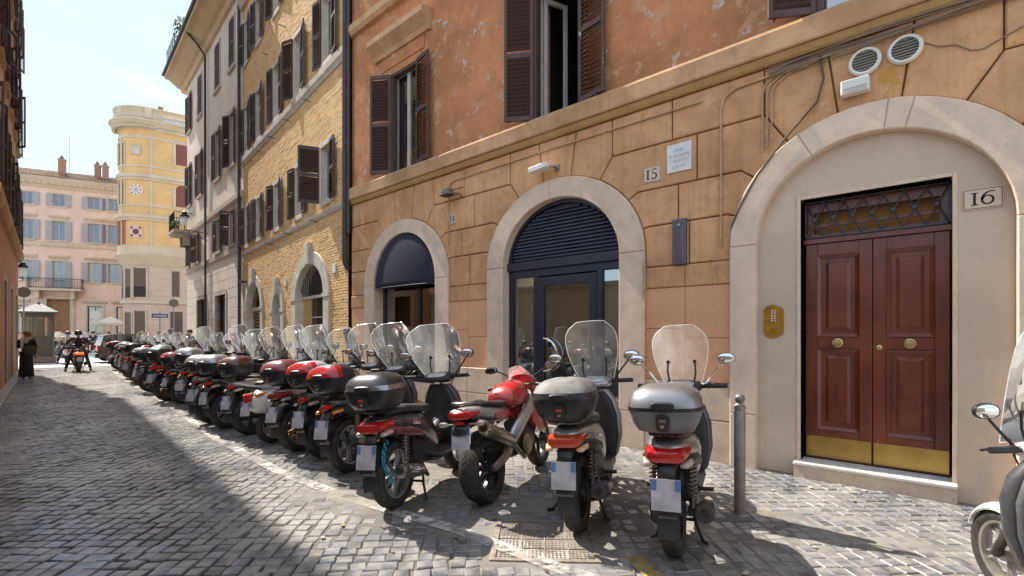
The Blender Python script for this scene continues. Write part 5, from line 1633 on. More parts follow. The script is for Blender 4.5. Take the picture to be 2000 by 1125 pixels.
# ---------------------------------------------------------------- houses on the shaded side
M_LRED = stucco('red_orange_stucco', (0.72, 0.36, 0.24), streak=0.15)
M_LPINK = stucco('left_pale_stucco', (0.70, 0.47, 0.29), streak=0.15)
LH_H = 4.76
def shaded_house(name, label, yend, length, height, over, m_low, m_up, rows, s_first, fine):
    a = 180 + LH_H
    H = wall_frame(name, (lwall_x(yend), yend), a, label)
    wins = []
    s = s_first
    while s < length - 1.2:
        for z0, z1 in rows:
            wins.append((s, s + 0.85, z0, z1))
        s += 2.35
    facade(H, 0, length, 4.6, height, wins, -0.4, 0.0, m_up)
    doors = []
    s = 0.9
    while s < length - 2:
        doors.append((s, s + 1.2, 0, 3.1)); s += 3.6
    facade(H, 0, length, 0, 4.6, doors, -0.4, 0.0, m_low, 'wall')
    MB().box(0.02, length - 0.02, -8, -0.41, 0, height).build('building_core', m_up, H)
    band(H, 0, length, [(-0.05, 4.55), (0.10, 4.55), (0.16, 4.65), (0.18, 4.85), (-0.05, 4.95)], M_BAND, 'string_course')
    band(H, -0.1, length, [(-0.05, height - 0.5), (over * 0.3, height - 0.4), (over * 0.8, height - 0.1), (over, height), (over, height + 0.15), (-0.05, height + 0.25)], M_BAND, 'eaves')
    for q, (x0, x1, z0, z1) in enumerate(doors):
        f = MB(); t = 0.2
        f.box(x0 - t, x0, -0.3, 0.015, 0, z1 + t); f.box(x1, x1 + t, -0.3, 0.015, 0, z1 + t); f.box(x0, x1, -0.3, 0.015, z1, z1 + t)
        f.build('door_surround', M_LIGHTST, H)
        MB().box(x0, x1, -0.3, -0.22, 0, z1).build('door', plain('brown_door', (0.10, 0.05, 0.03), 0.5, 0, 0.2), H)
    MB().box(0, length, 0.0, 0.035, 0, 0.02).build('plinth_line', M_TRAV_OLD, H)
    for q, (x0, x1, z0, z1) in enumerate(wins):
        simple_window(H, x0, x1, z0, z1, M_WFRAME, M_GLASS, -0.15, sill=M_BAND, surround=M_BAND, depth=0.04)
        if x1 < fine:
            a0, a1 = random.choice(((14, 166), (22, 160), (10, 158), (30, 168)))
            shutter(H, x1 + 0.01, 0.045, z0, 0.44, z1 - z0, a0, M_SHUT2, single=False); shutter(H, x0 - 0.01, 0.045, z0, 0.44, z1 - z0, a1, M_SHUT2, single=False)
    return H
shaded_house('shaded_house', 'orange house on the shaded side with shutters over a stone string course', 29.4, 14.0, 16.2, 0.15, M_LRED, M_LPINK, ((5.05, 7.1), (8.9, 10.9), (12.4, 14.3)), 0.9, 26)
UW = wall_frame('unseen_low_wall', (lwall_x(15.38), 15.38), 180 + LH_H, 'unseen cream wall on the shaded side, kept low for skylight', 'wall')  # added out of view, kept low so the sky lights the facade opposite
MB().box(0, 24, -0.35, 0, -0.05, 3.0).build('wall', stucco('cream_low_wall', (0.70, 0.60, 0.46)), UW)
MB().box(-0.0, 24, -0.42, 0.07, 3.0, 3.12).build('coping', M_TRAV_OLD, UW)
shaded_house('shaded_end_house', 'ochre house set back at the far end of the shaded side', 33.9, 4.4, 14.6, 0.2, M_LPINK, M_LPINK, ((5.05, 6.9), (8.6, 10.4), (11.8, 13.4)), 0.8, 9).location.x -= 0.9
# ============================================================ scooters
def paint(name, col, rough=0.28, metal=0.0, coat=0.6, dust=0.25):
    if name in MATS:
        return MATS[name]
    m, n, l, b = node_mat(name)
    b.inputs['Coat Weight'].default_value = coat
    b.inputs['Coat Roughness'].default_value = 0.12
    b.inputs['Metallic'].default_value = metal
    f = noise(n, l, 7, 7, 0.65)
    c = mixc(n, l, mixc(n, l, dust, (0, 0, 0), ramp(n, l, f, 0.42, 0.75)), col, (0.32, 0.29, 0.26))
    l.new(c, b.inputs['Base Color'])
    rr = n.new('ShaderNodeMapRange')
    rr.inputs['To Min'].default_value = max(0.05, rough - 0.1); rr.inputs['To Max'].default_value = rough + 0.25
    l.new(f, rr.inputs['Value']); l.new(rr.outputs['Result'], b.inputs['Roughness'])
    MATS[name] = m
    return m
def tyre_mat():
    m, n, l, b = node_mat('tyre_rubber')
    f = noise(n, l, 16, 6, 0.7)
    c = mixc(n, l, ramp(n, l, f, 0.35, 0.75), (0.018, 0.017, 0.016), (0.075, 0.068, 0.058))
    l.new(c, b.inputs['Base Color'])
    b.inputs['Roughness'].default_value = 0.8
    return m
M_TYRE = tyre_mat()
M_BLKP = plain('black_plastic', (0.022, 0.022, 0.024), 0.42, 0, 0.45, 9)
M_GRYP = plain('grey_plastic', (0.10, 0.10, 0.105), 0.5, 0, 0.35, 9)
M_RIMS = plain('silver_rim', (0.42, 0.42, 0.43), 0.35, 0.85, 0.3, 12)
M_RIMB = plain('bronze_rim', (0.36, 0.24, 0.13), 0.4, 0.8, 0.3, 12)
M_RIMK = plain('black_rim', (0.045, 0.045, 0.048), 0.4, 0.4, 0.3, 12)
M_CHR = plain('bright_chrome', (0.78, 0.78, 0.79), 0.10, 1.0)
M_STEEL = plain('dull_steel', (0.33, 0.31, 0.29), 0.38, 0.95, 0.35, 10)
M_DSTEEL = plain('dirty_engine', (0.075, 0.07, 0.066), 0.55, 0.6, 0.5, 14)
M_REDL = None
def lens(name, col, rough=0.12):
    if name in MATS:
        return MATS[name]
    m, n, l, b = node_mat(name)
    b.inputs['Base Color'].default_value = (*col, 1)
    b.inputs['Roughness'].default_value = rough
    b.inputs['Coat Weight'].default_value = 0.8
    b.inputs['Coat Roughness'].default_value = 0.05
    b.inputs['Subsurface Weight'].default_value = 0.25
    b.inputs['Subsurface Radius'].default_value = (0.02, 0.005, 0.005)
    MATS[name] = m
    return m
M_REDL = lens('red_lens', (0.46, 0.010, 0.010))
M_AMBL = lens('amber_lens', (0.75, 0.24, 0.03))
M_CLRL = lens('clear_lens', (0.46, 0.38, 0.34))
M_PLATE = plain('plate_white', (0.50, 0.47, 0.49), 0.4, 0, 0.22, 9)
M_PBLUE = plain('plate_blue', (0.10, 0.20, 0.42), 0.4)
M_SCR = clear('windscreen_acrylic', (0.95, 0.96, 0.97), 0.03, 0.04, haze=0.05)
M_SCRB = clear('windscreen_bluish', (0.84, 0.92, 0.95), 0.04, 0.05, haze=0.11)
M_SCRY = clear('windscreen_aged', (0.95, 0.93, 0.84), 0.02, 0.06, haze=0.15)
M_EDGE = clear('acrylic_edge', (0.92, 0.95, 0.95), 0.05, 0.15, haze=0.35)
M_MIRG = plain('mirror_glass', (0.85, 0.87, 0.9), 0.03, 1.0)
M_SEATK = plain('black_vinyl', (0.028, 0.026, 0.026), 0.55, 0, 0.35, 12, bmp=0.1)
M_SEATM = plain('maroon_vinyl', (0.10, 0.03, 0.035), 0.5, 0, 0.35, 12, bmp=0.1)
M_SEATB = plain('brown_vinyl', (0.13, 0.055, 0.03), 0.5, 0, 0.3, 12)

SM = {}      # shared part meshes
def part_mesh(key, fn, mat, smooth=45):
    if key not in SM:
        SM[key] = fn().mesh(key.split('|')[0], mat, smooth)
    return SM[key]
def put(name, key, fn, mat, parent, smooth=45, loc=(0, 0, 0), rot=(0, 0, 0)):
    o = inst(name, part_mesh(key, fn, mat, smooth), parent, loc, rot)
    if o.data.materials[0] is not mat:
        o.material_slots[0].link = 'OBJECT'
        o.material_slots[0].material = mat
    return o
def closed_lathe(prof, c, axis, n):
    """ring-shaped solid of revolution (no discs at the ends)"""
    mb = MB(); rings = []
    for r, h in list(prof) + [prof[0]]:
        ring = []
        for k in range(n):
            a = 2 * math.pi * k / n
            x, y = r * math.cos(a), r * math.sin(a)
            p = (x, h, y) if axis == 'y' else ((x, y, h) if axis == 'z' else (h, x, y))
            ring.append((c[0] + p[0], c[1] + p[1], c[2] + p[2]))
        rings.append(ring)
    return mb.loft(rings, False)
def tyre_fn(r, w):
    def f():
        mb = closed_lathe([(r * 0.70, -w * 0.38), (r * 0.80, -w * 0.50), (r * 0.92, -w * 0.47), (r * 0.98, -w * 0.28), (r, 0), (r * 0.98, w * 0.28), (r * 0.92, w * 0.47), (r * 0.80, w * 0.50), (r * 0.70, w * 0.38)], (0, 0, 0), 'y', 36)
        n = 40      # raised chevron tread
        for k in range(n):
            for sg in (-1, 1):
                a0 = 2 * math.pi * k / n
                pts = []
                for t, (yy, rr) in enumerate(((0.06, 1.006), (0.24, 0.992), (0.40, 0.955))):
                    for da in (-0.042, 0.042):
                        a = a0 + da + 0.10 * t
                        pts.append((r * rr * math.cos(a), sg * w * yy, r * rr * math.sin(a)))
                mb.add(pts, [(0, 1, 3, 2), (2, 3, 5, 4)])
        return mb
    return f
def rim_fn(r, w, spokes, disc, sw=0.020):
    def f():
        mb = closed_lathe([(r * 0.72, -w * 0.40), (r * 0.72, w * 0.40), (r * 0.655, w * 0.36), (r * 0.63, w * 0.1), (r * 0.63, -w * 0.1), (r * 0.655, -w * 0.36)], (0, 0, 0), 'y', 32)
        mb.lathe([(0.02, -w * 0.62), (0.045, -w * 0.55), (0.05, -w * 0.3), (0.05, w * 0.3), (0.045, w * 0.55), (0.02, w * 0.62)], (0, 0, 0), 'y', 14)
        for k in range(spokes):
            a = 2 * math.pi * k / spokes
            for off in (-0.13, 0.13):
                p0 = (0.035 * math.cos(a), 0, 0.035 * math.sin(a)); p1 = (r * 0.65 * math.cos(a + off), 0, r * 0.65 * math.sin(a + off))
                mb.tube([p0, p1], [sw, sw * 0.8], 6)
        if disc:
            q = closed_lathe([(r * 0.42, 0), (r * 0.42, 0.005), (r * 0.26, 0.005), (r * 0.26, 0)], (0, -w * 0.62, 0), 'y', 24)
            mb.add(q.v, q.f)
        return mb
    return f
def wheel(parent, x, r, w, spokes, disc, rim_mat, steer=0):
    k = '%s|%.3f|%.3f|%d|%d' % ('wheel', r, w, spokes, disc)
    o = put('wheel', k, rim_fn(r, w, spokes, disc), rim_mat, parent, 40, (x, 0, r), (0, 0.3 + x, steer))
    put('tyre', 'tyre|%.3f|%.3f' % (r, w), tyre_fn(r, w), M_TYRE, o, 50)
    return o

def fender_fn(cx, cz, r, w, a0, a1, drop=0.03):
    def f():
        rings = []
        for i in range(15):
            a = R(a0 + (a1 - a0) * i / 14)
            t = 1 - 0.35 * abs(i / 14 - 0.5) ** 3 * 8 * 0.5
            ring = []
            for j in range(9):
                u = -1 + 2 * j / 8
                rr = r - drop * u * u - 0.012 * (abs(u) > 0.9)
                ring.append((cx + rr * math.cos(a), u * w * t, cz + rr * math.sin(a)))
            rings.append(ring)
        mb = MB(); mb.loft(rings, False, closed=False)
        mb.loft([[(p[0] * 1 + (cx - p[0]) * 0.03, p[1] * 0.97, p[2] + (cz - p[2]) * 0.03) for p in r_] for r_ in rings], False, closed=False)
        return mb
    return f
def shell(fn, keep, grow=1.012):
    """patch of another surface, kept where keep(x, y, z) holds and lifted slightly off it"""
    src = fn()
    cx = sum(p[0] for p in src.v) / len(src.v); cy = sum(p[1] for p in src.v) / len(src.v); cz = sum(p[2] for p in src.v) / len(src.v)
    mb = MB(); fs = []
    for f in src.f:
        if len(f) == 4 and keep(*[sum(src.v[i][k] for i in f) / 4 for k in range(3)]):
            fs.append(f)
    used = sorted({i for f in fs for i in f}); mp = {i: k for k, i in enumerate(used)}
    mb.add([(cx + (src.v[i][0] - cx) * grow, cy + (src.v[i][1] - cy) * grow, cz + (src.v[i][2] - cz) * grow) for i in used], [tuple(mp[i] for i in f) for f in fs])
    return mb
def screen_pts(h, wmul, z0=1.10, x0=1.17, lean=0.42, nz=10, ny=10):
    rows = []
    for i in range(nz + 1):
        t = i / nz
        hw = wmul * (0.165 + 0.075 * math.sin(min(1, t * 1.5) * math.pi / 2))
        if t > 0.72:
            k = (t - 0.72) / 0.28
            hw *= math.sqrt(max(0.0, 1 - 0.72 * k * k))
        row = []
        for j in range(ny + 1):
            y = hw * (-1 + 2 * j / ny)
            z = z0 + h * t - (0.10 * (y / wmul) ** 2 / 0.05 * 0.18 * t)
            x = x0 - lean * h * t + 0.10 * h * t * t - 1.15 * y * y
            row.append((x, y, z))
        rows.append(row)
    return rows
def screen_fn(h, wmul, **k):
    return lambda: MB().loft(screen_pts(h, wmul, **k), False, closed=False)
def screen_edge_fn(h, wmul, **k):
    def f():
        rows = screen_pts(h, wmul, **k)
        path = [r[0] for r in rows] + rows[-1][1:-1] + [r[-1] for r in rows[::-1]]
        return MB().tube(path, 0.0028, 5)
    return f

def tail_fn(): return MB().secs([(-.30, 0, .80, .045, .022), (-.27, 0, .795, .10, .045), (-.14, 0, .775, .150, .075), (.08, 0, .735, .175, .105), (.32, 0, .675, .182, .15), (.52, 0, .58, .165, .19), (.66, 0, .49, .13, .16)], 18)
def vespa_tail_fn(): return MB().secs([(-.33, 0, .60, .05, .05), (-.30, 0, .60, .12, .10), (-.20, 0, .60, .195, .155), (0, 0, .59, .235, .185), (.2, 0, .57, .228, .18), (.40, 0, .54, .18, .16), (.55, 0, .48, .11, .11)], 20, 2.4)
def seat_fn(): return MB().secs([(-.17, 0, .855, .07, .018), (-.10, 0, .866, .125, .036), (.10, 0, .866, .150, .045), (.26, 0, .846, .155, .045), (.38, 0, .825, .150, .045), (.56, 0, .815, .115, .042), (.68, 0, .80, .06, .025)], 16)
def under_fn(): return MB().secs([(.18, 0, .52, .12, .10), (.40, 0, .42, .15, .13), (.60, 0, .34, .165, .085), (.95, 0, .325, .175, .055), (1.06, 0, .36, .15, .07)], 14, 3.2).secs([(.55, 0, .47, .10, .10), (.80, 0, .46, .075, .10), (1.04, 0, .58, .09, .16)], 12)
def apron_fn(): return MB().secs([(.30, 1.03, 0, .13, .045), (.38, 1.045, 0, .195, .055), (.55, 1.075, 0, .235, .055), (.75, 1.09, 0, .232, .065), (.90, 1.075, 0, .19, .075), (1.0, 1.05, 0, .12, .06)], 18, 3.0, 'z')
def inner_fn(): return MB().secs([(.36, .985, 0, .17, .03), (.55, 1.01, 0, .205, .035), (.75, 1.02, 0, .20, .045), (.90, 1.01, 0, .16, .05), (.98, 1.0, 0, .10, .04)], 16, 3.0, 'z')
def nose_fn(): return MB().secs([(1.08, 0, .80, .17, .17), (1.14, 0, .80, .15, .15), (1.20, 0, .78, .10, .11), (1.235, 0, .76, .05, .06)], 16)
def head_fn(): return MB().secs([(.90, 0, 1.055, .05, .02), (.94, 0, 1.065, .145, .038), (1.03, 0, 1.075, .175, .058), (1.11, 0, 1.07, .15, .062), (1.17, 0, 1.055, .09, .045), (1.19, 0, 1.05, .04, .02)], 16)
def dial_fn(): return MB().secs([(.905, 0, 1.088, .06, .006), (.93, 0, 1.094, .10, .014), (1.0, 0, 1.112, .11, .020), (1.05, 0, 1.12, .06, .010)], 14)
def bar_fn(sd):
  def f():
    mb = MB()
    for s in (sd,):
        mb.tube([(1.03, s * .14, 1.075), (1.01, s * .22, 1.085), (.975, s * .30, 1.09)], .017, 8)
        mb.tube([(.985, s * .255, 1.088), (.955, s * .375, 1.092)], .021, 10)
        mb.tube([(1.055, s * .18, 1.085), (1.065, s * .26, 1.083), (1.03, s * .375, 1.075)], .008, 6)
        mb.secs([(1.03, s * .215, 1.085, .03, .022), (1.0, s * .225, 1.088, .035, .026), (.97, s * .235, 1.09, .03, .022)], 8)
    return mb
  return f
def mirror_fn(s):
    def f():
        mb = MB().tube([(1.02, s * .20, 1.10), (1.04, s * .27, 1.20), (1.02, s * .345, 1.285), (1.0, s * .365, 1.305)], [.010, .009, .008, .008], 6)
        mb.secs([(.965, s * .375, 1.325, .070, .047), (.985, s * .375, 1.325, .074, .050), (1.01, s * .375, 1.325, .055, .036), (1.03, s * .375, 1.325, .02, .012)], 16, 2.2)
        return mb
    return f
def mirror_glass_fn(s): return lambda: MB().secs([(.962, s * .375, 1.325, .060, .039), (.9645, s * .375, 1.325, .064, .042)], 16, 2.2)
def fork_fn():
    mb = MB()
    for s in (1, -1):
        mb.tube([(1.12, s * .075, .72), (1.24, s * .085, .52), (1.36, s * .085, .30)], [.022, .026, .030], 8)
    mb.tube([(1.36, -.10, .30), (1.36, .10, .30)], .016, 8)
    mb.tube([(1.06, 0, 1.0), (1.13, 0, .70)], .03, 8)
    return mb
def shock_fn(sd):
  def f():
    mb = MB()
    for s in (sd,):
        p0, p1 = Vector((-.01, s * .135, .34)), Vector((.04, s * .125, .66))
        mb.tube([p0, p1], .014, 6)
        path = []
        for i in range(64):
            t = i / 63
            a = t * 2 * math.pi * 8
            path.append(p0.lerp(p1, .22 + .7 * t) + Vector((math.cos(a) * .030, math.sin(a) * .030, 0)))
        mb.tube(path, .0065, 5)
    return mb
  return f
def engine_fn():
    mb = MB().secs([(-.09, .105, .30, .03, .06), (-.04, .11, .30, .05, .085), (.12, .115, .31, .055, .09), (.34, .12, .33, .06, .10), (.52, .11, .34, .05, .085), (.58, .10, .34, .03, .05)], 12, 3.0)
    mb.secs([(.20, -.02, .40, .10, .09), (.34, -.02, .42, .12, .12), (.48, -.02, .40, .11, .11), (.56, 0, .38, .08, .07)], 12, 3.0)
    mb.tube([(0, -.11, .30), (.2, -.12, .33), (.38, -.10, .36)], .022, 8)
    for i in range(5):
        mb.box(.40 + i * .022, .408 + i * .022, -.13, .08, .33, .50)
    return mb
def muffler_fn(): return MB().tube([(.16, -.205, .30), (.13, -.208, .305), (.10, -.21, .31), (-.20, -.215, .375), (-.225, -.215, .38), (-.232, -.215, .382)], [.03, .052, .060, .064, .060, .045], 16)
def muffler_pipe_fn(): return MB().tube([(.42, -.06, .28), (.34, -.16, .20), (.24, -.20, .24), (.14, -.205, .30)], .019, 8)
def outlet_fn(): return MB().tube([(-.228, -.215, .3815), (-.262, -.215, .389)], [.026, .024], 12)
def shield_fn(): return MB().secs([(.08, -.262, .335, .010, .03), (-.02, -.268, .355, .012, .042), (-.15, -.272, .385, .010, .035)], 10)
def stand_fn():
    mb = MB()
    for s in (1, -1):
        mb.tube([(.38, s * .09, .26), (.32, s * .12, .12), (.27, s * .165, .012)], .013, 6)
        mb.tube([(.27, s * .165, .012), (.22, s * .20, .012)], .013, 6)
    mb.tube([(.33, -.11, .14), (.33, .11, .14)], .012, 6)
    return mb
def sidestand_fn(): return MB().tube([(.42, .12, .22), (.37, .24, .09), (.34, .31, .012)], .012, 6).tube([(.35, .30, .012), (.31, .345, .012)], .016, 6)
def hugger_fn():
    rings = []
    for i in range(12):
        a = R(95 + 95 * i / 11)
        w = .075 - .012 * i / 11
        rings.append([((.345 + .02 * i / 11) * math.cos(a), w * (-1 + 2 * j / 6), .30 + (.345 + .02 * i / 11) * math.sin(a) - .012 * (-1 + 2 * j / 6) ** 2) for j in range(7)])
    return MB().loft(rings, False, closed=False)
def holder_fn(): return MB().secs([(-.20, 0, .72, .075, .05), (-.30, 0, .675, .062, .035), (-.345, 0, .62, .05, .03)], 10).add([(-.352, -.055, .64), (-.352, .055, .64), (-.402, .06, .40), (-.402, -.06, .40), (-.340, -.055, .64), (-.340, .055, .64), (-.392, .06, .40), (-.392, -.06, .40)], [(0, 1, 2, 3), (7, 6, 5, 4), (0, 4, 5, 1), (1, 5, 6, 2), (2, 6, 7, 3), (3, 7, 4, 0)])
def flap_fn():
    rings = []
    for i in range(7):
        t = i / 6
        rings.append([(-.385 + .055 * t + .02 * math.sin(t * 3), (.062 - .012 * t) * (-1 + 2 * j / 4), .42 - .17 * t) for j in range(5)])
    return MB().loft(rings, False, closed=False)
def plate_fn():
    q = MB()
    for (y0, y1, z0, z1, off) in ((-.09, .09, .435, .625, 0),):
        q.add([(-.408 + .21 * (z - .435) - o, y, z) for o in (0, .004) for y, z in ((y0, z0), (y1, z0), (y1, z1), (y0, z1))], [(0, 1, 2, 3), (7, 6, 5, 4), (0, 4, 5, 1), (1, 5, 6, 2), (2, 6, 7, 3), (3, 7, 4, 0)])
    return q
def plate_blue_fn():
    q = MB()
    for y0, y1 in ((-.088, -.056), (.056, .088)):
        q.add([(-.4135 + .21 * (z - .435), y, z) for y, z in ((y0, .555), (y1, .555), (y1, .62), (y0, .62))], [(0, 1, 2, 3)])
    return q
def light_fn(): return MB().secs([(-.345, 0, .752, .075, .022), (-.335, 0, .755, .118, .038), (-.27, 0, .768, .138, .048), (-.16, 0, .775, .150, .045)], 16, 3.0)
def small_light_fn(): return MB().secs([(-.335, 0, .748, .03, .018), (-.325, 0, .75, .062, .030), (-.28, 0, .76, .075, .034), (-.2, 0, .77, .07, .03)], 14, 2.6)
def round_light_fn(): return MB().secs([(-.385, 0, .66, .03, .03), (-.375, 0, .66, .055, .06), (-.34, 0, .66, .065, .07), (-.30, 0, .66, .06, .06)], 14, 2.4)
def blinker_fn(s, z=.69): return lambda: MB().secs([(-.318, s * .112, z + .01, .012, .010), (-.308, s * .115, z + .01, .030, .018), (-.24, s * .132, z + .022, .034, .022), (-.16, s * .14, z + .028, .015, .014)], 12)
def winglet_fn(s): return lambda: MB().secs([(-.29, s * .10, .735, .02, .015), (-.2, s * .135, .72, .03, .035), (.05, s * .165, .67, .02, .045), (.25, s * .175, .62, .012, .03)], 10)
def rack_fn():
    mb = MB().box(-.30, .02, -.085, .085, .884, .896)
    for s in (1, -1):
        mb.tube([(.10, s * .11, .85), (-.02, s * .12, .888), (-.26, s * .10, .89), (-.31, s * .03, .89)], .011, 6)
    return mb
def rail_fn():
    return MB().tube([(.05, .14, .86), (-.10, .15, .90), (-.27, .11, .915), (-.31, 0, .918), (-.27, -.11, .915), (-.10, -.15, .90), (.05, -.14, .86)], .013, 8)
BX, BZ = -.19, .905
def box_low_fn(): return MB().secs([(BZ, BX, 0, .14, .12), (BZ + .012, BX, 0, .175, .155), (BZ + .06, BX, 0, .208, .180), (BZ + .12, BX, 0, .228, .198), (BZ + .150, BX, 0, .234, .203)], 28, 3.4, 'z')
def box_band_fn(): return MB().secs([(BZ + .150, BX, 0, .239, .208), (BZ + .172, BX, 0, .239, .208)], 28, 3.4, 'z')
def box_lid_fn(): return MB().secs([(BZ + .172, BX, 0, .236, .205), (BZ + .215, BX + .004, 0, .231, .200), (BZ + .262, BX + .012, 0, .206, .178), (BZ + .296, BX + .02, 0, .155, .135), (BZ + .312, BX + .025, 0, .09, .08), (BZ + .316, BX + .025, 0, .02, .02)], 28, 3.2, 'z')
def box_lens_fn(): return shell(box_lid_fn, lambda x, y, z: x < BX - .06 and z < BZ + .28 and z > BZ + .18)
def box_top_fn(): return shell(box_lid_fn, lambda x, y, z: z > BZ + .235)
def box_lock_fn(): return MB().secs([(BX - .196, 0, BZ + .075, .045, .055), (BX - .222, 0, BZ + .085, .040, .05)], 12, 4).secs([(BX - .205, 0, BZ + .185, .075, .028), (BX - .222, 0, BZ + .185, .065, .02)], 12, 4)
def box_badge_fn(): return MB().box(BX - .228, BX - .223, -.022, .022, BZ + .085, BZ + .105)
def box_key_fn(): return MB().lathe([(.012, -.005), (.014, 0.0), (.0, .001)], (BX - .224, 0, BZ + .06), 'x', 10)
def headlamp_fn(): return MB().secs([(1.10, 0, .845, .11, .065), (1.18, 0, .845, .10, .06), (1.225, 0, .835, .06, .04)], 14)
def screen_arm_fn(sd):
  def f():
    mb = MB()
    for s in (sd,):
        mb.tube([(1.06, s * .10, 1.09), (1.07, s * .12, 1.20), (1.075, s * .115, 1.30)], .008, 6)
        mb.lathe([(.014, -.012), (.016, 0), (.014, .012)], (1.078, s * .115, 1.30), 'x', 8)
    return mb
  return f
def cable_fn(sd):
  def f():
    return MB().tube([(1.06, sd * .17, 1.085), (1.15, sd * .13, 1.12), (1.20, sd * .07, 1.0), (1.16, sd * .04, .86)], .006, 5)
  return f
def strip_fn(s): return lambda: shell(tail_fn, lambda x, y, z: s * y > .09 and .68 < z < .78 and -.1 < x < .4, 1.008)
def peg_fn(s): return lambda: MB().tube([(.46, s * .13, .34), (.46, s * .25, .345)], .016, 8)
def badge_fn(s): return lambda: MB().secs([(.10, s * .178, .735, .004, .012), (.22, s * .182, .715, .004, .012)], 8)
def bags_fn(): return MB().secs([(.66, 0, .62, .09, .06), (.74, 0, .62, .11, .10), (.84, 0, .60, .09, .08)], 10)

def scooter(name, loc, head, lean, spec, label, group='scooters parked in a row beside the houses', far=False):
    g = spec.get
    e = empty(name, (loc[0], loc[1], 0.0), 0, label, 'scooter', group)
    e.rotation_euler = (R(lean), 0, R(head))
    body, dark = g('body'), g('dark', M_BLKP)
    vespa = g('vespa')
    r = 0.235 if vespa else 0.30
    wheel(e, 0, r, 0.125 if not vespa else 0.10, 5, 0, g('rim', M_RIMS))
    wheel(e, 1.36 if not vespa else 1.28, r, 0.10, 5, 1, g('rim', M_RIMS), g('steer', 0.0))
    if vespa:
        put('tail_body', 'vtail', vespa_tail_fn, body, e); put('tail_light', 'vlight', round_light_fn, M_REDL, e)
    else:
        put('tail_body', 'tail', tail_fn, body, e); put('tail_light', 'slight' if g('small') else 'tlight', small_light_fn if g('small') else light_fn, g('light', M_REDL), e)
        for s in (1, -1):
            put('side_trim', 'winglet|%d' % s, winglet_fn(s), g('trim', dark), e)
        for s in (1, -1):
            put('shock_absorber', 'shock|%d' % s, shock_fn(s), g('shock', M_STEEL), e)
    for s in (1, -1):
        put('indicator', 'blink|%d' % s, blinker_fn(s), g('blink', M_CLRL), e)
    put('seat', 'seat', seat_fn, g('seat', M_SEATK), e)
    put('underbody', 'under', under_fn, M_GRYP if g('grey_floor') else M_BLKP, e)
    put('leg_shield', 'apron', apron_fn, g('front', body), e)
    put('inner_shield', 'inner', inner_fn, g('inner', dark), e)
    put('nose', 'nose', nose_fn, g('front', body), e)
    hb = put('handlebar_cover', 'head', head_fn, dark if not g('headbody') else body, e)
    put('dial', 'dial', dial_fn, plain('dial_face', (0.55, 0.56, 0.58), 0.15, 0.3), hb)
    for s in (1, -1):
        put('handlebar', 'bar|%d' % s, bar_fn(s), M_BLKP, e)
        m = put('mirror', 'mirror|%d' % s, mirror_fn(s), g('mirror', M_BLKP), e)
        put('mirror_glass', 'mglass|%d' % s, mirror_glass_fn(s), M_MIRG, m)
    for s in (1, -1):
        put('cable', 'cable|%d' % s, cable_fn(s), M_BLKP, e)
        put('footpeg', 'peg|%d' % s, peg_fn(s), M_BLKP, e)
        if not vespa:
            put('name_badge', 'badge|%d' % s, badge_fn(s), M_CHR, e)
    put('headlight', 'hlamp', headlamp_fn, lens('headlamp', (0.8, 0.82, 0.85)), e)
    if vespa:
        put('front_fender', 'vfender', fender_fn(1.28, .235, .28, .085, 15, 165), body, e)
    else:
        put('front_fender', 'fender', fender_fn(1.36, .30, .335, .07, 20, 155), g('fender', body), e)
    put('fork', 'fork', fork_fn, M_DSTEEL, e)
    put('engine', 'engine', engine_fn, M_DSTEEL, e)
    mu = put('exhaust', 'muffler', muffler_fn, g('muffler', M_DSTEEL), e)
    put('pipe', 'mpipe', muffler_pipe_fn, M_DSTEEL, mu)
    put('outlet', 'moutlet', outlet_fn, M_ENGR, mu)
    put('heat_shield', 'mshield', shield_fn, g('hshield', M_STEEL), mu)
    put('centre_stand', 'cstand', stand_fn, M_BLKP, e)
    if lean < -3:
        put('side_stand', 'sstand', sidestand_fn, M_BLKP, e, loc=(0, 0.0, 0.02))
    if not vespa:
        put('mudguard', 'hugger', hugger_fn, M_BLKP, e)
    h = put('plate_holder', 'holder', holder_fn, M_BLKP, e)
    if not vespa:
        put('flap', 'flap', flap_fn, M_GRYP, h)
    p = put('number_plate', 'plate', plate_fn, M_PLATE, e)
    put('blue_band', 'pblue', plate_blue_fn, M_PBLUE, p)
    if g('lid'):
        put('rack', 'rack', rack_fn, M_STEEL if g('chromerack') else M_BLKP, e)
        b = put('top_box', 'boxlow', box_low_fn, g('boxbase', M_BLKP), e)
        put('band', 'boxband', box_band_fn, M_BLKP, b)
        put('lid', 'boxlid', box_lid_fn, g('lid'), b)
        if g('lens'):
            put('reflector', 'boxlens', box_lens_fn, g('lens'), b)
        if g('lidtop'):
            put('lid_cover', 'boxtop', box_top_fn, g('lidtop'), b)
        put('lock', 'boxlock', box_lock_fn, M_BLKP, b)
        put('badge', 'boxbadge', box_badge_fn, g('badge', M_STEEL), b)
        put('keyhole', 'boxkey', box_key_fn, M_CHR, b)
    else:
        put('grab_rail', 'rail', rail_fn, g('rail', M_STEEL), e)
    if g('screen'):
        hh, ww = g('ssize', (0.50, 1.0))
        k = '%.2f|%.2f' % (hh, ww)
        s = put('windscreen', 'screen|' + k, screen_fn(hh, ww), g('screen'), e, 60)
        put('edge', 'sedge|' + k, screen_edge_fn(hh, ww), M_EDGE, s, 60)
        for sd in (1, -1):
            put('bracket', 'sarm|%d' % sd, screen_arm_fn(sd), M_BLKP, s)
    return e

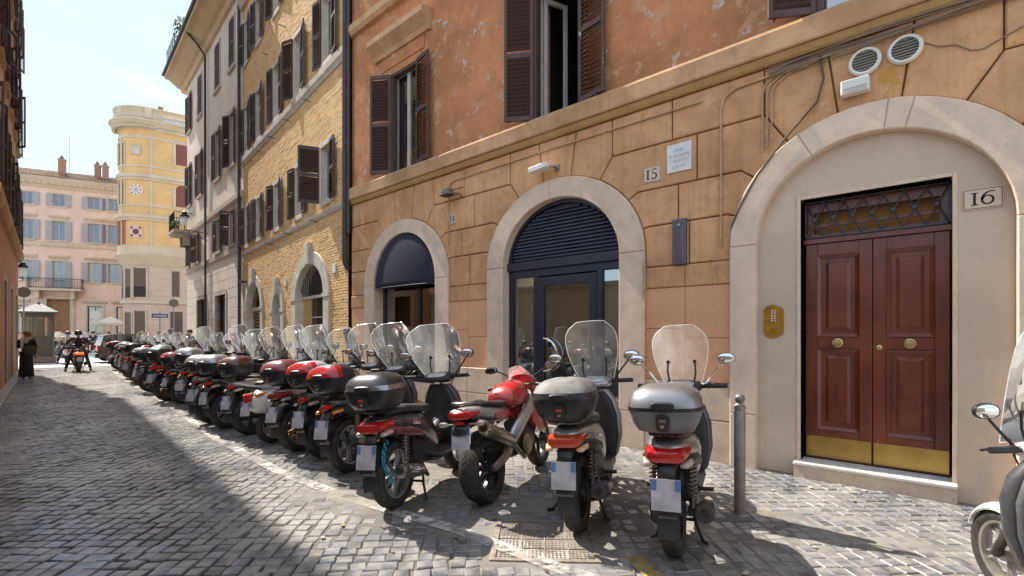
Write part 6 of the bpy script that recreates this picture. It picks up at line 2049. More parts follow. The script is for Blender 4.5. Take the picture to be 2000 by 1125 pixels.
P_SILVER = paint('silver_paint', (0.40, 0.40, 0.41), 0.3, 0.6)
P_WARMS = paint('warm_silver_paint', (0.36, 0.34, 0.33), 0.3, 0.6)
P_BLACK = paint('black_paint', (0.015, 0.015, 0.017), 0.2)
P_DGREY = paint('dark_grey_paint', (0.07, 0.072, 0.08), 0.25, 0.3)
P_WHITE = paint('white_paint', (0.72, 0.71, 0.68), 0.25)
P_RED = paint('red_paint', (0.48, 0.012, 0.015), 0.2)
P_MAROON = paint('maroon_paint', (0.14, 0.025, 0.03), 0.22)
P_BLUE = paint('blue_grey_paint', (0.10, 0.14, 0.22), 0.25, 0.2)
P_GREEN = paint('green_paint', (0.03, 0.12, 0.06), 0.25)
P_BEIGE = paint('beige_paint', (0.45, 0.40, 0.33), 0.3)
B_GREY = plain('box_grey_plastic', (0.15, 0.15, 0.155), 0.45, 0, 0.2, 14)
B_DUST = plain('dusty_box_top', (0.20, 0.19, 0.175), 0.6, 0, 0.45, 12)

NEAR = [
 ((3.34, 1.45), 18, -2.5, dict(body=P_WARMS, seat=M_SEATM, lid=paint('box_silver', (0.30, 0.30, 0.31), 0.3, 0.7), boxbase=B_GREY, screen=M_SCRY, ssize=(0.53, 0.98), mirror=M_CHR, blink=M_CLRL, front=P_DGREY, fender=P_DGREY, rim=M_RIMK),
  'silver scooter with grey top box and milky windscreen beside the steel bollard'),
 ((3.25, 2.20), 22, -3.5, dict(body=P_SILVER, lid=M_BLKP, lidtop=B_DUST, badge=plain('red_badge', (0.45, 0.06, 0.05), 0.4), screen=M_SCR, ssize=(0.58, 1.06), light=lens('orange_red_lens', (0.50, 0.05, 0.015)), blink=lens('pale_amber_lens', (0.72, 0.50, 0.26)), chromerack=True, rim=M_RIMK, front=P_SILVER, hshield=M_STEEL, headbody=True),
  'silver scooter with dusty black top box and tall clear windscreen before the louvred arch'),
 ((2.58, 3.72), 24, -4, dict(body=P_BLACK, lid=paint('box_chrome_lid', (0.33, 0.33, 0.34), 0.18, 0.9, dust=0.1), lidtop=plain('box_dark_top', (0.05, 0.05, 0.053), 0.3, 0.3), badge=plain('red_badge', (0.45, 0.06, 0.05), 0.4), screen=M_SCRB, ssize=(0.56, 1.32), trim=P_MAROON, muffler=M_STEEL, hshield=M_CHR, seat=M_SEATK, shock=M_STEEL),
  'black scooter with silver-lidded top box and a turquoise chain on its rear wheel'),
 ((2.91, 5.07), 19, -5, dict(body=P_BLACK, lid=M_BLKP, lens=M_REDL, screen=M_SCR, ssize=(0.60, 1.3), blink=M_AMBL, seat=M_SEATB, small=True),
  'black scooter with amber indicators and bright red reflector on its black top box'),
 ((3.03, 5.87), 19, -5, dict(body=P_DGREY, lid=paint('box_pale_lid', (0.50, 0.48, 0.47), 0.3), lens=M_REDL, screen=M_SCR, ssize=(0.60, 1.3), blink=M_CLRL, rim=M_RIMK, small=True),
  'dark grey scooter whose black top box has a white and red lid'),
 ((2.97, 6.46), 18, -6, dict(body=P_WARMS, lid=paint('box_maroon_lid', (0.20, 0.03, 0.035), 0.22), screen=M_SCR, ssize=(0.54, 1.2), rim=M_RIMB, light=lens('dark_red_lens', (0.25, 0.02, 0.015))),
  'warm silver scooter with bronze wheels and a maroon-lidded top box'),
 ((2.94, 7.23), 18, -6, dict(body=P_WHITE, vespa=True, screen=M_SCRB, ssize=(0.60, 1.3), rim=M_RIMS, blink=M_AMBL, front=P_WHITE, inner=P_WHITE),
  'white round-bodied scooter with a chrome rail and no top box'),
 ((2.96, 8.07), 17, -5, dict(body=P_SILVER, lid=paint('box_darkred_lid', (0.10, 0.018, 0.022), 0.2), screen=M_SCRB, ssize=(0.60, 1.28), rim=M_RIMK, small=True),
  'silver scooter with a wide dark red and black top box next to the white scooter'),
 ((2.90, 8.88), 18, -5, dict(body=P_BLACK, lid=paint('box_silver_lid', (0.42, 0.42, 0.43), 0.25, 0.6), screen=M_SCR, ssize=(0.58, 1.25), rim=M_RIMS, small=True),
  'black scooter whose black top box has a plain silver lid'),
]
for i, (loc, hd, ln, sp, lab) in enumerate(NEAR):
    s = scooter('scooter', loc, hd, ln, sp, lab)
    if i == 2:
        # lock gear that belongs to other things: chain, disc lock
        ch = MB()
        for k in range(16):
            a = R(100 + k * 14)
            c = Vector((0.30 * math.cos(a) * 0.25 - 0.20, -0.085, 0.62 - k * 0.024))
            ring = closed_lathe([(0.014, 0), (0.014 + 0.006, 0.004), (0.02, 0.0), (0.014, -0.004)], (0, 0, 0), 'y' if k % 2 else 'x', 10)
            ch.add([(p[0] + c.x, p[1] + c.y, p[2] * 1.3 + c.z) for p in ring.v], ring.f)
        cho = ch.build('lock_chain', plain('turquoise_sleeve', (0.02, 0.28, 0.36), 0.5), None, smooth=60)
        cho.matrix_world = s.matrix_basis.copy()
        tag(cho, 'turquoise lock chain hanging over the rear wheel of the black scooter', 'chain')
        yl = MB().box(-0.30, -0.26, -0.055, 0.005, 0.64, 0.74).box(-0.285, -0.275, -0.05, 0.0, 0.74, 0.76).build('padlock', plain('yellow_lock', (0.65, 0.45, 0.03), 0.4), None, bev=0.008)
        yl.matrix_world = s.matrix_basis.copy()
        tag(yl, 'yellow padlock under the tail light of the black scooter', 'padlock')

# the long tail of the row
LIDS = [('silver', paint('box_silver_lid', (0.42, 0.42, 0.43), 0.25, 0.6), None), ('red', paint('box_red_lid', (0.34, 0.02, 0.02), 0.22), None), ('black', M_BLKP, None), ('black and red', M_BLKP, M_REDL), ('white and red', paint('box_pale_lid', (0.50, 0.48, 0.47), 0.3), M_REDL), ('dark red', paint('box_darkred_lid', (0.10, 0.018, 0.022), 0.2), None), ('grey', B_GREY, None), ('no', None, None)]
BODS = [('black', P_BLACK), ('silver', P_SILVER), ('dark grey', P_DGREY), ('white', P_WHITE), ('red', P_RED), ('blue-grey', P_BLUE), ('beige', P_BEIGE), ('maroon', P_MAROON), ('green', P_GREEN)]
SCRS = [('a clear windscreen', M_SCR, (0.57, 1.22)), ('a bluish windscreen', M_SCRB, (0.59, 1.26)), ('no windscreen', None, None), ('a low clear screen', M_SCR, (0.32, 1.0))]
row_pts = [(8.88, 2.90), (10.3, 3.02), (12.6, 3.15), (14.8, 3.41), (16.6, 3.59), (18.9, 3.86), (20.8, 4.02), (23.4, 4.30), (25.9, 4.53), (28.9, 4.81)]
def row_x(y):
    for (a, xa), (b, xb) in zip(row_pts, row_pts[1:]):
        if a <= y <= b:
            return xa + (xb - xa) * (y - a) / (b - a)
    return row_pts[-1][1]
_rs = random.Random(21)
MOTOS = []
y = 9.62
mlist = {6: ('black sports motorcycle with a grey tail in the row', P_BLACK, P_DGREY), 13: ('blue-grey sports motorcycle with a silver tail in the row', P_BLUE, P_SILVER), 19: ('red sports motorcycle with a black tail far along the row', P_RED, P_BLACK)}
seq = [(0, 1, 0), (5, 0, 1), (0, 0, 0), (6, 3, 1), (1, 2, 0), (2, 0, 1), (0, 2, 0), (6, 0, 3), (3, 5, 0), (0, 3, 1), (7, 4, 2), (2, 1, 0), (6, 2, 1), (5, 6, 0), (0, 5, 0), (2, 2, 0), (7, 1, 1), (0, 7, 2), (6, 1, 0), (3, 2, 0), (7, 8, 0), (0, 6, 3), (2, 6, 1), (2, 3, 2), (5, 1, 0), (6, 5, 1)]
k = 0
while y < 28.95 and k < len(seq):
    li, bi, si = seq[k]
    ln, lm, lz = LIDS[li]; bn, bm = BODS[bi]; sn, sm, sz = SCRS[si]
    sp = dict(small=(k % 4 != 1), light=(M_REDL if k % 3 else lens('dark_red_lens', (0.25, 0.02, 0.015))), body=bm, lid=lm, lens=lz, screen=sm, rim=_rs.choice((M_RIMS, M_RIMK, M_RIMS, M_RIMB)), vespa=(li == 7 and bi != 4), blink=_rs.choice((M_AMBL, M_CLRL)), seat=_rs.choice((M_SEATK, M_SEATB, M_SEATM)))
    if sz: sp['ssize'] = sz
    boxw = '%s top box' % ln if lm else 'no top box'
    lab = '%s scooter with %s and %s in the row' % (bn, boxw, sn)
    if k in mlist:
        MOTOS.append((y, *mlist[k]))
        seq.insert(k + 1, seq[k]); mlist = {a + (1 if a > k else 0): b for a, b in mlist.items() if a != k}
    else:
        scooter('scooter', (row_x(y) + _rs.uniform(-0.2, 0.2), y), 18 + _rs.uniform(-6, 6) - max(0, y - 12) * 0.3, -4 + _rs.uniform(-4, 4), sp, lab).scale = [_rs.uniform(0.93, 1.05)] * 3
    y += 0.76 + _rs.uniform(-0.13, 0.16)
    k += 1

# scooter facing the other way at the edge of the doorway
ES = scooter('scooter', (3.10, -0.90), 33, -2, dict(body=P_WHITE, front=paint('charcoal_paint', (0.045, 0.05, 0.06), 0.3), inner=M_GRYP, fender=P_WHITE, screen=M_SCR, ssize=(0.78, 1.25), headbody=True, rim=plain('grey_rim', (0.40, 0.37, 0.33), 0.4, 0.6, 0.2), mirror=M_BLKP),
        'white scooter with charcoal leg shield and wide clear windscreen past the brown door')
ES.scale = (0.87, 0.87, 0.87)

# ------------------------------------------------------------ red sports motorcycle
def motorcycle(loc, head, lean, label, P_RED=P_RED, P_SILVER=P_SILVER):
    e = empty('motorcycle', (loc[0], loc[1], 0), 0, label, 'motorcycle')
    e.rotation_euler = (R(lean), 0, R(head))
    wheel(e, 0, 0.315, 0.19, 3, 0, M_RIMK); wheel(e, 1.40, 0.30, 0.12, 3, 1, M_RIMK)
    tank = MB().secs([(.48, 0, .86, .10, .05), (.54, 0, .885, .155, .10), (.68, 0, .91, .185, .135), (.84, 0, .925, .18, .13), (.95, 0, .91, .13, .09), (1.0, 0, .89, .07, .04)], 18, 2.5)
    tk = tank.build('fuel_tank', P_RED, e, smooth=50)
    MB().lathe([(.04, 0), (.045, .01), (.04, .018), (0, .02)], (.80, 0, 1.05), 'z', 14).build('filler_cap', M_CHR, tk)
    tb = MB().secs([(-.33, 0, .855, .06, .022), (-.29, 0, .85, .125, .05), (-.16, 0, .84, .145, .062), (.05, 0, .81, .14, .07), (.28, 0, .77, .13, .075), (.5, 0, .74, .10, .06)], 16, 2.8).build('tail_body', P_SILVER, e, smooth=50)
    MB().secs([(.10, .135, .78, .006, .03), (.30, .13, .76, .008, .05), (.48, .11, .74, .006, .03)], 8).build('side_panel', P_RED, tb); MB().secs([(.10, -.135, .78, .006, .03), (.30, -.13, .76, .008, .05), (.48, -.11, .74, .006, .03)], 8).build('side_panel', P_RED, tb)
    MB().secs([(-.10, 0, .905, .10, .02), (.02, 0, .90, .13, .03), (.25, 0, .865, .14, .035), (.45, 0, .85, .11, .035), (.54, 0, .86, .06, .02)], 14).build('seat', M_SEATK, e, smooth=50)
    MB().tube([(.02, .10, .91), (-.15, .12, .945), (-.27, .09, .945), (-.31, 0, .94), (-.27, -.09, .945), (-.15, -.12, .945), (.02, -.10, .91)], .014, 8).build('grab_rail', M_STEEL, e, smooth=60)
    MB().secs([(-.355, 0, .838, .07, .02), (-.345, 0, .84, .115, .035), (-.28, 0, .845, .135, .042), (-.2, 0, .848, .14, .038)], 14, 3).build('tail_light', M_REDL, e, smooth=50)
    MB().box(-.35, -.345, -.05, .05, .765, .79).build('reflector', M_REDL, e)
    MB().secs([(-.15, 0, .76, .10, .03), (-.32, 0, .74, .085, .03), (-.36, 0, .70, .07, .03)], 10).build('plate_holder', M_BLKP, e, smooth=50)
    p = put('number_plate', 'plate', plate_fn, M_PLATE, e, loc=(.045, 0, .12)); put('blue_band', 'pblue', plate_blue_fn, M_PBLUE, p)
    for s in (1, -1):
        MB().tube([(-.30, s * .07, .765), (-.31, s * .15, .765)], .008, 6).secs([(-.33, s * .19, .765, .028, .018), (-.31, s * .185, .765, .045, .026), (-.28, s * .18, .765, .03, .018)], 10).build('indicator', M_CLRL, e, smooth=50)
    # twin-spar frame, swingarm, engine
    for s in (1, -1):
        MB().secs([(.30, s * .12, .40, .022, .07), (.42, s * .15, .52, .026, .085), (.60, s * .19, .66, .028, .075), (.85, s * .20, .78, .028, .075), (1.02, s * .12, .86, .026, .06), (1.08, s * .06, .88, .03, .05)], 10, 3.5).build('frame_spar', paint('alloy_frame', (0.50, 0.50, 0.51), 0.3, 0.85, 0.2, 0.1), e, smooth=50)
        MB().secs([(-.04, s * .115, .315, .016, .03), (.02, s * .12, .32, .024, .045), (.22, s * .115, .36, .026, .055), (.42, s * .10, .40, .026, .06)], 10, 3.5).build('swingarm', M_STEEL, e, smooth=50)
        MB().tube([(1.10, s * .095, .92), (1.25, s * .10, .62), (1.40, s * .10, .30)], [.024, .027, .032], 10).build('fork_leg', M_DSTEEL, e, smooth=60)
    MB().secs([(.42, 0, .42, .13, .12), (.55, 0, .46, .17, .17), (.75, 0, .47, .18, .19), (.95, 0, .46, .15, .15), (1.02, 0, .46, .10, .10)], 14, 3.4).build('engine', M_DSTEEL, e, smooth=40)
    MB().lathe([(.105, -.19), (.11, -.205), (.085, -.22), (0, -.222)], (.62, 0, .40), 'y', 20).build('clutch_cover', plain('bronze_cover', (0.30, 0.25, 0.17), 0.4, 0.8, 0.2), e, smooth=40)
    for s in (1, -1):
        MB().secs([(.80, s * .21, .66, .01, .06), (.95, s * .235, .62, .012, .15), (1.12, s * .215, .62, .012, .20), (1.26, s * .16, .72, .01, .15), (1.32, s * .10, .78, .008, .06)], 12, 3).build('fairing', P_RED, e, smooth=50)
    MB().secs([(1.10, 0, 1.0, .14, .10), (1.24, 0, .95, .15, .13), (1.36, 0, .88, .11, .10), (1.42, 0, .84, .05, .05)], 14, 2.6).build('nose', P_RED, e, smooth=50)
    rows = []
    for i in range(9):
        t = i / 8
        rows.append([(1.30 - .26 * t - 2.2 * (y_ * (0.16 - .05 * t)) ** 2 * 2, y_ * (.165 - .085 * t * t), 1.0 + .20 * t - .02 * y_ * y_) for y_ in [-1 + 2 * j / 8 for j in range(9)]])
    MB().loft(rows, False, closed=False).build('screen', M_SCRY, e, smooth=60)
    for s in (1, -1):
        MB().tube([(1.06, s * .07, .98), (1.03, s * .2, .985), (.98, s * .33, .965)], .016, 8).tube([(1.0, s * .24, .98), (.965, s * .36, .96)], .020, 8).tube([(1.08, s * .18, .985), (1.06, s * .33, .96)], .008, 6).build('handlebar', M_BLKP, e, smooth=60)
        m = MB().tube([(1.15, s * .13, 1.06), (1.16, s * .26, 1.13), (1.15, s * .33, 1.16)], .009, 6).secs([(1.115, s * .375, 1.17, .075, .040), (1.135, s * .375, 1.17, .080, .044), (1.17, s * .37, 1.17, .05, .025), (1.19, s * .365, 1.17, .02, .01)], 14, 2.4).build('mirror', M_BLKP, e, smooth=50)
        MB().secs([(1.112, s * .375, 1.17, .066, .034), (1.1145, s * .375, 1.17, .069, .036)], 14, 2.4).build('mirror_glass', M_MIRG, m)
    ex = MB().tube([(.36, -.17, .46), (.30, -.175, .50), (.26, -.18, .515), (-.22, -.185, .70), (-.25, -.185, .712), (-.262, -.185, .716)], [.03, .05, .062, .066, .060, .048], 18).build('silencer', plain('brushed_silencer', (0.42, 0.37, 0.31), 0.28, 1.0, 0.3, 6), e, smooth=40)
    MB().tube([(-.258, -.185, .7145), (-.268, -.185, .718)], .034, 12).build('outlet', M_ENGR, ex)
    MB().tube([(.72, -.10, .30), (.60, -.16, .28), (.45, -.17, .38), (.34, -.17, .47)], .026, 8).build('pipe', M_STEEL, ex, smooth=60)
    put('front_fender', 'mfender', fender_fn(1.40, .30, .33, .075, 30, 150), P_RED, e)
    q = put('rear_hugger', 'mhugger', fender_fn(0, .315, .345, .10, 60, 130), M_BLKP, e)
    MB().tube([(.45, .12, .24), (.40, .24, .10), (.37, .31, .03)], .013, 6).build('side_stand', M_BLKP, e)
    return e
motorcycle((3.22, 3.20), 18, -7, 'red and silver sports motorcycle with a fat rear tyre and a steel silencer')
for my, lab, pa, pb in MOTOS:
    motorcycle((row_x(my) + 0.05, my), 15, -6, lab, pa, pb)

# ------------------------------------------------------------ steel bollard
bo = empty('bollard', (4.47, 1.37, 0), 0, 'grey steel bollard with a ball top standing before the brown door', 'bollard')
MB().lathe([(0.046, -0.03), (0.046, 0.88), (0.040, 0.89), (0.040, 0.895), (0.047, 0.90), (0.047, 0.93), (0.03, 0.945), (0.026, 0.955)], n=18).build('post', plain('bollard_steel', (0.27, 0.245, 0.22), 0.5, 0.5, 0.25, 9), bo, smooth=40)
MB().lathe([(0.02, 0.95), (0.036, 0.965), (0.044, 0.99), (0.036, 1.015), (0.018, 1.03), (0.0, 1.034)], n=16).build('ball', plain('bollard_ball', (0.24, 0.21, 0.20), 0.45, 0.5, 0.25, 20), bo, smooth=80)
# ============================================================ people
M_SKIN = plain('skin', (0.50, 0.30, 0.22), 0.55)
def skin_obj(name, mat, chains, parent, sub=2, smooth=True):
    """continuous surface grown round a jointed skeleton: chains of (point, radius); the first point of a chain may repeat an earlier one"""
    vs = []; rs = []; es = []; idx = {}
    def vid(p, r):
        k = tuple(round(c, 4) for c in p)
        if k not in idx:
            idx[k] = len(vs); vs.append(p); rs.append(r)
        return idx[k]
    for ch in chains:
        prev = None
        for p, r in ch:
            i = vid(p, r)
            if prev is not None and prev != i:
                es.append((prev, i))
            prev = i
    me = bpy.data.meshes.new(name)
    me.from_pydata(vs, es, [])
    me.materials.append(mat)
    o = bpy.data.objects.new(name, me); COL.objects.link(o); o.parent = parent
    o.modifiers.new('skin', 'SKIN')
    sv = me.skin_vertices[0].data
    for i, r in enumerate(rs):
        sv[i].radius = (r, r) if not isinstance(r, tuple) else r
    sv[0].use_root = True
    md = o.modifiers.new('sub', 'SUBSURF'); md.levels = sub; md.render_levels = sub
    for m in o.modifiers:
        if m.type == 'SKIN': m.use_smooth_shade = True
    return o
def V(*a): return tuple(a)
def hand(side, wrist, d, up):
    """palm and five unequal, bent fingers from the wrist along d"""
    w = Vector(wrist); d = Vector(d).normalized(); up = Vector(up).normalized(); lat = d.cross(up).normalized()
    palm = w + d * 0.07
    out = [[(tuple(w), 0.026), (tuple(palm), 0.033)]]
    for k, ln in enumerate((0.062, 0.074, 0.080, 0.070)):
        b = palm + lat * (0.028 - 0.0185 * k) * side
        out.append([(tuple(palm), 0.033), (tuple(b + d * 0.028), 0.010), (tuple(b + d * (0.028 + ln * 0.5) - up * 0.012), 0.009), (tuple(b + d * (0.028 + ln * 0.8) - up * 0.04), 0.008)])
    t = w + d * 0.025 + lat * 0.025 * side
    out.append([(tuple(w), 0.026), (tuple(t), 0.013), (tuple(t + lat * 0.022 * side + d * 0.04 - up * 0.012), 0.010), (tuple(t + lat * 0.018 * side + d * 0.065 - up * 0.028), 0.009)])
    return out
def person(name, label, loc, rz, J, top, bottom, hair, shoe, hairstyle='short', group=None, parent=None, helmet=None):
    """J: joints pelvis, chest, neck, head, and left/right shoulder, elbow, wrist, hip, knee, ankle, toe (x forward)"""
    e = empty(name, loc, rz, label, 'person', group)
    pv, ch, nk, hd = J['pelvis'], J['chest'], J['neck'], J['head']
    C = [[(pv, 0.115), (ch, 0.125), (nk, 0.050)], [(nk, 0.050), (tuple(Vector(nk).lerp(Vector(hd), 0.4)), 0.055), (hd, 0.082), (tuple(Vector(hd) + Vector((0, 0, 0.07))), 0.066)]]
    Tp = [[(pv, 0.125), (ch, 0.14), (tuple(Vector(nk) - Vector((0, 0, 0.035))), 0.065)]]
    Bt = []
    for s, sd in ((1, 'l'), (-1, 'r')):
        sh, el, wr, hp, kn, an, to = (J[k + sd] for k in ('shoulder_', 'elbow_', 'wrist_', 'hip_', 'knee_', 'ankle_', 'toe_'))
        C += [[(ch, 0.125), (sh, 0.050), (el, 0.038), (wr, 0.026)], [(pv, 0.115), (hp, 0.078), (kn, 0.052), (an, 0.034), (to, 0.030)]]
        C += hand(s, wr, Vector(wr) - Vector(el), (0, 0, 1))
        Tp += [[(ch, 0.14), (sh, 0.062), (el, 0.052), (tuple(Vector(el).lerp(Vector(wr), 0.75 if J.get('long', True) else 0.05)), 0.042)]]
        Bt += [[(pv, 0.128), (hp, 0.090), (kn, 0.068), (tuple(Vector(an) + Vector((0, 0, 0.02))), J.get('hem', 0.056))]]
    body = skin_obj('body', M_SKIN, C, e)
    skin_obj('shirt', top, Tp, e)
    if bottom is not None:
        skin_obj('trousers', bottom, Bt, e)
    h = Vector(hd); f = Vector(J.get('face', (1, 0, 0))).normalized(); lat = f.cross(Vector((0, 0, 1)))
    # face: nose, mouth, eyes, ears
    MB().tube([h + f * 0.085 + Vector((0, 0, 0.02)), h + f * 0.108 - Vector((0, 0, 0.012))], [0.009, 0.014], 6).build('nose', M_SKIN, body, smooth=60)
    MB().tube([h + f * 0.088 + lat * 0.024 - Vector((0, 0, 0.045)), h + f * 0.094 - Vector((0, 0, 0.045)), h + f * 0.088 - lat * 0.024 - Vector((0, 0, 0.045))], 0.006, 5).build('mouth', plain('lips', (0.32, 0.10, 0.08), 0.5), body)
    for s in (1, -1):
        MB().lathe([(0.0, -0.011), (0.009, -0.006), (0.011, 0.0), (0.009, 0.006), (0, 0.011)], tuple(h + f * 0.078 + lat * 0.032 * s + Vector((0, 0, 0.018))), 'z', 8).build('eye', plain('eye_dark', (0.03, 0.02, 0.015), 0.2), body)
        MB().secs([(0, 0, 0, 0.008, 0.03), (0.02, 0, 0, 0.006, 0.024)], 8).build('ear', M_SKIN, body).location = tuple(h + lat * 0.088 * s)
    if helmet:
        q = MB().lathe([(0.118, -0.045), (0.132, 0.0), (0.130, 0.06), (0.105, 0.115), (0.06, 0.145), (0.0, 0.153)], tuple(h), 'z', 18).build('helmet', helmet, e, smooth=60)
    else:
        q = MB().secs([(-0.105, 0, 0.02, 0.05, 0.06), (-0.08, 0, 0.035, 0.088, 0.085), (0.0, 0, 0.062, 0.098, 0.075), (0.055, 0, 0.085, 0.075, 0.042), (0.085, 0, 0.09, 0.03, 0.02)], 14).build('hair', hair, e, smooth=70)
        q.location = tuple(h); q.rotation_euler = (0, 0, math.atan2(f.y, f.x))
        if hairstyle == 'bun':
            MB().lathe([(0, -0.05), (0.04, -0.035), (0.055, 0), (0.04, 0.035), (0, 0.05)], (-0.12, 0, 0.03), 'z', 10).build('bun', hair, q, smooth=70)
    for sd in 'lr':
        a, t = Vector(J['ankle_' + sd]), Vector(J['toe_' + sd])
        dd = (t - a); dd.z = 0; dd = dd.normalized() if dd.length > 1e-4 else Vector((1, 0, 0))
        so = MB().secs([(-0.07, 0, 0.035, 0.030, 0.032), (-0.03, 0, 0.045, 0.040, 0.045), (0.08, 0, 0.034, 0.045, 0.034), (0.16, 0, 0.025, 0.035, 0.024), (0.19, 0, 0.02, 0.012, 0.012)], 10).build('shoe', shoe, e, smooth=60)
        so.location = (a.x, a.y, a.z - 0.075); so.rotation_euler = (0, 0, math.atan2(dd.y, dd.x))
    return e
def standing(h=1.62, sw=0.19, arms=((0.06, 0.0), (0.02, 0.0)), stride=0.06):
    k = h / 1.70
    J = dict(pelvis=V(0, 0, .94 * k), chest=V(.02, 0, 1.25 * k), neck=V(.02, 0, 1.45 * k), head=V(.045, 0, 1.57 * k))
    for s, sd, st in ((1, 'l', stride), (-1, 'r', -stride)):
        J['shoulder_' + sd] = V(.01, s * sw, 1.39 * k); J['elbow_' + sd] = V(-.01, s * (sw + .05), 1.10 * k); J['wrist_' + sd] = V(.09, s * (sw + .03), .87 * k)
        J['hip_' + sd] = V(0, s * .085, .88 * k); J['knee_' + sd] = V(.02 + st * .6, s * .09, .48 * k); J['ankle_' + sd] = V(st, s * .09, .085); J['toe_' + sd] = V(st + .13, s * .105, .03)
    return J
def riding():
    J = dict(pelvis=V(.22, 0, .93), chest=V(.27, 0, 1.23), neck=V(.31, 0, 1.43), head=V(.345, 0, 1.55))
    for s, sd in ((1, 'l'), (-1, 'r')):
        J['shoulder_' + sd] = V(.29, s * .19, 1.37); J['elbow_' + sd] = V(.56, s * .34, 1.16); J['wrist_' + sd] = V(.87, s * .315, 1.12)
        J['hip_' + sd] = V(.26, s * .10, .90); J['knee_' + sd] = V(.58, s * .26, .62); J['ankle_' + sd] = V(.42, s * .39, .085); J['toe_' + sd] = V(.55, s * .42, .03)
    return J
M_BLKC = plain('black_cloth', (0.016, 0.015, 0.018), 0.9, 0, 0.3)
M_NAVYS = plain('navy_suit', (0.025, 0.03, 0.055), 0.85, 0, 0.2)
M_HBR = plain('auburn_hair', (0.17, 0.06, 0.025), 0.6, 0, 0.3)
M_HDK = plain('dark_hair', (0.02, 0.015, 0.012), 0.6, 0, 0.3)
M_SHOE = plain('dark_shoe', (0.03, 0.025, 0.022), 0.5)
M_SAND = plain('tan_sandal', (0.32, 0.2, 0.13), 0.6)
J = standing(1.63); J['hem'] = 0.10; J['long'] = False
J['elbow_l'] = V(.10, .22, 1.08); J['wrist_l'] = V(.26, .14, 1.12); J['face'] = (0.6, 0.8, -0.25)
wm = person('person', 'woman in long black clothes with auburn hair, standing by the shaded wall', (1.42, 23.6, 0.0), R(75), J, M_BLKC, M_BLKC, M_HBR, M_SAND, 'bun')
sk = MB().lathe([(0.13, 0.95), (0.155, 0.80), (0.18, 0.45), (0.20, 0.10), (0.19, 0.09)], (0.01, 0, 0), 'z', 18).build('skirt', M_BLKC, wm, smooth=60)
MB().tube([(.03, .11, 1.42), (-.07, .10, 1.35), (-.13, .09, 1.2), (-.13, .085, 1.05)], [.03, .04, .045, .03], 8).build('scarf', plain('grey_scarf', (0.5, 0.46, 0.47), 0.8), wm, smooth=60)
bg = empty('shoulder_bag', (1.42, 23.6, 0.0), R(75), 'dark green shoulder bag hanging at the back of the woman in black', 'bag')
MB().secs([(-.26, -.12, .98, .10, .13), (-.22, -.13, .98, .16, .17), (-.14, -.14, .98, .16, .17), (-.12, -.14, .98, .10, .12)], 12, 3.5).build('pouch', plain('green_canvas', (0.045, 0.055, 0.035), 0.85, 0, 0.25), bg, smooth=60)
MB().tube([(-.16, -.26, 1.10), (-.05, -.22, 1.36), (.04, -.17, 1.44), (.12, -.19, 1.34), (-.13, -.03, 1.12)], .014, 6).build('strap', M_BLKC, bg, smooth=60)

def rider(loc, head, spec, slab, J, top, bot, plab, helmet):
    s = scooter('scooter', loc, head, 0, spec, slab, group='scooters being ridden up the street')
    p = person('person', plab, (loc[0], loc[1], 0), R(head), J, top, bot, M_HDK, M_SHOE, helmet=helmet)
    return s, p
def glow_lens():
    m, n, l, b = node_mat('lit_tail_lens')
    b.inputs['Base Color'].default_value = (0.6, 0.03, 0.01, 1)
    b.inputs['Emission Color'].default_value = (1, 0.10, 0.02, 1)
    b.inputs['Emission Strength'].default_value = 1.2
    return m
M_LIT = glow_lens()
rider((3.12, 26.5), 86, dict(body=P_DGREY, front=P_DGREY, rim=M_RIMK, light=M_LIT, seat=M_SEATK, blink=M_AMBL), 'grey scooter with a lit tail light under the rider in dark purple', riding(), plain('purple_black_jacket', (0.030, 0.018, 0.034), 0.8, 0, 0.3), plain('dark_jeans', (0.03, 0.03, 0.045), 0.85), 'rider in a dark purple jacket and dark helmet with both feet down', paint('dark_helmet', (0.02, 0.015, 0.015), 0.3))
rider((3.62, 34.2), 88, dict(body=P_WHITE, vespa=True, rim=M_RIMS, light=M_LIT, screen=M_SCR, ssize=(0.4, 1.0)), 'white round-bodied scooter under the rider in beige', riding(), plain('beige_shirt', (0.52, 0.40, 0.28), 0.85), plain('dark_jeans', (0.03, 0.03, 0.045), 0.85), 'rider in a beige shirt and dark helmet', paint('brown_helmet', (0.05, 0.03, 0.02), 0.3))
person('person', 'man in a dark navy suit walking among the bikes on the square', (6.0, 44.6, 0), R(60), standing(1.76, .2, stride=.16), M_NAVYS, M_NAVYS, M_HDK, M_SHOE)
person('person', 'man in a pale blue shirt standing beside the pale corner house', (6.55, 24.6, 0), R(200), standing(1.74, .2), plain('pale_blue_shirt', (0.35, 0.45, 0.6), 0.85), M_NAVYS, M_HDK, M_SHOE)
person('person', 'waiter in a white shirt in front of the cafe parasols', (7.7, 50.0, 0), R(200), standing(1.72, .2), plain('white_shirt', (0.75, 0.75, 0.75), 0.85), M_BLKC, M_HDK, M_SHOE)

# ============================================================ scooters standing on the square
_rq = random.Random(8)
for i in range(9):
    li, bi, si = [(2, 0, 0), (0, 2, 1), (7, 3, 0), (1, 1, 0), (2, 5, 0), (5, 1, 1), (7, 0, 0), (6, 3, 1), (0, 6, 0)][i]
    ln, lm, lz = LIDS[li]; bn, bm = BODS[bi]; sn, sm, sz = SCRS[si]
    sp = dict(body=bm, lid=lm, lens=lz, screen=sm, rim=M_RIMS, ssize=sz or (0.5, 1.1))
    scooter('scooter', (4.35 + 0.42 * i, 43.6 + 0.62 * i), 110 + _rq.uniform(-8, 8), -5, sp, '%s scooter with %s and %s on the square' % (bn, ('a %s top box' % ln) if lm else 'no top box', sn), 'scooters parked on the square')

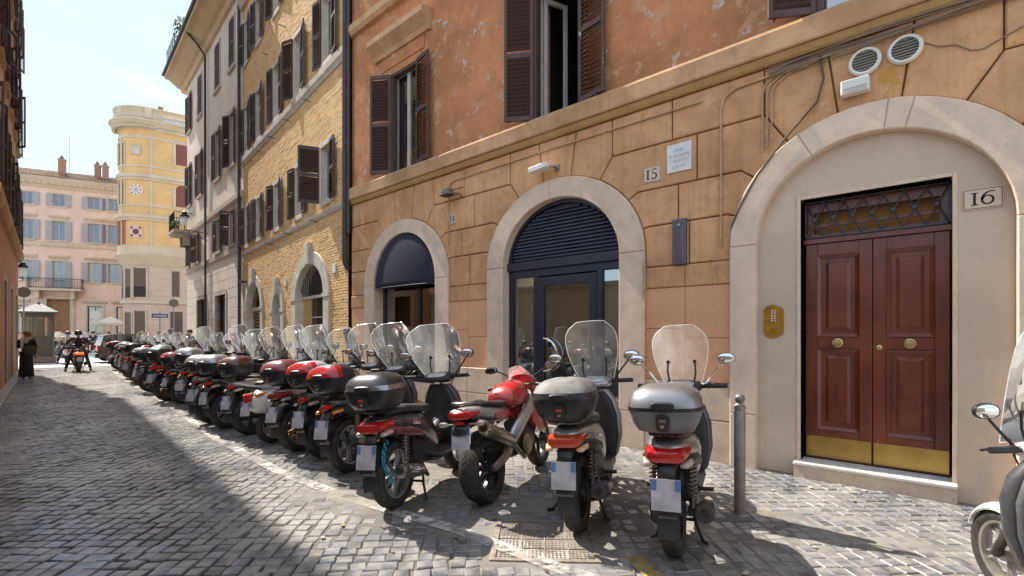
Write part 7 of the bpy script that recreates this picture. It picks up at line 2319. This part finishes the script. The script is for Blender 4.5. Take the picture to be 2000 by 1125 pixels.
# ============================================================ grey hatchback
car = empty('hatchback_car', (6.55, 35.2, 0), R(4), 'dark grey hatchback parked across the end of the scooter row', 'car')
P_CAR = paint('car_grey_paint', (0.055, 0.05, 0.046), 0.25, 0.4, dust=0.1)
M_CARG = clear('car_glass', (0.45, 0.52, 0.5), 0.12)
lower = MB()
prof = [(-1.80, .42, .62), (-1.78, .62, .76), (-1.70, .80, .81), (-1.2, .86, .83), (0, .88, .84), (1.0, .86, .83), (1.55, .78, .80), (1.82, .62, .72), (1.86, .45, .60)]
rings = []
for x, zt, hw in prof:
    rings.append([(x, -hw * .94, .22), (x, -hw, .36), (x, -hw, zt - .10), (x, -hw * .93, zt), (x, hw * .93, zt), (x, hw, zt - .10), (x, hw, .36), (x, hw * .94, .22)])
lower.loft(rings, True)
lower.build('body', P_CAR, car, smooth=40, bev=0.02)
roof = []
for x, z0, z1, hw in ((-1.68, .80, .84, .72), (-1.50, .84, 1.42, .68), (-1.2, .86, 1.49, .68), (-.2, .87, 1.51, .69), (.35, .86, 1.42, .68), (1.05, .84, .88, .70)):
    roof.append([(x, -hw - .06, z0), (x, -hw + .05, z1), (x, hw - .05, z1), (x, hw + .06, z0)])
cab = MB().loft(roof, True).build('glasshouse', M_CARG, car, smooth=30)
rp = MB().loft([[(x, -hw + .05, z1 + .004), (x, -hw + .05, z1 + .03), (x, hw - .05, z1 + .03), (x, hw - .05, z1 + .004)] for x, z0, z1, hw in ((-1.55, 0, 1.42, .68), (-1.2, 0, 1.49, .68), (-.2, 0, 1.51, .69), (.30, 0, 1.43, .68))], True).build('roof', P_CAR, car, smooth=40)
for s in (1, -1):
    for xa, xb, za, zb in ((-1.68, -1.48, .82, 1.44), (-.75, -.68, .86, 1.50), (.02, .09, .86, 1.48), (1.03, .36, .86, 1.43)):
        MB().tube([(xa, s * .755, za), (xb, s * .64, zb)], .035, 6).build('pillar', P_CAR, car)
    for xx in (-1.15, 1.18):
        w = MB().lathe([(0.05, -.08), (.19, -.09), (.20, -.02), (.20, .08), (.05, .09)], (xx, s * .76, .31), 'y', 18).build('wheel', M_RIMS, car, smooth=40)
        q = closed_lathe([(.20, -.09), (.29, -.09), (.31, -.05), (.31, .05), (.29, .09), (.20, .09)], (xx, s * .76, .31), 'y', 24)
        MB().add(q.v, q.f).build('tyre', M_TYRE, w, smooth=40)
    MB().box(-1.83, -1.70, min(s * .62, s * .80), max(s * .62, s * .80), .62, .92).build('tail_light', M_REDL, car, bev=.02)
    MB().box(1.70, 1.84, min(s * .45, s * .72), max(s * .45, s * .72), .58, .70).build('headlight', M_CLRL, car, bev=.02)
    MB().secs([(.55, s * .88, .95, .05, .05), (.62, s * .90, .95, .07, .06), (.70, s * .88, .95, .04, .03)], 8).build('door_mirror', P_CAR, car, smooth=50)
    MB().box(-.35, -.2, min(s * .835, s * .865), max(s * .835, s * .865), .72, .75).build('door_handle', P_CAR, car)
MB().box(-1.90, -1.78, -.70, .70, .25, .48).build('bumper', P_CAR, car, bev=.03)
MB().box(-1.835, -1.825, -.26, .26, .52, .63).build('number_plate', M_PLATE, car)

# ============================================================ kiosk, signs, parasols
M_KIO = plain('kiosk_grey', (0.085, 0.092, 0.085), 0.6, 0, 0.15)
ki = empty('street_kiosk', (2.75, 37.6, 0), R(-8), 'grey metal street kiosk with glazed upper half and hipped roof', 'kiosk')
MB().box(-.85, .85, -.75, .75, 0, .30).build('plinth', plain('kiosk_plinth', (0.20, 0.19, 0.175), 0.8, 0, 0.15), ki, bev=.02)
MB().box(-.72, .72, -.62, .62, .30, 1.45).build('lower_body', M_KIO, ki)
for x in (-.72, -.24, .24, .64):
    for y in (-.62, .54):
        MB().box(x, x + .08, y, y + .08, 1.45, 2.62).build('post', M_KIO, ki)
for x0, x1 in ((-.64, -.24), (-.16, .24), (.32, .64)):
    MB().box(x0, x1, -.60, -.59, 1.45, 2.45).build('pane', clear('kiosk_glass', (0.75, 0.82, 0.8), 0.12), ki)
    MB().box(x0 + .03, x1 - .03, -.635, -.615, .45, 1.35).build('panel', M_KIO, ki, bev=.008)
MB().box(-.60, .60, .3, .32, 1.4, 2.4).build('back_board', plain('kiosk_board', (0.5, 0.5, 0.48), 0.8), ki)
MB().box(-.60, .60, -.5, .3, 1.40, 1.44).build('shelf', plain('kiosk_shelf', (0.4, 0.6, 0.52), 0.5), ki)
MB().box(-.78, .78, -.68, .68, 2.45, 2.68).build('frieze', M_KIO, ki)
MB().add([(-1.0, -.9, 2.68), (1.0, -.9, 2.68), (1.0, .9, 2.68), (-1.0, .9, 2.68), (-1.0, -.9, 2.76), (1.0, -.9, 2.76), (1.0, .9, 2.76), (-1.0, .9, 2.76), (-.12, -.1, 3.22), (.12, -.1, 3.22), (.12, .1, 3.22), (-.12, .1, 3.22)],
         [(0, 3, 2, 1), (0, 1, 5, 4), (1, 2, 6, 5), (2, 3, 7, 6), (3, 0, 4, 7), (4, 5, 9, 8), (5, 6, 10, 9), (6, 7, 11, 10), (7, 4, 8, 11), (8, 9, 10, 11)]).build('roof', plain('kiosk_roof', (0.08, 0.085, 0.085), 0.6, 0.0, 0.15), ki)
MB().lathe([(.08, 3.22), (.10, 3.27), (.03, 3.33), (0, 3.38)], n=10).build('finial', M_KIO, ki)

ki.scale = (0.85, 0.85, 1.0)
def pole_sign(name, label, loc, pole_h, parts, cat='sign', rz=0.0):
    e = empty(name, (loc[0], loc[1], 0), rz, label, cat)
    MB().tube([(0, 0, -.02), (0, 0, pole_h)], .03, 8).build('pole', M_GREYMET, e)
    for kind, z, sz, mat in parts:
        if kind == 'disc':
            MB().lathe([(sz, -.05), (sz, -.035), (0, -.034)], (0, 0, z), 'y', 20).build('disc', mat, e)
        else:
            MB().box(-sz, sz, -.055, -.035, z - .12, z + .12).build('board', mat, e, bev=.008)
            if kind == 'blue':
                MB().box(-sz * .8, sz * .8, -.058, -.056, z - .035, z + .03).build('line_of_text', plain('sign_white', (0.6, 0.65, 0.7), 0.5), e)
    return e
M_SIGNB = plain('sign_blue', (0.05, 0.12, 0.32), 0.4)
M_SIGNW = plain('sign_white_face', (0.72, 0.72, 0.7), 0.45)
M_SIGNG = plain('sign_back', (0.16, 0.15, 0.14), 0.5, 0.4)
pole_sign('street_name_sign', 'blue street sign on a thin pole beside the pale corner house', (7.75, 35.0), 2.9, [('blue', 2.62, .40, M_SIGNB)], rz=R(-12))
pole_sign('round_sign', 'round dark sign on a pole close to the corner house balcony', (8.35, 34.6), 3.7, [('disc', 3.38, .24, M_SIGNG)], rz=R(-13))
pole_sign('round_sign', 'pair of white round signs one above the other on a pole by the parasols', (7.05, 51.2), 3.4, [('disc', 3.05, .34, M_SIGNW), ('disc', 2.5, .26, M_SIGNW)], rz=R(-8))
pole_sign('round_sign', 'dark round sign on a tall pole beside the kiosk', (1.98, 34.4), 3.9, [('disc', 3.62, .26, M_SIGNG)], rz=R(-4))
def parasol(loc, label):
    e = empty('cafe_parasol', (loc[0], loc[1], 0), R(-10), label, 'parasol')
    MB().tube([(0, 0, 0), (0, 0, 2.98)], .03, 8).build('pole', M_WHITEP, e)
    MB().add([(-1.05, -1.05, 2.45), (1.05, -1.05, 2.45), (1.05, 1.05, 2.45), (-1.05, 1.05, 2.45), (0, 0, 3.0), (-1.05, -1.05, 2.25), (1.05, -1.05, 2.25), (1.05, 1.05, 2.25), (-1.05, 1.05, 2.25)],
             [(0, 1, 4), (1, 2, 4), (2, 3, 4), (3, 0, 4), (0, 5, 6, 1), (1, 6, 7, 2), (2, 7, 8, 3), (3, 8, 5, 0)]).build('canopy', plain('parasol_cloth', (0.78, 0.76, 0.72), 0.85), e, thick=0.01)
    MB().box(-.35, .35, -.35, .35, 0, .08).build('base', M_GREYMET, e)
parasol((8.2, 52.6), 'white cafe parasol beside the pair of round signs')
parasol((9.9, 53.6), 'white cafe parasol tucked behind the rounded bay')

# lantern on the shaded side
ln2 = copy_tree(LANT)
ln2.location = (lwall_x(33.0) - 0.9, 33.0, -2.45); ln2.rotation_euler = (0, 0, math.pi / 2 - R(184.76))
for c in ln2.children: c.location.x = -6.2 + 0.3
tag(ln2, 'black wall lantern on the house set back at the end of the shaded side', 'street lamp')
